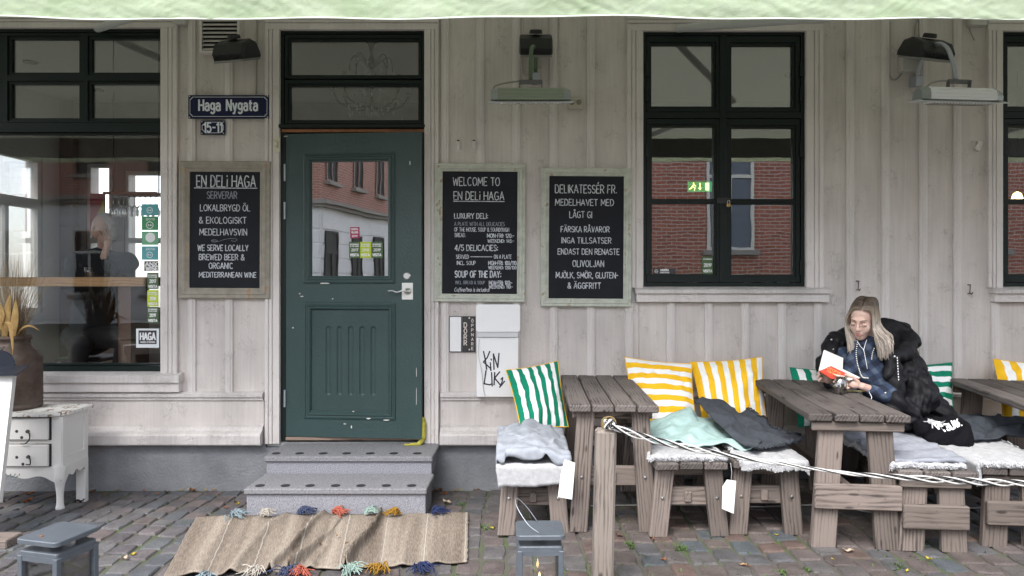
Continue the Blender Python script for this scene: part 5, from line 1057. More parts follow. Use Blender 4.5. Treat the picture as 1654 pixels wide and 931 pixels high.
# ================================================================ benches and tables
def trestle(name, label, cat, x, y, wd, length, zt, rot, nplank, legw, rail_front, rail_z, rail_h, splay=.045, top_t=.04, group=None, topmat=None, bolts=True, rail_over=.0):
    inset = (.07 if cat == 'table' else .045) if rail_front else (.045 if cat == 'table' else .018)
    """x, y = middle of the front end on the ground; the length runs towards the wall"""
    gz = ground(x, y); t = thing(name, label, cat, (x, y, gz), rot, group); H = zt - gz; pw = (wd - .008 * (nplank - 1)) / nplank
    for k in range(nplank):
        xx = -wd / 2 + pw / 2 + k * (pw + .008); dy = rnd.uniform(-.006, .006)
        beam('plank', (xx, dy, H - top_t / 2 + rnd.uniform(-.0015, .0015)), (xx, length + rnd.uniform(-.006, .006), H - top_t / 2), pw, top_t, topmat or M_twood, t, c=.006)
    for yy, front in ((.05, True), (length - .12, False)):
        c_, s_ = math.cos(rot), math.sin(rot); gy = ground(x - s_ * yy, y + c_ * yy) - gz
        ly = yy + .025
        for sg in (-1, 1):
            xt = sg * (wd / 2 - legw * .5 - inset); xb = sg * (wd / 2 - legw * .5 - inset + splay)
            beam('leg', (xb, ly, gy - .005), (xt, ly, H - top_t - .002), legw, .045, M_wwood if not front else M_wwood, t, up=(0, -1, 0), mitre=True)
            if bolts and front:
                f = (rail_z + rail_h * .55) / H; xm = xb + (xt - xb) * f
                MB().lathe([(.010, 0), (.008, .006), (0, .008)], 8, Matrix.Translation((xm, ly - .0225, rail_z + rail_h * .55)) @ Matrix.Rotation(R(90), 4, 'X'), cap=False).build('bolt', M_steel, t)
        # beam under the planks, rail between the legs
        yb = yy - .012 if (front and rail_front) else yy + .062
        beam('cross_beam', (-wd / 2 + .02, yb, H - top_t - .028), (wd / 2 - .02, yb, H - top_t - .028), .028, .05, M_wwood if front else M_lwood, t, up=(0, 0, 1))
        yr = yy - .017 if (front and rail_front) else yy + .063
        over = .02 + rail_over if rail_front else -.01
        xr = wd / 2 - .033 if rail_front else wd / 2 - inset - .01
        beam('rail', (-xr, yr, rail_z + rail_h / 2), (xr, yr, rail_z + rail_h / 2), .035, rail_h, M_wwood, t, up=(0, 0, 1))
    if rail_front:
        for xx, zz in ((-.0, .25), (.0, .8), (xr * .6, .5)): MB().lathe([(.004, 0), (0, .001)], 7, Matrix.Translation((xx, .0155, rail_z + rail_h * zz)) @ Matrix.Rotation(R(90), 4, 'X'), cap=False).build('nail', MATS['rusty_iron'], t)
    beam('stretcher', (0, .08, rail_z + rail_h * .5), (0, length - .1, rail_z + rail_h * .5), .04, .06, M_wwood, t)
    return t
def at(px, py, s): return ((px - CX) / s, yat(s))
GT, GB = 'weathered wooden tables along the wall', 'weathered wooden benches along the wall'
x, y = at(992.5, 655, 290); T1 = trestle('garden_table', 'small weathered plank table left, behind the rope post', 'table', x, y, .495, 1.27, .735, R(-1.5), 4, .10, False, .25, .11, group=GT)
x, y = at(1389, 670, 311); T2 = trestle('garden_table', 'weathered plank table with the glass and the reading woman', 'table', x, y, .505, 1.32, .735, R(-6), 4, .125, True, .215, .13, group=GT)
T3 = trestle('garden_table', 'weathered plank table cut off by the right edge of the photo', 'table', 3.08 - .25 + .25, -.19 - 1.28 - .03, .505, 1.32, .735, R(-11), 4, .125, True, .215, .13, group=GT)
SE = .42
x, y = at(862, 867, 289); BA = trestle('garden_bench', 'bench left of the small table, under grey and white blankets', 'bench', x, y, .385, 1.1, ground(x, y) + .405, R(0), 3, .10, False, .155, .10, .03, group=GB)
x, y = at(1118, 871, 296); BB = trestle('garden_bench', 'bench with the mint blanket, right of the small table', 'bench', x, y, .40, 1.12, .435, R(1), 3, .10, False, .16, .10, .04, group=GB)
x, y = at(1243, 869, 294); BC = trestle('garden_bench', 'bench under the charcoal blanket, left of the table with the glass', 'bench', x, y, .385, 1.12, .435, R(-2), 3, .10, False, .16, .10, .03, group=GB)
x, y = at(1516, 893, 315); BD = trestle('garden_bench', 'bench the woman sits on, with pale blankets', 'bench', x, y, .39, 1.22, .452, R(-6), 3, .125, True, .125, .125, .02, group=GB, bolts=False)
x, y = at(1652, 890, 311); BE = trestle('garden_bench', 'bench with a grey blanket cut off by the right edge', 'bench', x, y, .39, 1.2, .455, R(-6), 3, .125, True, .125, .125, .02, group=GB, bolts=False)

# ================================================================ cushions
def stripe_mat(name, col, n, axis, phase=0.0, white=(.80, .80, .79)):
    m = mat(name, col, rough=.9, spec=.2, bump=.35, bscale=600); nn, l, b = nodes(m)
    uv = nn.new('ShaderNodeUVMap'); sx = nn.new('ShaderNodeSeparateXYZ'); l.new(uv.outputs[0], sx.inputs[0])
    a = nn.new('ShaderNodeMath'); a.operation = 'MULTIPLY_ADD'; a.inputs[1].default_value = n; a.inputs[2].default_value = phase; l.new(sx.outputs[axis], a.inputs[0])
    f = nn.new('ShaderNodeMath'); f.operation = 'FRACT'; l.new(a.outputs[0], f.inputs[0])
    g = nn.new('ShaderNodeMath'); g.operation = 'LESS_THAN'; g.inputs[1].default_value = .5; l.new(f.outputs[0], g.inputs[0])
    mx = nn.new('ShaderNodeMix'); mx.data_type = 'RGBA'; l.new(g.outputs[0], mx.inputs['Factor']); mx.inputs['A'].default_value = (*white, 1); mx.inputs['B'].default_value = (*col, 1); l.new(mx.outputs['Result'], b.inputs['Base Color']); return m
def cushion(label, quad, th, m, back=None, seed=0):
    """quad: TL, TR, BR, BL as (px, py, y)"""
    q = [P(*a) for a in quad]; c = sum(q, Vector()) / 4; N = 30
    def pt(u, v, sgn):
        a, b_ = (u + 1) / 2, (v + 1) / 2
        au = .5 + (a - .5) * (1 - .05 * (1 - v * v)); bv = .5 + (b_ - .5) * (1 - .05 * (1 - u * u))
        p = (q[3] * (1 - au) + q[2] * au) * (1 - bv) + (q[0] * (1 - au) + q[1] * au) * bv
        n = (q[2] - q[3]).cross(q[0] - q[3]).normalized()
        if n.y > 0: n = -n
        e = max(0, 1 - abs(u) ** 2.4) ** .62 * max(0, 1 - abs(v) ** 2.4) ** .62
        ed = (1 - e) * e * 4
        w_ = .017 * N3.noise(Vector((u * 2.4 + seed, v * 2.4, 3))) + .016 * ed * N3.noise(Vector((u * 6 + seed, v * 6, 9)))
        return p + n * (sgn * th * e + w_ * e * 2) - c
    v = []; uv = []; f = []
    for sgn in (1, -1):
        for j in range(N + 1):
            for i in range(N + 1): u_, v_ = -1 + 2 * i / N, -1 + 2 * j / N; v.append(pt(u_, v_, sgn)); uv.append(((u_ + 1) / 2, (v_ + 1) / 2))
    K = (N + 1) ** 2
    for s_ in (0, 1):
        for j in range(N):
            for i in range(N):
                a = s_ * K + j * (N + 1) + i; fc = (a, a + 1, a + N + 2, a + N + 1); f.append(fc if s_ == 0 else fc[::-1])
    me = pymesh('cushion', v, f); ul = me.uv_layers.new(name='UVMap')
    for lp in me.loops: ul.data[lp.index].uv = uv[lp.vertex_index]
    o = link('cushion', me, None, m, smooth=True); o.location = c; me.materials.append(back or m)
    for k, p_ in enumerate(me.polygons):
        if k >= N * N: p_.material_index = 1
    # stitched seam
    rim = [pt(-1 + 2 * i / 20, 1, 0) for i in range(20)] + [pt(1, 1 - 2 * i / 20, 0) for i in range(20)] + [pt(1 - 2 * i / 20, -1, 0) for i in range(20)] + [pt(-1, -1 + 2 * i / 20, 0) for i in range(20)]
    MB().tube(rim, .0035, 6, closed=True).build('seam', back or m, o, smooth=True)
    tag(o, label, 'cushion', 'striped cushions on the benches'); return o
GRC, YEC = (.006, .20, .115), (.80, .46, .02)
M_yb = mat('cushion_yellow', YEC, rough=.9)
cushion('green and white striped cushion standing upright beside the white cabinet', [(817, 598, -.30), (901, 583, -.22), (918, 690, -.50), (842, 697, -.62)], .06, stripe_mat('green_stripes_a', GRC, 5.5, 0, .0), M_yb, 1)
cushion('yellow cushion with horizontal stripes next to the small table', [(1009, 577, -.12), (1117, 588, -.18), (1126, 690, -.42), (1022, 692, -.42)], .065, stripe_mat('yellow_stripes_h', YEC, 6, 1, .0), M_yb, 2)
cushion('yellow cushion with vertical stripes in the middle of the wall bench', [(1115, 585, -.12), (1231, 577, -.12), (1240, 693, -.42), (1136, 690, -.38)], .065, stripe_mat('yellow_stripes_v', YEC, 6, 0, .0), M_yb, 3)
cushion('green striped cushion lying low behind the table with the glass', [(1276, 594, -.18), (1385, 599, -.12), (1390, 690, -.42), (1290, 690, -.45)], .06, stripe_mat('green_stripes_b', GRC, 5.5, 0, .05), None, 4)
cushion('green striped cushion standing behind the woman in the black coat', [(1425, 592, -.15), (1538, 586, -.12), (1542, 680, -.35), (1435, 690, -.4)], .06, stripe_mat('green_stripes_h', GRC, 5, 1, .30), None, 5)
cushion('yellow striped cushion at the right edge of the photo', [(1604, 580, -.15), (1722, 590, -.15), (1730, 690, -.4), (1622, 690, -.4)], .06, stripe_mat('yellow_stripes_c', YEC, 5, 0, .0), M_yb, 6)

# ================================================================ blankets
def fabric(name, col, col2=None, bs=500, rib=0):
    m = mat(name, col, rough=.95, spec=.1, col2=col2, nscale=30, bump=.6, bscale=bs); return m
def drape(x, y, cx, cy, hx_, hy0, hy1, z0, rot, rr=.02):
    """hang a point over the edge of a bench: centre front (cx, cy), half width, from hy0 to hy1 along the bench"""
    c_, s_ = math.cos(rot), math.sin(rot); lx, ly = (x - cx) * c_ + (y - cy) * s_, -(x - cx) * s_ + (y - cy) * c_
    qx, qy = min(max(lx, -hx_), hx_), min(max(ly, hy0), hy1); dx, dy = lx - qx, ly - qy; d = math.hypot(dx, dy)
    if d > 1e-6:
        k = min(d, rr) / d; lx, ly = qx + dx * k, qy + dy * k
    return cx + lx * c_ - ly * s_, cy + lx * s_ + ly * c_, z0 - max(0, d - rr * .6)
def cloth(name, label, cat, quad, nx, ny, m, bench, hf, th=.010, fringe=0, group=None, edge=.02, frm=None):
    """quad in the plane (x, y): back-left, back-right, front-right, front-left; hf(u, v, x, y) lifts it"""
    bl, br, fr_, fl_ = [Vector((a, b_, 0)) for a, b_ in quad]; v = []; top = []
    bx, by, hx_, z0, L, rt = bench
    def fn(u, v_):
        p = (bl * (1 - u) + br * u) * (1 - v_) + (fl_ * (1 - u) + fr_ * u) * v_
        wv = edge; e = Vector((u * 5.1, v_ * 5.3, len(label)))
        p = p + Vector((N3.noise(e) * wv, N3.noise(e + Vector((9, 3, 1))) * wv, 0))
        x_, y_, z_ = drape(p.x, p.y, bx, by, hx_, 0, L, z0, rt)
        return Vector((x_, y_, z_ + hf(u, v_, p.x, p.y)))
    mb = MB(); mb.grid(fn, nx, ny); c = sum((Vector(a) for a in mb.v), Vector()) / len(mb.v); mb.v = [tuple(Vector(a) - c) for a in mb.v]
    o = mb.build(name, m, None, smooth=True); o.location = c; tag(o, label, cat, group)
    md = o.modifiers.new('thickness', 'SOLIDIFY'); md.thickness = th; md.offset = 1
    if fringe:
        fb = MB(); fr = random.Random(5)
        for k in range(fringe):
            sd_ = fr.choice([0, 0, 1, 2]) if frm is None else fr.choice(frm); tt = fr.random()
            if sd_ == 0: a = fn(tt, 1); d = fn(tt, 1) - fn(tt, .96)
            elif sd_ == 1: a = fn(0, tt); d = fn(0, tt) - fn(.04, tt)
            else: a = fn(1, tt); d = fn(1, tt) - fn(.96, tt)
            d = d.normalized() if d.length > 1e-5 else Vector((0, -1, 0)); d = (d + Vector((fr.uniform(-.5, .5), fr.uniform(-.4, .2), fr.uniform(-.5, .25)))).normalized()
            a = a - c + Vector((0, 0, th * fr.random())); L_ = fr.uniform(.005, .012)
            fb.tube([a - d * .008, a + d * L_ * .5 + Vector((0, 0, -.002)), a + d * L_ + Vector((fr.uniform(-.006, .006), fr.uniform(-.006, .006), -.008))], [.0045, .004, .002], 5, cap=False)
        fb.build('fringe', m, o, kind='stuff', smooth=True)
    return o
def folds(f, amp, a=0.0, s=0): 
    return lambda u, v, x, y: amp * (.5 + .5 * math.sin(f * (u * math.cos(a) + v * math.sin(a)) * 2 * PI + 2.2 * N3.noise(Vector((u * 3, v * 3, s))))) + amp * .6 * N3.noise(Vector((x * 9, y * 9, s)))
def bench_par(o, wd, zt, L): return (o.location.x, o.location.y, wd / 2, zt, L, o.rotation_euler.z)
pA = bench_par(BA, .385, BA.location.z + .407, 1.1); pB = bench_par(BB, .40, .437, 1.12); pC = bench_par(BC, .385, .437, 1.12); pD = bench_par(BD, .39, .454, 1.22); pE = bench_par(BE, .39, .457, 1.2)
M_wool = fabric('white_wool', (.46, .46, .47), (.34, .34, .35), 160)
M_greyb = fabric('pale_grey_cloth', (.36, .38, .42), (.27, .29, .33))
M_mint = fabric('mint_cloth', (.40, .55, .53), (.33, .47, .45)); M_char = fabric('charcoal_knit', (.068, .074, .086), (.045, .05, .06), 260)
M_pale = fabric('pale_throw', (.32, .33, .37), (.24, .255, .29))
def quad_at(o, x0, x1, y0, y1):  # rectangle in a bench's own frame (x0..x1, y0 front .. y1 back)
    c_, s_ = math.cos(o.rotation_euler.z), math.sin(o.rotation_euler.z); L = o.location
    return [(L.x + a * c_ - b_ * s_, L.y + a * s_ + b_ * c_) for a, b_ in ((x0, y1), (x1, y1), (x1, y0), (x0, y0))]
GP = 'white shaggy seat pads'
cloth('seat_pad', 'white shaggy pad on the bench beside the cabinet, hanging over its front', 'seat pad', quad_at(BA, -.24, .27, -.13, .8), 60, 60, M_wool, pA, lambda u, v, x, y: .012 + .006 * N3.noise(Vector((x * 30, y * 30, 1))), .014, 0, GP)
cloth('blanket', 'pale grey crumpled blanket heaped on the left bench under the green cushion', 'blanket', quad_at(BA, -.26, .25, -.05, .62), 70, 60, M_greyb, pA, lambda u, v, x, y: .035 + .075 * math.sin(PI * min(1, max(0, u))) * (1 - .3 * v) + .028 * abs(math.sin(9 * u + 5 * v + 2 * N3.noise(Vector((x * 5, y * 5, 2))))) * (.4 + .6 * (1 - v)) + .02 * N3.noise(Vector((x * 14, y * 14, 7))), .008, edge=.06)
cloth('seat_pad', 'white shaggy pad under the mint blanket', 'seat pad', quad_at(BB, -.22, .20, .035, .9), 60, 60, M_wool, pB, lambda u, v, x, y: .012 + .010 * N3.noise(Vector((x * 30, y * 30, 1))), .016, 900, GP)
cloth('seat_pad', 'white shaggy pad under the charcoal blanket, hanging over the bench front', 'seat pad', quad_at(BC, -.16, .25, -.06, .9), 60, 60, M_wool, pC, lambda u, v, x, y: .013 + .008 * N3.noise(Vector((x * 30, y * 30, 4))), .016, 1100, GP)
cloth('blanket', 'mint green blanket spread over two benches by the yellow cushions', 'blanket', [(P(1045, 700, -.55).x, -.50), (P(1180, 700, -.5).x, -.42), (P(1215, 740, -1.12).x, -1.16), (P(1040, 730, -.9).x, -1.0)], 70, 50, M_mint, (*pB[:2], .55, .44, 1.12, pB[5]), lambda u, v, x, y: .035 + .10 * math.sin(PI * min(1, u * 1.1)) ** 2 * (1 - v) + .014 * math.sin(16 * u + 9 * v + 3 * N3.noise(Vector((x * 4, y * 4, 2)))) + .01 * N3.noise(Vector((x * 16, y * 16, 7))), .008, edge=.05)
cloth('blanket', 'charcoal knitted blanket thrown across the bench left of the reading woman', 'blanket', [(P(1125, 660, -.5).x, -.42), (P(1210, 660, -.45).x, -.42), (P(1298, 730, -1.0).x, -1.02), (P(1210, 745, -1.2).x, -1.25)], 90, 80, M_char, (*pC[:2], .55, .44, 1.12, pC[5]), lambda u, v, x, y: .055 + .15 * max(0, 1 - v * 1.25) * (.4 + .6 * math.sin(PI * min(1, .25 + u))) + .012 * math.sin(13 * u + 4 * N3.noise(Vector((x * 4, y * 4, 12)))) + .016 * N3.noise(Vector((x * 9, y * 9, 17))), .011, 260, edge=.05, frm=[0, 2])
cloth('seat_pad', 'white shaggy pad on the bench the woman sits on', 'seat pad', quad_at(BD, -.23, .15, .045, 1.0), 60, 60, M_wool, pD, lambda u, v, x, y: .013 + .008 * N3.noise(Vector((x * 30, y * 30, 6))), .016, 900, GP)
cloth('blanket', 'folded pale grey throw in front of the seated woman', 'blanket', quad_at(BD, -.22, .20, .10, .9), 60, 60, M_pale, (*pD[:2], .22, .454, 1.22, pD[5]), lambda u, v, x, y: .035 + .006 * math.sin(30 * v + 5 * u) + .008 * N3.noise(Vector((x * 8, y * 8, 2))), .022, edge=.04)
cloth('seat_pad', 'white shaggy pad on the bench at the right edge, hanging between the benches', 'seat pad', quad_at(BE, -.31, .22, .0, 1.0), 60, 60, M_wool, pE, lambda u, v, x, y: .013 + .008 * N3.noise(Vector((x * 30, y * 30, 8))), .016, 900, GP)
cloth('blanket', 'dark grey blanket bunched up beside the black coat at the right edge', 'blanket', [(P(1560, 700, -.6).x, -.45), (P(1700, 700, -.6).x, -.40), (P(1680, 740, -1.0).x, -.92), (P(1560, 740, -1.1).x, -1.05)], 80, 60, fabric('dark_grey_cloth', (.065, .072, .085), (.042, .048, .058)), (*pE[:2], .6, .457, 1.2, pE[5]), lambda u, v, x, y: .04 + .06 * math.sin(PI * min(1, max(0, v + .1 * math.sin(5 * u)))) * (1 - .45 * u) + .018 * math.sin(11 * v + 6 * u + 3 * N3.noise(Vector((x * 4, y * 4, 2)))) + .015 * N3.noise(Vector((x * 12, y * 12, 7))), .009, edge=.05)
# care tags hanging from the pads
M_paper = mat('tag_white', (.78, .78, .77), rough=.8)
def tagobj(label, pts, y, string=None):
    q = [P(px, py, y) for px, py in pts]; c = sum(q, Vector()) / len(q); n = len(q)
    v = [a - c + Vector((0, -.0008, 0)) for a in q] + [a - c + Vector((0, .0008, 0)) for a in q]
    f = [tuple(range(n)), tuple(range(2 * n - 1, n - 1, -1))] + [(i, i + n, (i + 1) % n + n, (i + 1) % n) for i in range(n)]
    o = link('tag', pymesh('tag', v, f), None, M_paper); o.location = c; fixn(o); tag(o, label, 'tag')
    if string: MB().tube([P(a, b_, y + d) - c for a, b_, d in string], .0015, 5).build('string', M_wool, o)
    return o
tagobj('white label strip hanging from the pad on the left bench', [(912, 742), (929, 748), (924, 807), (901, 803), (906, 765)], -1.345)
tagobj('white hang tag with cut corners on a string below the mint blanket bench', [(1174, 775), (1189, 777), (1185, 830), (1166, 822), (1167, 786)], -1.35, [(1181, 776, 0), (1182, 762, 0), (1180, 748, .06)])

# ================================================================ rope post
s = 350.0; yp = yat(s)
t = thing('rope_post', 'square weathered wooden post in the foreground that holds the rope', 'post', (WX(975, yp), yp, ground(.4, yp)))
top = P(978.5, 693, yp) + Vector((0, 0, 0)); bot = P(972.5, 948, yp)
beam('post', bot, top, .092, .092, wood('post_wood', (.24, .205, .18), (.075, .062, .054), vary=0), t, up=(0, -1, 0), c=.012, world=True)
q_ = P(1952, 780, yp - .05); t2_ = thing('rope_post', 'square wooden post at the far end of the rope, past the right edge', 'post', (q_.x, q_.y + .05, ground(q_.x, q_.y)))
beam('post', (q_.x, q_.y + .1, ground(q_.x, q_.y) - .01), (q_.x, q_.y + .1, q_.z + .06), .092, .092, MATS['post_wood'], t2_, up=(0, -1, 0), c=.012, world=True)
rg = thing('brass_ring', 'brass coloured metal ring on top of the rope post', 'ring', tuple(P(983, 684, yp)))
n = 28; b = MB()
for k in range(n):
    a = 2 * PI * k / n
b.lathe([(.028, -.016), (.032, -.016), (.033, 0), (.032, .016), (.028, .016), (.028, -.016)], 28, Euler((R(78), 0, R(20))).to_matrix().to_4x4(), cap=False); fixn(b.build('ring', mat('ring_brass', (.62, .45, .20), rough=.3, metal=.8), rg, smooth=False))
rp = thing('rope', 'twisted black and white cord running from the post to the right edge', 'rope', tuple(P(985, 688, yp)))
path = smooth_path([P(px, py, yp - .05 + .0 * px) for px, py in ((988, 688), (1010, 697), (1060, 712), (1130, 727), (1190, 738), (1250, 748), (1310, 757), (1380, 766), (1450, 771), (1550, 777), (1654, 781), (1800, 783), (1950, 780))], 14)
M_rw, M_rb = mat('rope_white', (.58, .57, .55), rough=.9, bump=.6, bscale=300), mat('rope_black', (.02, .02, .022), rough=.9)
L = 0; acc = [0]
for a, c_ in zip(path, path[1:]): L += (c_ - a).length; acc.append(L)
for k, (ph, m, r_) in enumerate(((0, M_rw, .0040), (2.1, M_rw, .0040), (2.7, M_rb, .0034), (4.2, M_rw, .0038), (4.75, M_rb, .0032))):
    pts = []
    for p, d in zip(path, acc):
        am = .004 + .0095 * (.5 + .5 * math.sin(d * 4.1 + 1)) ; an = d * 19 + ph + .8 * math.sin(d * 3)
        pts.append(p + Vector((0, math.cos(an) * am, math.sin(an) * am)))
    MB().tube(pts, r_, 6).build('strand', m, rp, world=True, smooth=True)
kn = []
c0 = P(984, 686, yp - .045)
for k in range(60):
    a = k / 60 * 2 * PI; kn.append(c0 + Vector(((.016 + .010 * math.cos(3 * a)) * math.cos(2 * a), (.014 + .01 * math.cos(3 * a)) * math.sin(2 * a) * .6, .018 * math.sin(3 * a))))
MB().tube(kn, .0062, 7, closed=True).build('knot', M_rw, rp, world=True, smooth=True)
MB().tube([q + Vector((.003, -.006, .002)) for q in kn], .003, 6, closed=True).build('knot', M_rb, rp, world=True, smooth=True)

# ================================================================ lanterns
M_lan = mat('lantern_zinc', (.125, .142, .165), rough=.42, metal=.35, noise=.15, nscale=10, bump=.3, bscale=60)
M_lglass = glass('lantern_glass', .08)
def rplate(w_, d_, r_, z0, z1, n=5):
    pts = []
    for cx, cy, a0 in ((w_ / 2 - r_, d_ / 2 - r_, 0), (-w_ / 2 + r_, d_ / 2 - r_, 90), (-w_ / 2 + r_, -d_ / 2 + r_, 180), (w_ / 2 - r_, -d_ / 2 + r_, 270)): pts += [(cx + r_ * math.cos(R(a0 + 90 * k / n)), cy + r_ * math.sin(R(a0 + 90 * k / n))) for k in range(n + 1)]
    m = len(pts); c = .003; v = []
    for kk, z in ((.0, z0), (0, z1 - c), (c, z1)): v += [(x * (1 - kk / w_ * 2), y * (1 - kk / d_ * 2), z) for x, y in pts]
    return v, [tuple(range(m))[::-1]] + [(j * m + i, j * m + (i + 1) % m, (j + 1) * m + (i + 1) % m, (j + 1) * m + i) for j in (0, 1) for i in range(m)] + [tuple(2 * m + i for i in range(m))]
def lantern(label, x, y, rot, w_, d_, h, lit):
    gz = ground(x, y); t = thing('lantern', label, 'lantern', (x, y, gz), rot, 'zinc lanterns on the cobbles'); h -= gz
    MB().add(*rplate(w_, d_, .022, h - .018, h)).build('lid', M_lan, t)
    MB().add(*rplate(w_ * .9, d_ * .9, .01, h - .065, h - .048)).build('roof_plate', M_lan, t)
    for a in (-.05, .05): MB().box((a - .02, -.01, h - .049), (a + .02, .01, h - .0175)).build('spacer', M_steel, t)
    for sx_ in (-1, 1):
        for sy_ in (-1, 1): MB().box((sx_ * w_ * .42 - .011, sy_ * d_ * .42 - .011, .03), (sx_ * w_ * .42 + .011, sy_ * d_ * .42 + .011, h - .065), c=.002).build('post', M_lan, t)
    for zz in (.03, h - .085):
        b = MB()
        for sg in (-1, 1): b.box((-w_ * .42, sg * d_ * .42 - .008, zz), (w_ * .42, sg * d_ * .42 + .008, zz + .02)); b.box((sg * w_ * .42 - .008, -d_ * .42, zz + .0005), (sg * w_ * .42 + .008, d_ * .42, zz + .0195))
        b.build('frame', M_lan, t)
    for sg in (-1, 1): MB().box((-w_ * .4, sg * d_ * .40 - .001, .05), (w_ * .4, sg * d_ * .40 + .001, h - .085)).build('pane', M_lglass, t); MB().box((sg * w_ * .4 - .001, -d_ * .38, .05), (sg * w_ * .4 + .001, d_ * .38, h - .085)).build('pane', M_lglass, t)
    MB().add(*rplate(w_ * .95, d_ * .95, .01, .0, .03)).build('base', M_lan, t)
    cd_ = MB().lathe([(.034, .0), (.035, .15), (.03, .152), (.0, .146)], 18, Matrix.Translation((0, 0, .031)), cap=False).build('candle', mat('wax', (.75, .68, .55), rough=.5), t, smooth=True)
    MB().tube([(0, 0, .17), (0, 0, .192)], .0015, 5).build('wick', M_black, cd_)
    if lit: MB().lathe([(.001, 0), (.006, .008), (.007, .016), (.003, .030), (.0005, .042)], 10, Matrix.Translation((0, 0, .185)), cap=False).build('flame', mat('flame', (1, .7, .3), emit=(1, .7, .3, 3)), cd_, smooth=True)
    return t
LA = lantern('grey zinc lantern at the lower left corner, turned a little to the left', -1.78, -2.47, R(-15), .20, .21, .45, False)
LB = lantern('grey zinc lantern with a lit candle and a raised wire handle', .115, -2.28, R(1), .2, .19, .40, True)
MB().lathe([(.016, 0), (.012, .012), (0, .014)], 12, Matrix.Translation((.105, .0, .30)) @ Matrix.Rotation(R(90), 4, 'Y'), cap=False).build('knob', M_lan, LA)
h = .40 - LB.location.z
MB().tube(smooth_path([(-.005, -.075, h + .004), (-.05, -.06, h + .035), (-.09, -.02, h + .085), (-.10, .02, h + .11), (-.085, .05, h + .105), (-.045, .065, h + .06), (-.005, .07, h + .003)]), .0016, 7).build('handle', M_galv, LB, smooth=True)
h = .45 - LA.location.z
MB().lathe([(.007, 0), (.007, .004), (0, .005)], 10, Matrix.Translation((-.02, -.06, h))).build('rivet', mat('rust_spot', (.2, .09, .04), rough=.8), LA)

# ================================================================ chest of drawers, milk can, sign board
def worn_white(name, bare=(.20, .14, .09), th=.60, col=(.68, .665, .645)):
    m = mat(name, col, rough=.6); n, l, b = nodes(m); g = n.new('ShaderNodeNewGeometry'); t = n.new('ShaderNodeTexNoise'); t.inputs['Scale'].default_value = 22; t.inputs['Detail'].default_value = 9; t.inputs['Roughness'].default_value = .7; l.new(g.outputs['Position'], t.inputs['Vector'])
    r = n.new('ShaderNodeValToRGB'); r.color_ramp.elements[0].position = th; r.color_ramp.elements[0].color = (*col, 1); r.color_ramp.elements[1].position = th + .05; r.color_ramp.elements[1].color = (*bare, 1); l.new(t.outputs['Fac'], r.inputs[0]); l.new(r.outputs[0], b.inputs['Base Color'])
    bp = n.new('ShaderNodeBump'); bp.inputs['Strength'].default_value = .4; bp.inputs['Distance'].default_value = .002; l.new(t.outputs['Fac'], bp.inputs['Height']); l.new(bp.outputs[0], b.inputs['Normal']); return m
M_ww = worn_white('worn_white_paint', th=.66); M_wt = worn_white('worn_white_top', th=.55)
X0, X1, Y0, Y1, ZT_ = -3.62, -2.925, -.60, -.31, .575; gz = ground(-3.2, -.45)
dr_ = thing('chest_of_drawers', 'small worn white chest of drawers with curved legs by the left window', 'cabinet', ((X0 + X1) / 2, (Y0 + Y1) / 2, gz))
zb = WZ(757, -.59)
b = MB().box((X0, Y0, zb), (X1 - .0, Y1, ZT_ - .028), c=.003); body = b.build('body', M_ww, dr_, world=True)
pts = [(X0 - .03, Y1 + .02), (X0 - .03, Y0 - .03), (X0 + .04, Y0 - .045), (X1 - .05, Y0 - .045), (X1 + .035, Y0 + .02), (X1 + .035, Y1 + .02)]
m_ = len(pts); b = MB().add([(x, y, ZT_ - .026) for x, y in pts] + [(x, y, ZT_) for x, y in pts], [tuple(range(m_))[::-1], tuple(range(m_, 2 * m_))] + [(i, (i + 1) % m_, m_ + (i + 1) % m_, m_ + i) for i in range(m_)]); o = fixn(b.build('top', M_wt, dr_, world=True)); bv = o.modifiers.new('edge', 'BEVEL'); bv.width = .006; bv.segments = 2
for k, (ya, yb) in enumerate(((676, 711), (719, 754))):
    z1, z0 = WZ(ya, -.62), WZ(yb, -.62)
    MB().box((X0 + .05, Y0 - .002, z0 - .004), (X1 - .062, Y0 + .001, z1 + .004)).build('drawer_gap', M_black, dr_, world=True)
    d = MB().box((X0 + .055, Y0 - .02, z0), (X1 - .075, Y0 - .001, z1), c=.004).build('drawer', M_ww, dr_, world=True); wi = d
    for (px, py) in (((27, 697), (35, 707)), ((27, 739), (37, 750)))[k]: MB().lathe([(.011, 0), (.006, .004), (0, .004)], 12, Matrix.Translation((WX(px, -.62), Y0 - .0195, WZ(py, -.62))) @ Matrix.Rotation(R(90), 4, 'X'), cap=False).build('hole', M_black, dr_, world=True)
    px, py = ((45, 697), (46, 738))[k]; c0 = P(px, py, Y0 - .02)
    MB().lathe([(.012, 0), (.01, .01), (0, .012)], 12, Matrix.Translation(c0) @ Matrix.Rotation(R(90), 4, 'X'), cap=False).tube(smooth_path([c0 + Vector((0, -.01, 0)), c0 + Vector((.02, -.016, -.012)), c0 + Vector((.022, -.018, -.045)), c0 + Vector((-.005, -.016, -.075 + .03 * k)), c0 + Vector((-.04 + .045 * k, -.014, -.078 + .03 * k))]), .004, 7).build('handle', mat('black_iron', (.02, .02, .02), rough=.5), dr_, world=True, smooth=True)
# side panel frame
b = MB().cells((Y0 + .005, zb, Y1 - .004, ZT_ - .03), [(Y0 + .045, zb + .07, Y1 - .045, ZT_ - .075)], 0, .008); b.v = [(X1 + y, x, z) for x, y, z in b.v]; b.build('side_frame', M_ww, dr_, world=True)
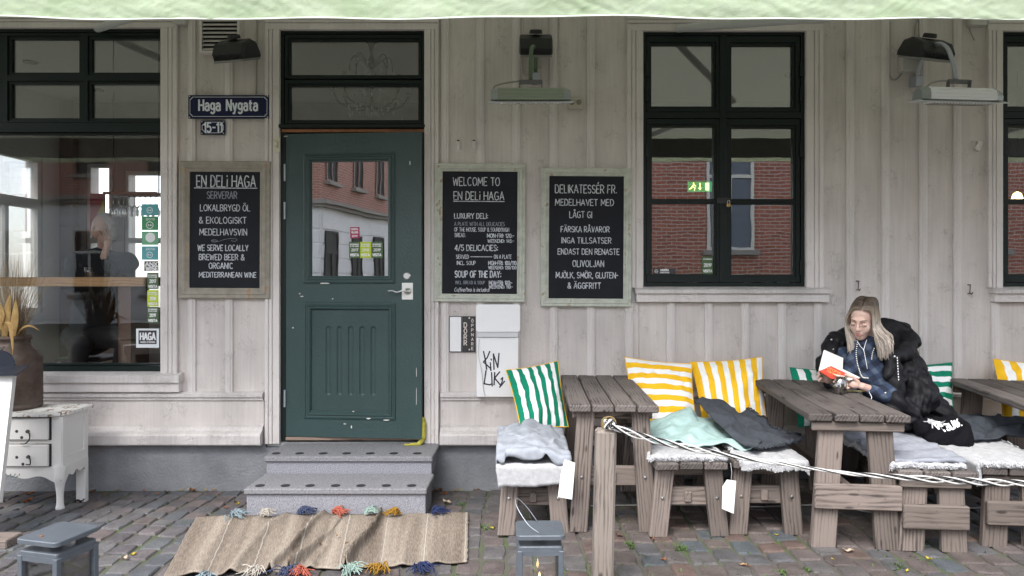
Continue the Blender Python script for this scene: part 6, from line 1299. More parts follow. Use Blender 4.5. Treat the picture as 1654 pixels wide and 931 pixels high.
# scalloped apron and legs
def apron(x0, x1, y0, y1):
    n = 24; top = []; botm = []
    for i in range(n + 1):
        u = i / n; d = .05 + .035 * abs(2 * u - 1) ** 3 + .012 * math.cos(u * 6 * PI); top.append((x0 + (x1 - x0) * u, zb + .012)); botm.append((x0 + (x1 - x0) * u, zb - d))
    return MB().prism(top + botm[::-1], y0, y1)
fixn(apron(X0 + .02, X1 - .02, Y0 - .003, Y0 + .016).build('apron', M_ww, dr_, world=True))
b = apron(Y0 + .02, Y1 - .02, 0, .018); b.v = [(X1 - .004 + y, x, z) for x, y, z in b.v]; fixn(b.build('apron', M_ww, dr_, world=True))
for sx_, xx in ((1, X1), (-1, X0)):
    b = MB().tube(smooth_path([(xx - sx_ * .025, Y0 + .025, zb + .02), (xx - sx_ * .018, Y0 + .016, zb - .06), (xx - sx_ * .02, Y0 + .02, zb - .13), (xx - sx_ * .012, Y0 + .008, ground(xx, Y0) + .035), (xx - sx_ * .010, Y0 + .004, ground(xx, Y0))]), [.036] * 6 + [.036, .034, .033, .031, .029, .028] + [.026, .024, .022, .021, .021, .022] + [.023, .025, .027, .028, .027, .024] + [.02], 10)
    b.build('leg', M_ww, dr_, world=True, smooth=True)
    MB().box((xx - .02 - .02 * sx_ - .012, Y1 - .045, ground(xx, Y1)), (xx + .02 - .02 * sx_ + .012, Y1 - .003, zb + .01), c=.004).build('leg', M_ww, dr_, world=True)
# green leaf painted on the apron
b = MB()
for k in range(8):
    c0 = P(6 + k * 3.6, 770 - (k % 2) * 3, Y0 - .0045); a = .6 + .5 * (k % 2); d1 = Vector((math.cos(a), 0, math.sin(a))) * .011; d2 = Vector((-d1.z, 0, d1.x)) * .28; b.add([c0 - d1, c0 + d2, c0 + d1, c0 - d2], [(0, 1, 2, 3)])
b.build('painted_sprig', mat('sprig_green', (.03, .06, .03), rough=.6), dr_, world=True)
# milk can
mcx, mcy = WX(20, -.45), -.45; mc = thing('milk_can', 'old rusty steel milk can holding dried grass on the white chest of drawers', 'milk can', (mcx, mcy, ZT_ + .001))
M_can_ = mat('rusty_steel', (.13, .10, .085), rough=.55, metal=.4, col2=(.06, .035, .025), nscale=9, bump=.8, bscale=30)
hh = WZ(545, -.45) - ZT_
MB().lathe([(.0, .0), (.168, .0), (.176, .012), (.176, .03), (.172, .034), (.172, .04), (.175, .045), (.175, .335), (.170, .345), (.150, .375), (.112, .415), (.104, .43), (.104, hh - .02), (.112, hh - .014), (.116, hh), (.110, hh + .012), (.100, hh + .010), (.092, hh - .03), (.09, .3)], 40, cap=False).build('body', M_can_, mc, smooth=True)
MB().tube(smooth_path([(.02, -.105, hh - .06), (.0, -.15, hh - .075), (-.05, -.16, hh - .11), (-.06, -.13, hh - .13)]), .008, 8).build('handle', M_steel, mc, smooth=True)
gr = thing('dried_grass', 'bunch of dried grasses and tan maize leaves standing in the milk can', 'dried plants', (mcx, mcy, ZT_ + hh - .1))
rr = random.Random(11); b = MB()
for k in range(230):
    a = rr.uniform(0, 2 * PI); r0 = rr.uniform(0, .075); r1 = r0 + rr.uniform(.03, .26) * rr.random() ** .6; h_ = rr.uniform(.28, .68); b.tube(smooth_path([(r0 * math.cos(a), r0 * math.sin(a), .0), (r0 * 1.2 * math.cos(a), r0 * 1.2 * math.sin(a), h_ * .4), (r1 * math.cos(a + .1), r1 * math.sin(a + .1) * .7, h_)], 3), [.0018] * 4 + [.0014, .001, .0006], 3, cap=False)
b.build('stems', mat('straw', (.30, .22, .13), rough=.9, vary=0, noise=.4, nscale=60), gr, kind='stuff')
M_corn = mat('dry_maize_leaf', (.50, .33, .12), rough=.8, col2=(.30, .17, .06), nscale=12)
def blade(p, w_, nrm):
    p = smooth_path(p, 5); m_ = len(p); v = []
    for i, q in enumerate(p):
        u = i / (m_ - 1); ww = w_ * math.sin(PI * min(1, .12 + u * .88)) ** .8; nn = Vector(nrm).normalized(); v += [q - nn * ww, q + Vector((0, -.006, 0)), q + nn * ww]
    return MB().add(v, [(3 * i + k, 3 * i + k + 1, 3 * i + k + 4, 3 * i + k + 3) for i in range(m_ - 1) for k in (0, 1)])
for pts, w_, nrm in (([(-.02, -.06, .05), (.01, -.08, .2), (.03, -.09, .30), (.06, -.10, .40)], .028, (1, 0, -.2)), ([(.03, -.06, .05), (.06, -.08, .16), (.08, -.09, .26), (.09, -.1, .36)], .026, (1, 0, -.1)), ([(-.06, -.06, .05), (-.04, -.09, .15), (.0, -.1, .25), (-.01, -.1, .33)], .022, (1, 0, .1)),
                     ([(.02, -.07, .08), (.02, -.13, .19), (.08, -.15, .20), (.10, -.15, .10), (.105, -.15, .0)], .014, (1, 0, .3)), ([(.04, -.05, .08), (.1, -.06, .16), (.16, -.06, .18), (.22, -.06, .15)], .008, (0, 0, 1)), ([(-.08, -.05, .05), (-.1, -.07, .2), (-.09, -.07, .32)], .02, (1, 0, 0))):
    o = blade(pts, w_, nrm).build('maize_leaf', M_corn, gr, smooth=True)
# white framed sign board leaning, cut by the left edge
sg_ = thing('sign_board', 'white framed pavement sign board leaning at the left edge of the photo', 'sign', (-2.55, -1.15, ground(-2.55, -1.15)))
y_ = -1.15; s = sc(y_)
tr_, br_ = P(24, 606, -1.05), P(1, 812, -1.25)
b = MB(); W_ = .55; th_ = .035
M_f = Matrix.Identity(4)
Xd = Vector((-1, -.06, 0)).normalized(); Zd = (tr_ - br_); Hh = Zd.length; Zd.normalize(); Yd = Zd.cross(Xd).normalized(); Xd = Yd.cross(Zd)
Mt = Matrix((Xd, Yd, Zd)).transposed().to_4x4(); Mt.translation = br_
if Yd.y < 0: pass
b = MB().cells((0, 0, W_, Hh), [(.075, .075, W_ - .075, Hh - .075)], -th_ / 2, th_ / 2); b.v = [tuple(Mt @ Vector(q)) for q in b.v]; o = fixn(b.build('frame', M_ww, sg_, world=True))
b = MB().cells((.062, .062, W_ - .062, Hh - .062), [(.085, .085, W_ - .085, Hh - .085)], -th_ / 2 - .006, th_ / 2 + .006); b.v = [tuple(Mt @ Vector(q)) for q in b.v]; fixn(b.build('bead', M_ww, sg_, world=True))
b = MB().box((.08, -.005, .08), (W_ - .08, .005, Hh - .08)); b.v = [tuple(Mt @ Vector(q)) for q in b.v]; b.build('panel', M_slate, sg_, world=True)
q = P(22, 825, -1.3); MB().box((q.x - .6, -1.36, ground(-2.6, -1.3)), (q.x, -1.22, ground(-2.6, -1.3) + .05), c=.006).build('foot', M_wwood, sg_, world=True)
hd = thing('metal_hood', 'dark blue metal hood with a round back standing on the white sign board', 'lamp hood', tuple(P(10, 600, -1.05)))
M_hd = mat('dark_blue_metal', (.018, .022, .035), rough=.4, metal=.3)
q = [P(-60, 604, -1.12), P(28, 604, -1.12), P(49, 590, -.95), P(-60, 589, -.85)]
v = list(q) + [a + Vector((0, 0, -.012)) for a in q[:2]] + [q[2] + Vector((0, 0, -.003)), q[3] + Vector((0, 0, -.012))]
fixn(MB().add(v, [(0, 1, 2, 3), (4, 5, 6, 7), (0, 1, 5, 4), (1, 2, 6, 5), (2, 3, 7, 6), (3, 0, 4, 7)]).build('tray', M_hd, hd, world=True))
MB().lathe([(0, 0), (.088, 0), (.09, .006), (.086, .012), (0, .014)], 28, Matrix.Translation(P(2, 590, -.93)) @ Matrix.Rotation(R(90), 4, 'X'), cap=False).build('round_back', M_hd, hd, world=True, smooth=False)

o = MB().tube(smooth_path([Vector((x_, y_, ground(x_, y_) + .012 + z_)) for x_, y_, z_ in ((.5, -.7, 0), (1.0, -.75, .0), (1.5, -.8, .0), (1.9, -.95, .05), (2.15, -1.0, .02), (2.5, -.9, 0), (3.2, -.8, 0))], 8), .004, 6).build('cable', M_cable, None, smooth=True); tag(o, 'thin grey cable lying on the paving under the tables and benches', 'cable')
# ================================================================ yellow rag, leaves
zr_ = z_up
ragp = smooth_path([Vector((P(653, 711, -.10).x, -.10, zr_ + .006)), Vector((P(665, 711, -.10).x, -.10, zr_ + .008)), Vector((P(677, 711, -.09).x, -.09, zr_ + .012)), Vector((P(682, 705, -.06).x, -.055, zr_ + .04)), P(683, 692, -.045), P(683, 682, -.045), P(681, 674, -.045)], 5)
o = surf_tube = MB().tube(ragp, [.008] * 5 + [.012] * 5 + [.018] * 5 + [.026] * 5 + [.026] * 5 + [.020] * 5 + [.010], 12).build('rag', mat('yellow_cloth', (.42, .38, .06), rough=.9, noise=.3, nscale=30, bump=1.5, bscale=60), None, smooth=True); tag(o, 'yellow cloth stuffed under the lower right corner of the green door', 'cloth')
lc = [('brown', (.16, .075, .03)), ('tan', (.34, .22, .12)), ('rust', (.30, .10, .03)), ('dark brown', (.06, .035, .025)), ('yellow', (.42, .32, .03)), ('pale', (.42, .33, .25))]
leaf_rec = []
spots = [(310, 794, 9), (303, 786, 6), (332, 790, 5), (293, 788, 5), (270, 797, 7), (255, 800, 5), (312, 789, 7), (345, 791, 6), (150, 796, 9), (170, 800, 6), (200, 905, 10), (215, 898, 8), (384, 816, 7), (380, 812, 5), (705, 792, 7), (718, 800, 9), (735, 787, 6), (712, 786, 8), (770, 786, 7), (722, 814, 12), (744, 788, 5), (795, 855, 6), (1000, 868, 9), (1055, 872, 5), (1072, 906, 7), (1200, 915, 9), (1210, 917, 6), (1250, 880, 4), (1370, 893, 12), (1500, 905, 8), (1465, 925, 7), (128, 812, 10), (48, 800, 10), (45, 812, 12), (545, 875, 5), (515, 889, 5), (560, 888, 5), (885, 790, 5), (1345, 905, 4), (1254, 866, 5), (1145, 846, 5), (365, 822, 6), (232, 792, 5), (188, 786, 5)]
for k, (px, py, w_) in enumerate(spots):
    nm, col = lc[(k * 5 + k // 3) % 6]; zg = .0
    yy = -.3
    for _ in range(30):
        x_ = WX(px, yy); e_ = EYE - ground(x_, yy) ; yy = yat((py - HY) / e_) 
    yy = min(yy, -.05); x_ = WX(px, yy); zg = ground(x_, yy) + (.03 if 280 < px < 760 and 830 < py < 920 else 0)
    r_ = w_ / sc(yy) * .75; a0 = rnd.uniform(0, 6.28); pts = []
    def lf(u, v, r_=r_, a0=a0, ph=rnd.uniform(0, 6)):
        t_ = u * 2 - 1; ww = (1 - t_ * t_) ** .7 * .45 * (1 + .25 * math.sin(9 * t_ + ph)); xx, yy_ = t_ * r_, (v - .5) * 2 * ww * r_
        zz = .25 * r_ * t_ * t_ + abs(v - .5) * r_ * .7 + .15 * r_ * math.sin(5 * t_ + ph); return (xx * math.cos(a0) - yy_ * math.sin(a0), xx * math.sin(a0) + yy_ * math.cos(a0), zz + .004)
    o = MB().grid(lf, 8, 4).build('fallen_leaf', mat('leaf_' + nm.replace(' ', '_'), col, rough=.8, noise=.4, nscale=60), None, smooth=True); o.location = (x_, yy, zg)
    leaf_rec.append((o, nm, 0)); tag(o, 'small curled {} leaf lying on the paving {}'.format(nm, 'at the foot of the plinth' if py < 802 else ('near the rug' if 180 < px < 800 else ('below the benches' if px > 900 else 'by the chest of drawers'))), 'leaf', 'fallen leaves on the paving')
from collections import defaultdict
gl_ = defaultdict(list)
for o, nm, _ in leaf_rec: gl_[o['label']].append(o)
ordn = ['first', 'second', 'third', 'fourth', 'fifth', 'sixth', 'seventh', 'eighth']
for lb_, os_ in gl_.items():
    if len(os_) > 1:
        for k, o in enumerate(sorted(os_, key=lambda q: q.location.x)): o['label'] = lb_.replace('small curled', ordn[k] + ' from the left of the curled').replace(' leaf ', ' leaves ').replace('lying on the paving ', '')
# moss and weed tufts in the joints
b = MB(); rr = random.Random(4)
for k in range(900):
    if k < 260: px, py = [(785, 852), (790, 850), (742, 812), (1300, 922), (1450, 915), (1100, 885), (300, 845), (225, 880), (1020, 880), (1265, 925)][k % 10]; px += rr.gauss(0, 5); py += rr.gauss(0, 2.5)
    else: px, py = rr.uniform(0, 1654), rr.uniform(800, 931)
    yy = -.5
    for _ in range(12): x_ = WX(px, yy); yy = yat((py - HY) / (EYE - ground(x_, yy)))
    x_ = WX(px, yy)
    if yy > -.02: continue
    if k >= 260: x_ = round(x_ / .137) * .137
    if -2.6 < x_ < -.3 and -1.75 < yy < -.95: continue
    for j in range(3 if k >= 260 else 5):
        a = rr.uniform(0, 6.28); r_ = rr.uniform(.004, .011); c0 = Vector((x_ + rr.uniform(-.008, .008), yy + rr.uniform(-.02, .02), ground(x_, yy) - .006)); d = Vector((math.cos(a), math.sin(a), rr.uniform(.3, 1.4))) * r_; e = Vector((-math.sin(a), math.cos(a), 0)) * r_ * .45
        b.add([c0, c0 + d * .6 + e, c0 + d * 1.3, c0 + d * .6 - e], [(0, 1, 2, 3)])
b.build('moss_tufts', mat('moss', (.07, .12, .03), rough=.9, noise=.4, nscale=40), ground_o, kind='stuff')

# ================================================================ rug
def gxy(px, py, lift=0):
    yy = -1.2
    for _ in range(20): x_ = WX(px, yy); yy = yat((py - HY) / (EYE - ground(x_, yy) - lift))
    return Vector((WX(px, yy), yy, 0))
BL, BR, FR, FL = gxy(318, 838), gxy(757, 831), gxy(755, 911), gxy(264, 936)
ridges = [(.955, .885, .0, .042, .034), (.28, .22, .0, .008, .03), (.50, .40, .0, .034, .035), (.57, .50, .5, .030, .025), (.10, .09, .0, .02, .04), (.63, .60, .0, .012, .03)]
ridges = [(.675, .60, .0, .062, .017), (.325, .20, .0, .022, .030), (.475, .335, .0, .040, .020), (.56, .41, .35, .045, .017), (.53, .47, 0, .014, .02), (.40, .40, .0, .008, .05), (.80, .78, 0, .008, .03), (.90, .89, 0, .010, .04), (.12, .10, 0, .014, .05)]
def rugpt(u, v):
    p = (BL * (1 - u) + BR * u) * (1 - v) + (FL * (1 - u) + FR * u) * v
    z = .008
    for a, c_, v0, h_, w_ in ridges:
        uc = a + (c_ - a) * v + .012 * math.sin(v * 5 + a * 9); d = (u - uc) / w_; z += 1.2 * h_ * math.exp(-d * d * 2.2) * (sst(v0, v0 + .3, v) if v0 else 1) * (.6 + .5 * v)
        p = p + Vector((-.45 * h_ * d * math.exp(-d * d) , 0, 0))
    z += .005 * N3.noise(Vector((u * 9, v * 4, 2))); p = p + Vector((.006 * N3.noise(Vector((u * 20, v * 20, 1))), .022 * N3.noise(Vector((u * 9, 2 * v, 5))), 0))
    return Vector((p.x, p.y, ground(p.x, p.y) + z))
mj = mat('jute_weave', (.30, .26, .22), rough=.95, spec=.1)
n_, l_, b_ = nodes(mj)
uvn = n_.new('ShaderNodeUVMap'); mpn = n_.new('ShaderNodeMapping'); mpn.inputs['Scale'].default_value = (300, 16, 1); l_.new(uvn.outputs[0], mpn.inputs['Vector'])
nz = n_.new('ShaderNodeTexNoise'); nz.inputs['Scale'].default_value = 1; nz.inputs['Detail'].default_value = 6; nz.inputs['Roughness'].default_value = .7; l_.new(mpn.outputs[0], nz.inputs['Vector'])
mp3 = n_.new('ShaderNodeMapping'); mp3.inputs['Scale'].default_value = (16, .3, 1); l_.new(uvn.outputs[0], mp3.inputs['Vector']); nb = n_.new('ShaderNodeTexNoise'); nb.inputs['Scale'].default_value = 1; nb.inputs['Detail'].default_value = 3; l_.new(mp3.outputs[0], nb.inputs['Vector'])
adn = n_.new('ShaderNodeMath'); adn.operation = 'ADD'; l_.new(nz.outputs['Fac'], adn.inputs[0]); l_.new(nb.outputs['Fac'], adn.inputs[1])
rpn = n_.new('ShaderNodeValToRGB'); rpn.color_ramp.elements[0].position = .38; rpn.color_ramp.elements[1].position = .64; rpn.color_ramp.elements[0].color = (.115, .09, .072, 1); rpn.color_ramp.elements[1].color = (.38, .325, .27, 1)
hf_ = n_.new('ShaderNodeMath'); hf_.operation = 'MULTIPLY'; hf_.inputs[1].default_value = .5; l_.new(adn.outputs[0], hf_.inputs[0]); l_.new(hf_.outputs[0], rpn.inputs[0]); l_.new(rpn.outputs[0], b_.inputs['Base Color'])
mpw = n_.new('ShaderNodeMapping'); mpw.inputs['Scale'].default_value = (260, 90, 1); l_.new(uvn.outputs[0], mpw.inputs['Vector']); nw = n_.new('ShaderNodeTexNoise'); nw.inputs['Scale'].default_value = 1; l_.new(mpw.outputs[0], nw.inputs['Vector'])
sxr = n_.new('ShaderNodeSeparateXYZ'); l_.new(uvn.outputs[0], sxr.inputs[0])
wob = n_.new('ShaderNodeMath'); wob.operation = 'MULTIPLY_ADD'; wob.inputs[1].default_value = .02; l_.new(nb.outputs['Fac'], wob.inputs[0]); l_.new(sxr.outputs[0], wob.inputs[2])
fq = n_.new('ShaderNodeMath'); fq.operation = 'MULTIPLY'; fq.inputs[1].default_value = 7; l_.new(wob.outputs[0], fq.inputs[0]); fr2 = n_.new('ShaderNodeMath'); fr2.operation = 'FRACT'; l_.new(fq.outputs[0], fr2.inputs[0]); sl = n_.new('ShaderNodeMath'); sl.operation = 'LESS_THAN'; sl.inputs[1].default_value = .022; l_.new(fr2.outputs[0], sl.inputs[0])
hfm = n_.new('ShaderNodeMath'); hfm.operation = 'MULTIPLY'; hfm.inputs[1].default_value = .6; l_.new(sl.outputs[0], hfm.inputs[0])
mxs = n_.new('ShaderNodeMix'); mxs.data_type = 'RGBA'; l_.new(hfm.outputs[0], mxs.inputs['Factor']); l_.new(rpn.outputs[0], mxs.inputs['A']); mxs.inputs['B'].default_value = (.46, .44, .40, 1); l_.new(mxs.outputs['Result'], b_.inputs['Base Color'])
bpn = n_.new('ShaderNodeBump'); bpn.inputs['Strength'].default_value = .9; bpn.inputs['Distance'].default_value = .005; l_.new(nw.outputs['Fac'], bpn.inputs['Height']); l_.new(bpn.outputs[0], b_.inputs['Normal'])
NX, NY = 260, 40; mb = MB().grid(rugpt, NX, NY); c = rugpt(.5, .5); mb.v = [tuple(Vector(a) - c) for a in mb.v]; me = mb.mesh('rug'); ul = me.uv_layers.new(name='UVMap')
for lp in me.loops: i = lp.vertex_index; ul.data[lp.index].uv = ((i % (NX + 1)) / NX, (i // (NX + 1)) / NY)
RG = link('rug', me, None, mj, smooth=True); RG.location = c; md = RG.modifiers.new('th', 'SOLIDIFY'); md.thickness = .007; md.offset = -1
tag(RG, 'rumpled brown jute rug with coloured yarn tassels in front of the granite steps', 'rug')
yarn = {'pale_blue': (.30, .38, .42), 'cream': (.60, .55, .48), 'indigo': (.06, .08, .16), 'coral': (.55, .14, .09), 'mint': (.38, .52, .46), 'mustard': (.42, .22, .02), 'navy': (.02, .035, .12)}
def tassel(px, py, nm, spread, dirv, n=46):
    rr = random.Random(px); n = rr.randint(34, 60); spread *= rr.uniform(.75, 1.15); px += rr.uniform(-4, 4); dirv = (dirv[0] + rr.uniform(-.4, .4), dirv[1] + rr.uniform(-.15, .15), 0); g = gxy(px, py + (9 if py < 870 else 0)); base = Vector((g.x, g.y, ground(g.x, g.y) + (.026 if py < 870 else .008))); b = MB(); d0 = Vector(dirv).normalized()
    for k in range(n):
        a = rr.gauss(0, .55); d = Vector((d0.x * math.cos(a) - d0.y * math.sin(a), d0.x * math.sin(a) + d0.y * math.cos(a), 0)); L_ = spread * rr.uniform(.5, 1.1); up = rr.uniform(.012, .04)
        s0 = base - d0 * .004 + Vector((rr.gauss(0, .006), rr.gauss(0, .006), .004)); s1 = s0 + d * L_ * .5 + Vector((rr.gauss(0, .008), rr.gauss(0, .008), up)); s2 = s0 + d * L_ + Vector((rr.gauss(0, .014), rr.gauss(0, .014), rr.uniform(.0, .02)))
        b.tube(smooth_path([s0, s1, s2], 4), .0026, 4, cap=False)
    b.v = [tuple(Vector(q) - c) for q in b.v]
    b.build('tassel', mat('yarn_' + nm, tuple(c_ * .72 for c_ in yarn[nm]), rough=.95, noise=.25, nscale=80), RG, smooth=True)
for px, py, nm in ((372, 833, 'pale_blue'), (425, 831, 'cream'), (482, 829, 'indigo'), (540, 828, 'coral'), (592, 829, 'mint'), (645, 829, 'mustard'), (700, 828, 'navy')): tassel(px, py, nm, .085, (1, .15, 0) if nm != 'mustard' else (-1, .1, 0))
for px, py, nm in ((335, 938, 'pale_blue'), (418, 927, 'cream'), (463, 925, 'indigo'), (488, 927, 'coral'), (562, 923, 'mint'), (615, 922, 'mustard'), (675, 921, 'navy')): tassel(px, py, nm, .105, (.1, -1, 0))
# ================================================================ people: smooth bodies from distance fields
def surface(name, prims, vox, m, parent=None, k=.02, cuts=(), disp=None, world=True, pad=.02):
    """prims: (kind, ...) with kind 'c' capsule (a, b, ra, rb[, k]) or 'e' ellipsoid (centre, radii, matrix[, k]); cuts are carved away"""
    P_ = []
    for p in prims:
        if p[0] == 'c': P_ += [np.array(p[1]) - max(p[3], p[4]), np.array(p[1]) + max(p[3], p[4]), np.array(p[2]) - max(p[3], p[4]), np.array(p[2]) + max(p[3], p[4])]
        else: r_ = max(p[2]); P_ += [np.array(p[1]) - r_, np.array(p[1]) + r_]
    lo = np.min(P_, 0) - pad; hi = np.max(P_, 0) + pad; n = np.ceil((hi - lo) / vox).astype(int) + 1
    ax = [lo[i] + vox * np.arange(n[i]) for i in range(3)]; X, Y, Z = np.meshgrid(*ax, indexing='ij')
    def ev(p):
        if p[0] == 'c':
            a, b_ = np.array(p[1], float), np.array(p[2], float); d = b_ - a; L2 = max(1e-9, d @ d)
            t = np.clip(((X - a[0]) * d[0] + (Y - a[1]) * d[1] + (Z - a[2]) * d[2]) / L2, 0, 1)
            return np.sqrt((X - a[0] - t * d[0]) ** 2 + (Y - a[1] - t * d[1]) ** 2 + (Z - a[2] - t * d[2]) ** 2) - (p[3] + (p[4] - p[3]) * t)
        c, r_ = np.array(p[1], float), np.array(p[2], float); Rm = np.array(p[3].to_3x3()) if len(p) > 3 and p[3] is not None else np.eye(3)
        qx, qy, qz = X - c[0], Y - c[1], Z - c[2]; q = [(Rm[0, i] * qx + Rm[1, i] * qy + Rm[2, i] * qz) / r_[i] for i in range(3)]
        k0 = np.sqrt(q[0] ** 2 + q[1] ** 2 + q[2] ** 2); k1 = np.sqrt((q[0] / r_[0]) ** 2 + (q[1] / r_[1]) ** 2 + (q[2] / r_[2]) ** 2)
        return k0 * (k0 - 1) / np.maximum(k1, 1e-6)
    D = None
    for p in prims:
        d = ev(p); kk = p[5] if p[0] == 'c' and len(p) > 5 else (p[4] if p[0] == 'e' and len(p) > 4 else k)
        if D is None: D = d
        else: h = np.clip(.5 + .5 * (D - d) / kk, 0, 1); D = D * (1 - h) + d * h - kk * h * (1 - h)
    for p in cuts:
        d = -ev(p); kk = p[5] if p[0] == 'c' and len(p) > 5 else (p[4] if p[0] == 'e' and len(p) > 4 else k)
        h = np.clip(.5 - .5 * (D - d) / kk, 0, 1); D = D * (1 - h) + d * h + kk * h * (1 - h)
    if disp: D = D + disp(X, Y, Z)
    I = D < 0; c8 = sum(I[a:n[0] - 1 + a, b:n[1] - 1 + b, c:n[2] - 1 + c].astype(int) for a in (0, 1) for b in (0, 1) for c in (0, 1)); act = (c8 > 0) & (c8 < 8)
    idx = -np.ones(act.shape, int); cells = np.argwhere(act); idx[act] = np.arange(len(cells)); acc = np.zeros((len(cells), 3)); cnt = np.zeros(len(cells))
    i, j, q = cells.T
    cr = [(a, b, c) for a in (0, 1) for b in (0, 1) for c in (0, 1)]
    for s_ in cr:
        for ax_ in range(3):
            if s_[ax_]: continue
            e_ = list(s_); e_[ax_] = 1; d0 = D[i + s_[0], j + s_[1], q + s_[2]]; d1 = D[i + e_[0], j + e_[1], q + e_[2]]; mm = (d0 < 0) != (d1 < 0)
            t = np.where(mm, d0 / np.where(mm, d0 - d1, 1), 0); pt = np.stack([i + s_[0], j + s_[1], q + s_[2]], 1).astype(float); pt[:, ax_] += t; acc += pt * mm[:, None]; cnt += mm
    V = acc / cnt[:, None] * vox + lo; F = []
    for ax_ in range(3):
        o1, o2 = [(1, 2), (2, 0), (0, 1)][ax_]; sl = [slice(None)] * 3; s2 = [slice(None)] * 3; sl[ax_] = slice(0, -1); s2[ax_] = slice(1, None)
        ch = np.argwhere(I[tuple(sl)] != I[tuple(s2)]); ch = ch[(ch[:, o1] > 0) & (ch[:, o2] > 0) & (ch[:, o1] < n[o1] - 1) & (ch[:, o2] < n[o2] - 1)]
        a = ch.copy(); b_ = ch.copy(); b_[:, o1] -= 1; c_ = b_.copy(); c_[:, o2] -= 1; d_ = ch.copy(); d_[:, o2] -= 1
        quad = np.stack([idx[tuple(z_.T)] for z_ in (a, b_, c_, d_)], 1); ins = I[tuple(ch.T)]
        quad[~ins] = quad[~ins][:, ::-1]; F.append(quad)
    F = np.concatenate(F); F = F[(F >= 0).all(1)]
    me = bpy.data.meshes.new(name); me.from_pydata(V.tolist(), [], F.tolist()); me.update()
    return link(name, me, parent, m, world=world, smooth=True)

M_skin = mat('skin', (.60, .41, .34), rough=.5, spec=.4, noise=.06, nscale=30)
MATS['skin'].node_tree.nodes['Principled BSDF'].inputs['Subsurface Weight'].default_value = .12
MATS['skin'].node_tree.nodes['Principled BSDF'].inputs['Subsurface Radius'].default_value = (.02, .008, .004)
M_coat = mat('black_puffer', (.007, .007, .009), rough=.6, spec=.22, bump=1.0, bscale=24)
M_tights = mat('dark_tights', (.035, .022, .022), rough=.7); M_boot = mat('black_leather', (.012, .012, .014), rough=.4)
# blue plaid flannel
M_plaid = mat('blue_plaid', (.05, .08, .16), rough=.95)
n_, l_, b_ = nodes(M_plaid); g_ = n_.new('ShaderNodeNewGeometry'); mpp = n_.new('ShaderNodeMapping'); mpp.inputs['Rotation'].default_value = (R(20), R(28), R(10)); mpp.inputs['Scale'].default_value = (95, 40, 95); l_.new(g_.outputs['Position'], mpp.inputs['Vector'])
sxx = n_.new('ShaderNodeSeparateXYZ'); l_.new(mpp.outputs[0], sxx.inputs[0]); outs = []
for k in (0, 2):
    si = n_.new('ShaderNodeMath'); si.operation = 'SINE'; l_.new(sxx.outputs[k], si.inputs[0]); mr = n_.new('ShaderNodeMapRange'); mr.inputs['From Min'].default_value = -.3; mr.inputs['From Max'].default_value = .5; l_.new(si.outputs[0], mr.inputs['Value']); outs.append(mr)
adp = n_.new('ShaderNodeMath'); adp.operation = 'ADD'; l_.new(outs[0].outputs[0], adp.inputs[0]); l_.new(outs[1].outputs[0], adp.inputs[1]); hfp = n_.new('ShaderNodeMath'); hfp.operation = 'MULTIPLY'; hfp.inputs[1].default_value = .5; l_.new(adp.outputs[0], hfp.inputs[0])
rpp = n_.new('ShaderNodeValToRGB'); rpp.color_ramp.elements[0].color = (.011, .016, .032, 1); rpp.color_ramp.elements[1].color = (.062, .082, .12, 1); e_ = rpp.color_ramp.elements.new(.5); e_.color = (.024, .038, .075, 1); l_.new(hfp.outputs[0], rpp.inputs[0]); l_.new(rpp.outputs[0], b_.inputs['Base Color'])

pr = thing('person', 'woman with long ash blonde hair and black puffer coat reading a red book', 'person', (2.33, -.72, ground(2.3, -.8)))
def Q(px, py, y): return P(px, py, y + .17)
HC = Q(1393, 516, -.84); Hm = Euler((R(24), R(3), R(-32)), 'ZYX').to_matrix()
HSC = 1.06
Hm = (Matrix.Rotation(R(-42), 3, 'Z') @ Matrix.Rotation(R(20), 3, 'X') @ Matrix.Rotation(R(5), 3, 'Y'))
def H(x, y, z): return HC + Hm @ (Vector((x, y, z)) * HSC)
H4 = Hm
def he(x, y, z, rx, ry, rz, k=.02): return ('e', H(x, y, z), (rx * HSC, ry * HSC, rz * HSC), Hm, k)
def hc(a, b_, ra, rb, k=.012): return ('c', H(*a), H(*b_), ra * HSC, rb * HSC, k)
nb = H(0, .05, -.10)
hand = lambda px, py, y: Q(px, py, y)
SH = Q(1415, 572, -.72)
body = [he(0, .02, .035, .072, .09, .082), he(0, -.028, -.04, .050, .058, .078, .03), he(0, -.052, -.094, .022, .024, .018, .02), he(.031, -.050, -.030, .024, .025, .028, .02), he(-.031, -.050, -.030, .024, .025, .028, .02),
        hc((0, -.083, .012), (0, -.104, -.024), .0065, .010, .010), he(.010, -.096, -.027, .008, .009, .007, .006), he(-.010, -.096, -.027, .008, .009, .007, .006), hc((-.034, -.077, .026), (.034, -.077, .026), .009, .009, .016),
        he(.075, .012, -.012, .010, .020, .030, .01), he(-.075, .012, -.012, .010, .020, .030, .01),
        hc((-.014, -.083, -.056), (.014, -.083, -.056), .0062, .0062, .008), hc((-.011, -.082, -.066), (.011, -.082, -.066), .0072, .0072, .008),
        ('c', H(0, .03, -.06), SH + Vector((-.03, -.03, .02)), .048, .052, .02), ('c', SH, Q(1450, 670, -.70), .10, .12, .05)]
cuts = [he(.031, -.098, .001, .019, .015, .012, .012), he(-.031, -.098, .001, .019, .015, .012, .012)]
eyes = [he(.031, -.0715, .000, .0145, .0125, .0105, .004), he(-.031, -.0715, .000, .0145, .0125, .0105, .004)]
o = surface('head', body[:14], .0032, M_skin, pr, cuts=cuts); o.name = 'body'
surface('eyelid', eyes[:1], .002, M_skin, pr); surface('eyelid', eyes[1:], .002, M_skin, pr)
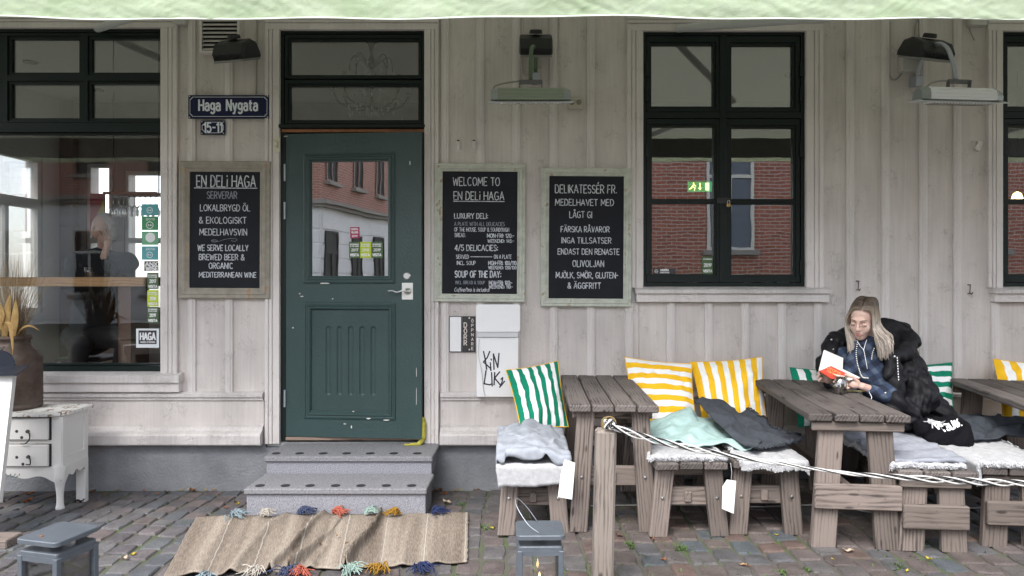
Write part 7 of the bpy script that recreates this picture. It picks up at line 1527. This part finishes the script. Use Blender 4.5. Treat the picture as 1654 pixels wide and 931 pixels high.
M_lip = mat('lips', (.40, .14, .13), rough=.4); M_lash = mat('lashes', (.03, .02, .018), rough=.7); M_brow = mat('brow_hair', (.13, .08, .055), rough=.9)
b = MB().tube(smooth_path([H(-.021, -.079, -.060), H(-.010, -.0895, -.0565), H(0, -.0905, -.059), H(.010, -.0895, -.0565), H(.021, -.079, -.060)], 4), [.001] + [.0034] * 15 + [.001], 7); b.tube(smooth_path([H(-.019, -.080, -.0635), H(-.009, -.088, -.068), H(.0, -.0895, -.069), H(.009, -.088, -.068), H(.019, -.080, -.0635)], 4), [.001] + [.0042] * 15 + [.001], 7); b.build('lips', M_lip, pr, world=True, smooth=True)
for sg in (-1, 1):
    MB().tube(smooth_path([H(sg * .017, -.0845, -.006), H(sg * .026, -.0885, -.0095), H(sg * .036, -.0875, -.0095), H(sg * .045, -.079, -.005)], 4), .0014, 5).build('eyelash', M_lash, pr, world=True, smooth=True)
    MB().tube(smooth_path([H(sg * .013, -.0885, .022), H(sg * .026, -.0885, .0295), H(sg * .040, -.081, .030), H(sg * .050, -.071, .024)], 4), [.0012] + [.0022] * 10 + [.0008] * 2, 5).build('eyebrow', M_brow, pr, world=True, smooth=True)
# hands and legs belong to the one body surface in spirit; they surface from sleeves and skirt
def fingers(base, tips, r0, r1, mid):
    out = []
    for a, m_, t_ in zip(base, mid, tips): out += [('c', a, m_, r0, r0 * .95, .006), ('c', m_, t_, r0 * .95, r1, .004)]
    return out
yh = -1.02
palm = [('c', Q(1409, 630, yh + .03), Q(1392, 624, yh), .024, .022, .01), ('e', Q(1380, 621, yh), (.040, .020, .026), None, .012)]
fb_ = [Q(1370, 614, yh - .005), Q(1368, 618, yh - .012), Q(1368, 622.5, yh - .014), Q(1370, 627, yh - .012)]; fm_ = [Q(1358, 609, yh - .022), Q(1355.5, 615, yh - .03), Q(1356, 621, yh - .03), Q(1360, 627, yh - .026)]; ft_ = [Q(1350, 611, yh - .01), Q(1347, 617, yh - .016), Q(1348.5, 623, yh - .016), Q(1353, 629, yh - .014)]
hnd = palm + fingers(fb_, ft_, .0085, .0068, fm_) + [('c', Q(1386, 617, yh - .01), Q(1376, 609, yh - .02), .0105, .0095, .01), ('c', Q(1376, 609, yh - .02), Q(1366, 605.5, yh - .022), .009, .0075, .004)]
surface('hand', hnd, .0028, M_skin, pr, k=.008)
yl = -.93
palm = [('c', Q(1352, 622, yl + .05), Q(1344, 616, yl + .03), .024, .022, .01), ('e', Q(1337, 611, yl + .01), (.030, .022, .034), None, .012)]
fb_ = [Q(1334, 602, yl), Q(1331, 606, yl - .005), Q(1329, 611, yl - .005), Q(1330, 616, yl)]; fm_ = [Q(1327, 597, yl - .012), Q(1322.5, 603, yl - .018), Q(1321, 609, yl - .016), Q(1323, 615, yl - .01)]; ft_ = [Q(1329, 593, yl - .026), Q(1325, 598.5, yl - .034), Q(1324, 605, yl - .032), Q(1327, 611.5, yl - .026)]
surface('hand', palm + fingers(fb_, ft_, .0082, .0066, fm_) + [('c', Q(1342, 606, yl - .005), Q(1340, 598, yl - .02), .010, .008, .008)], .0028, M_skin, pr, k=.008)
hipy = -.62
legs = []
for dx, dy in ((0, 0), (-14, .16)):
    kx = 1376 + dx; legs += [('c', Q(1462 + dx * .3, 700, hipy + dy), Q(kx, 690, -.78 + dy), .085, .060, .02), ('c', Q(kx, 690, -.78 + dy), Q(kx - 6, 765, -.80 + dy), .058, .052, .02), ('c', Q(kx - 6, 765, -.80 + dy), Q(kx - 12, 826, -.76 + dy), .050, .034, .02)]
surface('legs', legs, .009, M_tights, pr, k=.02)
for dx, dy in ((0, 0), (-14, .16)):
    a = Q(1364 + dx, 828, -.76 + dy); gz_ = ground(a.x, a.y); surface('boot', [('c', a + Vector((0, 0, .03)), Vector((a.x, a.y, gz_ + .05)), .042, .045, .01), ('c', Vector((a.x, a.y, gz_ + .045)), Vector((a.x - .13, a.y - .10, gz_ + .035)), .045, .036, .02)], .006, M_boot, pr)
# shirt
C_ = lambda px, py, y, *a: Q(px, py, y)
shirt = [('c', Q(1398, 566, -.80), Q(1410, 610, -.86), .085, .10), ('c', Q(1410, 610, -.86), Q(1440, 668, -.80), .10, .115), ('c', Q(1378, 570, -.76), Q(1420, 572, -.80), .060, .060), ('c', Q(1385, 560, -.84), Q(1372, 600, -.88), .035, .045),
         ('c', Q(1440, 612, -.95), Q(1436, 640, -1.02), .050, .046), ('c', Q(1438, 642, -1.02), Q(1408, 631, -1.0), .046, .034), ('c', Q(1360, 575, -.74), Q(1350, 618, -.84), .05, .038),
         ('c', H(-.052, -.02, -.115), H(.052, -.02, -.115) + Vector((.015, 0, -.01)), .022, .024)]
def wr_s(X, Y, Z): return .004 * np.sin(55 * X + 38 * Z) * np.sin(40 * Z - 20 * Y) + .003 * np.sin(90 * Z + 40 * X)
surface('shirt', shirt, .007, M_plaid, pr, k=.03, disp=wr_s)
MB().tube([H(.045 * math.cos(a) - .0, .022 + .045 * math.sin(a), -.128) + Vector((0, 0, 0)) for a in [2 * PI * k / 20 for k in range(20)]], .014, 8, closed=True).build('black_collar', M_boot, pr, world=True, smooth=True)
# coat
coat = [('c', Q(1352, 556, -.62), Q(1380, 545, -.55), .080, .075), ('c', Q(1380, 545, -.52), Q(1440, 560, -.55), .09, .10), ('c', Q(1440, 560, -.55), Q(1462, 600, -.72), .10, .125),
        ('c', Q(1448, 590, -.62), Q(1480, 672, -.62), .14, .19), ('c', Q(1480, 672, -.66), Q(1535, 702, -.78), .16, .085), ('c', Q(1462, 690, -.82), Q(1545, 704, -.86), .10, .075), ('c', Q(1450, 690, -.92), Q(1490, 700, -.96), .075, .07),
        ('c', Q(1462, 600, -.86), Q(1490, 640, -.98), .082, .085), ('c', Q(1490, 640, -.98), Q(1464, 674, -1.02), .080, .070), ('c', Q(1441, 590, -.93), Q(1446, 655, -1.04), .050, .062),
        ('c', Q(1346, 560, -.66), Q(1334, 590, -.74), .062, .050), ('c', Q(1334, 590, -.74), Q(1348, 622, -.80), .050, .048), ('c', Q(1500, 650, -.80), Q(1536, 690, -.90), .085, .07)]
ccut = [('c', Q(1396, 540, -1.04), Q(1402, 612, -1.10), .105, .115, .02), ('c', Q(1402, 620, -1.14), Q(1392, 660, -1.2), .13, .13, .02)]
def quilt(X, Y, Z):
    a = (X - 2.3) * .55 + Z * .85 + .05 * np.sin(9 * X + 4 * Y); s_ = np.abs(np.sin(a * 3.14159 / .105)); b2 = .007 * np.sin(37 * X + 21 * Z + 9 * np.sin(11 * Z)) * np.sin(29 * Y + 31 * X)
    return -.013 * s_ ** .5 + .006 + b2 + .004 * np.sin(70 * X - 50 * Z + 6 * np.sin(20 * X))
ct = surface('coat', coat, .008, M_coat, pr, k=.045, cuts=ccut, disp=quilt)
hood = [('c', Q(1418, 545, -.66), Q(1432, 527, -.60), .040, .045), ('c', Q(1432, 527, -.60), Q(1458, 534, -.62), .045, .05), ('c', Q(1458, 534, -.62), Q(1472, 552, -.72), .045, .048), ('c', Q(1472, 552, -.72), Q(1462, 570, -.88), .045, .045), ('c', Q(1462, 570, -.88), Q(1440, 580, -.95), .045, .036), ('c', Q(1440, 580, -.95), Q(1434, 606, -1.0), .032, .028), ('c', Q(1445, 550, -.62), Q(1455, 575, -.74), .07, .07)]
surface('hood', hood, .007, M_coat, pr, k=.035, disp=lambda X, Y, Z: .005 * np.sin(60 * X + 45 * Z) * np.sin(50 * Y) - .004 * np.abs(np.sin(45 * (X + Z))))
tb = thing('tote_bag', 'black cloth bag with white print lying on the bench against the coat', 'bag', tuple(P(1530, 715, -1.0)))
M_bag = mat('black_canvas', (.006, .006, .008), rough=.9, spec=.1, bump=.8, bscale=200)
bag = surface('bag', [('c', P(1492, 690, -.98), P(1545, 694, -1.02), .055, .060), ('c', P(1540, 690, -1.02), P(1558, 712, -1.04), .062, .048), ('c', P(1505, 712, -1.02), P(1552, 716, -1.06), .045, .048)], .007, M_bag, tb, k=.06, disp=lambda X, Y, Z: .005 * np.sin(48 * X + 30 * Z + 3 * np.sin(30 * Z)) + .003 * np.sin(90 * X - 60 * Z))
from mathutils.bvhtree import BVHTree
bvh = BVHTree.FromPolygons([v.co for v in bag.data.vertices], [p_.vertices for p_ in bag.data.polygons])
def onbag(p):
    h_ = bvh.ray_cast(Vector((p[0], -2.0, p[2])), Vector((0, 1, 0))); y_ = h_[0].y if h_[0] else -1.1
    return (p[0], y_ - .003, p[2])
b = MB(); a0 = P(1507, 692, -1.08); s = sc(-1.08)
def rotw(txt, px, py, h_, ang, wd_):
    o_ = P(px, py, -1.08); ca, sa = math.cos(R(ang)), math.sin(R(ang))
    write(b, txt, 0, wd_ / s, 0, h_ / s, 0, wt=.26, jit=.3, xf=lambda p: onbag((o_.x + p[0] * ca - p[2] * sa, 0, o_.z + p[0] * sa + p[2] * ca)))
rotw('I BLAM', 1527, 697, 9, 22, 27); rotw('XEWS', 1503, 685, 6, -14, 23); rotw('N', 1513, 694, 8, -5, 8); rotw('VI', 1516, 688, 7, 12, 9)
fixn(b.build('print', M_white, tb, world=True))
# hair
M_hair = mat('ash_blonde_hair', (.50, .42, .34), rough=.45, spec=.4)
n_, l_, b_ = nodes(M_hair); g_ = n_.new('ShaderNodeNewGeometry'); sz = n_.new('ShaderNodeSeparateXYZ'); l_.new(g_.outputs['Position'], sz.inputs[0])
mr = n_.new('ShaderNodeMapRange'); mr.inputs['From Min'].default_value = HC.z - .02; mr.inputs['From Max'].default_value = HC.z + .10; l_.new(sz.outputs['Z'], mr.inputs['Value'])
rh = n_.new('ShaderNodeValToRGB'); rh.color_ramp.elements[0].color = (.50, .43, .37, 1); rh.color_ramp.elements[1].color = (.085, .06, .045, 1); e_ = rh.color_ramp.elements.new(.45); e_.color = (.34, .27, .20, 1); l_.new(mr.outputs[0], rh.inputs[0])
vr = n_.new('ShaderNodeMapRange'); vr.inputs['To Min'].default_value = .45; vr.inputs['To Max'].default_value = 1.25; l_.new(g_.outputs['Random Per Island'], vr.inputs['Value']); mh = n_.new('ShaderNodeMix'); mh.data_type = 'RGBA'; mh.blend_type = 'MULTIPLY'; mh.inputs['Factor'].default_value = 1; l_.new(rh.outputs[0], mh.inputs['A']); l_.new(vr.outputs[0], mh.inputs['B']); l_.new(mh.outputs['Result'], b_.inputs['Base Color'])
hb = surface('hair', [he(0, .030, .040, .077, .092, .085)], .005, M_hair, pr, cuts=[he(0, -.115, -.045, .066, .09, .115, .012)])
rr = random.Random(21); b = MB()
for k in range(900):
    sg = 1 if k % 2 else -1; v_ = rr.random(); # position along the parting, front to back
    y0 = -.062 + .15 * v_; z0 = .040 + .088 * math.sqrt(max(0, 1 - ((y0 - .02) / .095) ** 2)) + .004
    zz = rr.random(); x0 = sg * .004 - .008
    # over the skull to beside the face, then straight down in the world
    ex = sg * (.080 + .008 * rr.random()); ey = -.055 + .11 * v_ + rr.uniform(-.008, .008) if v_ > .15 else -.042
    x0 = sg * .003 + .016
    sw = (1 - v_) ** 2
    p0, p1, p2, p3 = H(x0, y0, z0), H(x0 + sg * (.040 + .010 * rr.random()), y0 * .86, z0 - .004 - .012 * rr.random()), H(ex * (.94 - .10 * sw), ey * .9 - .012 * sw, .030), H(ex * (1 - .12 * sw * (sg > 0)), ey - .006 * sw, -.03)
    if sg < 0: L_ = rr.uniform(.11, .18); dx = rr.uniform(.0, .02); fy = -.03 - .03 * rr.random()
    else: L_ = rr.uniform(.09, .165); dx = rr.uniform(-.008, .040); fy = -.04 - .05 * rr.random()
    wv = rr.uniform(0, 6)
    p4 = p3 + Vector((dx * .5 + .004 * math.sin(wv), fy * .5, -L_ * .45)); p5 = p3 + Vector((dx + .006 * math.sin(wv + 1.5), fy, -L_ * .8)); p6 = p3 + Vector((dx * 1.1 + .008 * math.sin(wv + 3), fy * 1.1, -L_ - .03))
    pts = smooth_path([p0, p1, p2, p3, p4, p5, p6], 4); m_ = len(pts); b.tube(pts, [.0026] * (m_ - 6) + [.0024, .0022, .0019, .0015, .001, .0006], 4, cap=False)
b.build('hair_strands', M_hair, pr, world=True, smooth=True)
o = pr.children[-1]; o['kind'] = 'stuff'
# snaps, drawcord, necklace, earphones
for px, py, y in ((1343, 549, -.735), (1346, 565, -.75), (1445, 576, -1.02), (1430, 635, -1.10)): MB().lathe([(.007, 0), (.006, .004), (0, .005)], 10, Matrix.Translation(Q(px, py, y)) @ Matrix.Rotation(R(90), 4, 'X'), cap=False).build('snap', M_steel, pr, world=True, smooth=True)
for k in range(9): MB().tube([Q(1449 + .3 * k, 577 + 4.4 * k, -1.01 - .004 * k), Q(1449 + .3 * k + .3, 579.5 + 4.4 * k, -1.012 - .004 * k)], .0028, 5).build('drawcord_fleck', M_white, pr, world=True)
beads = smooth_path([Q(1385, 553, -.93), Q(1383, 570, -.965), Q(1384.5, 585, -.99), Q(1388, 598, -1.0), Q(1393, 609, -1.0), Q(1402, 611, -1.0)], 5) + smooth_path([Q(1412, 563, -.93), Q(1409, 572, -.95), Q(1408, 580, -.97)], 3)
ic = MB()
for p in beads: ic.lathe([(0, -.0036), (.0026, -.0026), (.0036, 0), (.0026, .0026), (0, .0036)], 7, Matrix.Translation(p), cap=False)
ic.build('necklace', mat('pearl', (.8, .77, .68), rough=.3), pr, world=True, smooth=True, kind='stuff')
MB().tube(smooth_path([Q(1384, 550, -.93), Q(1390, 560, -.95), Q(1395, 566, -.965), Q(1398, 580, -.985), Q(1401, 596, -.99)], 5), .0016, 5).tube(smooth_path([Q(1400, 549, -.93), Q(1397, 558, -.95), Q(1395, 566, -.965)], 5), .0016, 5).build('earphone_wire', M_white, pr, world=True, smooth=True)
# ---- on the table: book in her hands, phone, glass
zt2 = .7355
bk = thing('book', 'open paperback with a red cover and orange lettering held by the woman', 'book', tuple(Q(1350, 600, -.98)))
def slab(name, pts, m, par, th=.006):
    q = [Vector(p) for p in pts]; nn = (q[1] - q[0]).cross(q[3] - q[0]).normalized()
    if nn.y > 0: nn = -nn
    v = [a + nn * th / 2 for a in q] + [a - nn * th / 2 for a in q]; o = link(name, pymesh(name, v, [(0, 1, 2, 3), (7, 6, 5, 4)] + [(i, i + 4, (i + 1) % 4 + 4, (i + 1) % 4) for i in range(4)]), par, m, world=True); return fixn(o)
M_page = mat('page', (.80, .78, .72), rough=.9)
A0, A1, A2, A3 = Q(1331, 566, -.90), Q(1361, 579, -.86), Q(1360, 598, -.93), Q(1323, 599, -.99)
slab('page_block', [A0, A1, A2, A3], M_page, bk, .010)
B0, B1, B2, B3 = Q(1323, 599, -1.0), Q(1343, 590, -.93), Q(1389, 612.5, -1.01), Q(1372, 616, -1.06)
slab('page_block', [p + Vector((0, 0, .006)) for p in (B0, B1, B2, B3)], M_page, bk, .008)
B0, B1, B2, B3 = Q(1323, 600, -1.015), Q(1342, 591.5, -1.0), Q(1388, 613, -1.035), Q(1343, 612.5, -1.05)
cv = slab('cover', [B0, B1, B2, B3], mat('cover_red', (.50, .045, .02), rough=.45), bk, .003)
b = MB(); nn = (B2 - B0).cross(B1 - B3).normalized(); nn = -nn if nn.y > 0 else nn; ud = (B2 - B1).normalized(); vd = nn.cross(ud).normalized(); vd = -vd if vd.z < 0 else vd
cc = (B0 + B1 + B2 + B3) / 4
for txt, ox, oz, wd_, h_ in (('UTOPIA', -.055, .010, .085, .020), ('FÖR REALISTER', -.05, -.016, .11, .016)):
    write(b, txt, 0, wd_, 0, h_, 0, wt=.2, xf=lambda p: tuple(cc + ud * (p[0] + ox) + vd * (p[2] + oz) * .8 + nn * (.0032 - p[1])))
fixn(b.build('lettering', mat('cover_orange', (.65, .26, .08), rough=.5), bk, world=True))
ph = thing('phone', 'thin yellow cased phone lying on the table beside the hand', 'phone', tuple(Q(1384, 632, -.93)))
pc = Q(1385, 632, -.93); pc.z = zt2 + .005
b = MB().box((-.075, -.036, -.004), (.075, .036, .004), Matrix.Translation(pc) @ Matrix.Rotation(R(-4), 4, 'Z'), c=.003); b.build('case', mat('phone_cream', (.68, .60, .28), rough=.4), ph, world=True)
b = MB().box((-.069, -.031, .0042), (.069, .031, .0048), Matrix.Translation(pc) @ Matrix.Rotation(R(-4), 4, 'Z')); b.build('screen', mat('screen_dark', (.02, .02, .025), rough=.1), ph, world=True)
MB().tube(smooth_path([pc + Vector((.075, 0, 0)), Q(1404, 634, -1.05), Q(1408, 642, -1.08), Q(1405, 648, -1.09)], 5), .0018, 5).build('cable', M_white, ph, world=True, smooth=True)
# the tumbler
gp = P(1356, 636, yat((636 - HY) / (EYE - zt2))); gp.z = zt2 + .0005
tg = thing('tumbler', 'glass tumbler half full of pale yellow drink on the table', 'glass', tuple(gp))
M_tg = glass('tumbler_glass', .22)
MB().lathe([(0, 0), (.036, 0), (.0385, .004), (.047, .11), (.0448, .11), (.0365, .012), (0, .012)], 28, cap=False).build('body', M_tg, tg, smooth=True)
M_dr = mat('pale_drink', (.78, .68, .32), rough=.1); n_, l_, b_ = nodes(M_dr); tr = n_.new('ShaderNodeBsdfTransparent'); tr.inputs[0].default_value = (.95, .85, .5, 1); ms_ = n_.new('ShaderNodeMixShader'); ms_.inputs[0].default_value = .3
l_.new(b_.outputs[0], ms_.inputs[1]); l_.new(tr.outputs[0], ms_.inputs[2]); l_.new(ms_.outputs[0], n_['Material Output'].inputs['Surface'])
MB().lathe([(0, .0125), (.0360, .0125), (.0405, .062), (0, .062)], 28, cap=False).build('drink', M_dr, tg, smooth=False)
# ---- the guest behind the shop window
gy_ = 1.25
gp_ = thing('person', 'guest in dark clothes resting the chin on a hand behind the shop window', 'person', tuple(P(160, 560, gy_)))
Gc = P(165, 366, gy_ - .1)
pb = [('e', Gc, (.078, .09, .105), None, .03), ('e', Gc + Vector((-.01, -.05, -.05)), (.055, .05, .065), None, .03), ('c', Gc + Vector((-.012, -.10, -.01)), Gc + Vector((-.018, -.115, -.03)), .009, .012, .01), ('c', Gc + Vector((.01, .02, -.08)), P(168, 402, gy_), .05, .055, .03),
      ('c', P(176, 395, gy_ - .30), P(163, 385, gy_ - .26), .024, .026, .02), ('c', P(168, 415, gy_ - .34), P(175, 392, gy_ - .31), .03, .026, .02)]
for k in range(4): pb += [('c', P(166 + 4 * k, 388, gy_ - .28), P(161 + 4.5 * k, 374 - 1 * k, gy_ - .24), .009, .007, .008)]
surface('body', pb, .006, mat('skin_indoor', (.70, .46, .37), rough=.6), gp_, k=.02)
surface('hair', [('e', Gc + Vector((.01, .03, .025)), (.095, .095, .10), None), ('c', Gc + Vector((.075, .02, 0)), Gc + Vector((.085, .02, -.10)), .035, .03, .03), ('c', Gc + Vector((-.07, .02, 0)), Gc + Vector((-.08, .02, -.08)), .03, .025, .03)], .008, mat('grey_hair', (.55, .52, .48), rough=.6), gp_, cuts=[('e', Gc + Vector((-.012, -.12, -.04)), (.062, .09, .085), None, .01)], disp=lambda X, Y, Z: .004 * np.sin(160 * X + 40 * Z) * np.sin(90 * Z))
M_dk = mat('dark_jumper', (.010, .012, .018), rough=.9)
surface('jumper', [('c', P(125, 425, gy_), P(205, 425, gy_), .10, .10), ('c', P(160, 430, gy_), P(150, 540, gy_ + .05), .17, .19), ('c', P(205, 425, gy_ - .02), P(205, 460, gy_ - .22), .075, .06), ('c', P(205, 458, gy_ - .22), P(172, 425, gy_ - .33), .055, .04), ('c', P(122, 425, gy_), P(112, 462, gy_ - .22), .075, .06), ('c', P(112, 462, gy_ - .22), P(160, 452, gy_ - .4), .055, .04)], .011, M_dk, gp_, k=.04, disp=lambda X, Y, Z: .006 * np.sin(30 * X + 25 * Z) * np.sin(28 * Z))
surface('trousers', [('c', P(135, 545, gy_), P(205, 545, gy_ - .25), .11, .09), ('c', P(205, 545, gy_ - .25), P(185, 650, gy_ - .2), .085, .06), ('c', P(120, 545, gy_), P(130, 560, gy_ - .3), .11, .09), ('c', P(130, 560, gy_ - .3), P(110, 655, gy_ - .25), .08, .06)], .013, mat('dark_trousers', (.012, .012, .016), rough=.9), gp_, k=.03)
cr_ = thing('chair', 'black chair the guest sits on behind the shop window', 'chair', tuple(P(150, 640, gy_ + .1)))
a = P(150, 575, gy_ + .1); sb = MB().box((a.x - .21, a.y - .22, a.z - .03), (a.x + .21, a.y + .2, a.z), c=.01); sb.build('seat', M_black, cr_, world=True)
MB().box((a.x - .2, a.y + .17, a.z + .25), (a.x + .2, a.y + .2, a.z + .45), c=.01).build('backrest', M_black, cr_, world=True)
for sx_ in (-1, 1):
    for sy_ in (-1, 1): MB().tube([(a.x + sx_ * .19, a.y + sy_ * .185, a.z - .02 if sy_ < 0 else a.z + .4), (a.x + sx_ * .2, a.y + sy_ * .2, fl)], .015, 8).build('leg', M_frame_w if sy_ < 0 else M_black, cr_, world=True)
# small glass on the counter
o = MB().lathe([(0, 0), (.03, 0), (.036, .08), (.033, .08), (.027, .006), (0, .006)], 16, cap=False).build('water_glass', M_wg, None, smooth=True); o.location = P(144, 446, .72); o.location.z = 1.451; tag(o, 'small glass standing on the wooden window counter indoors', 'glass')
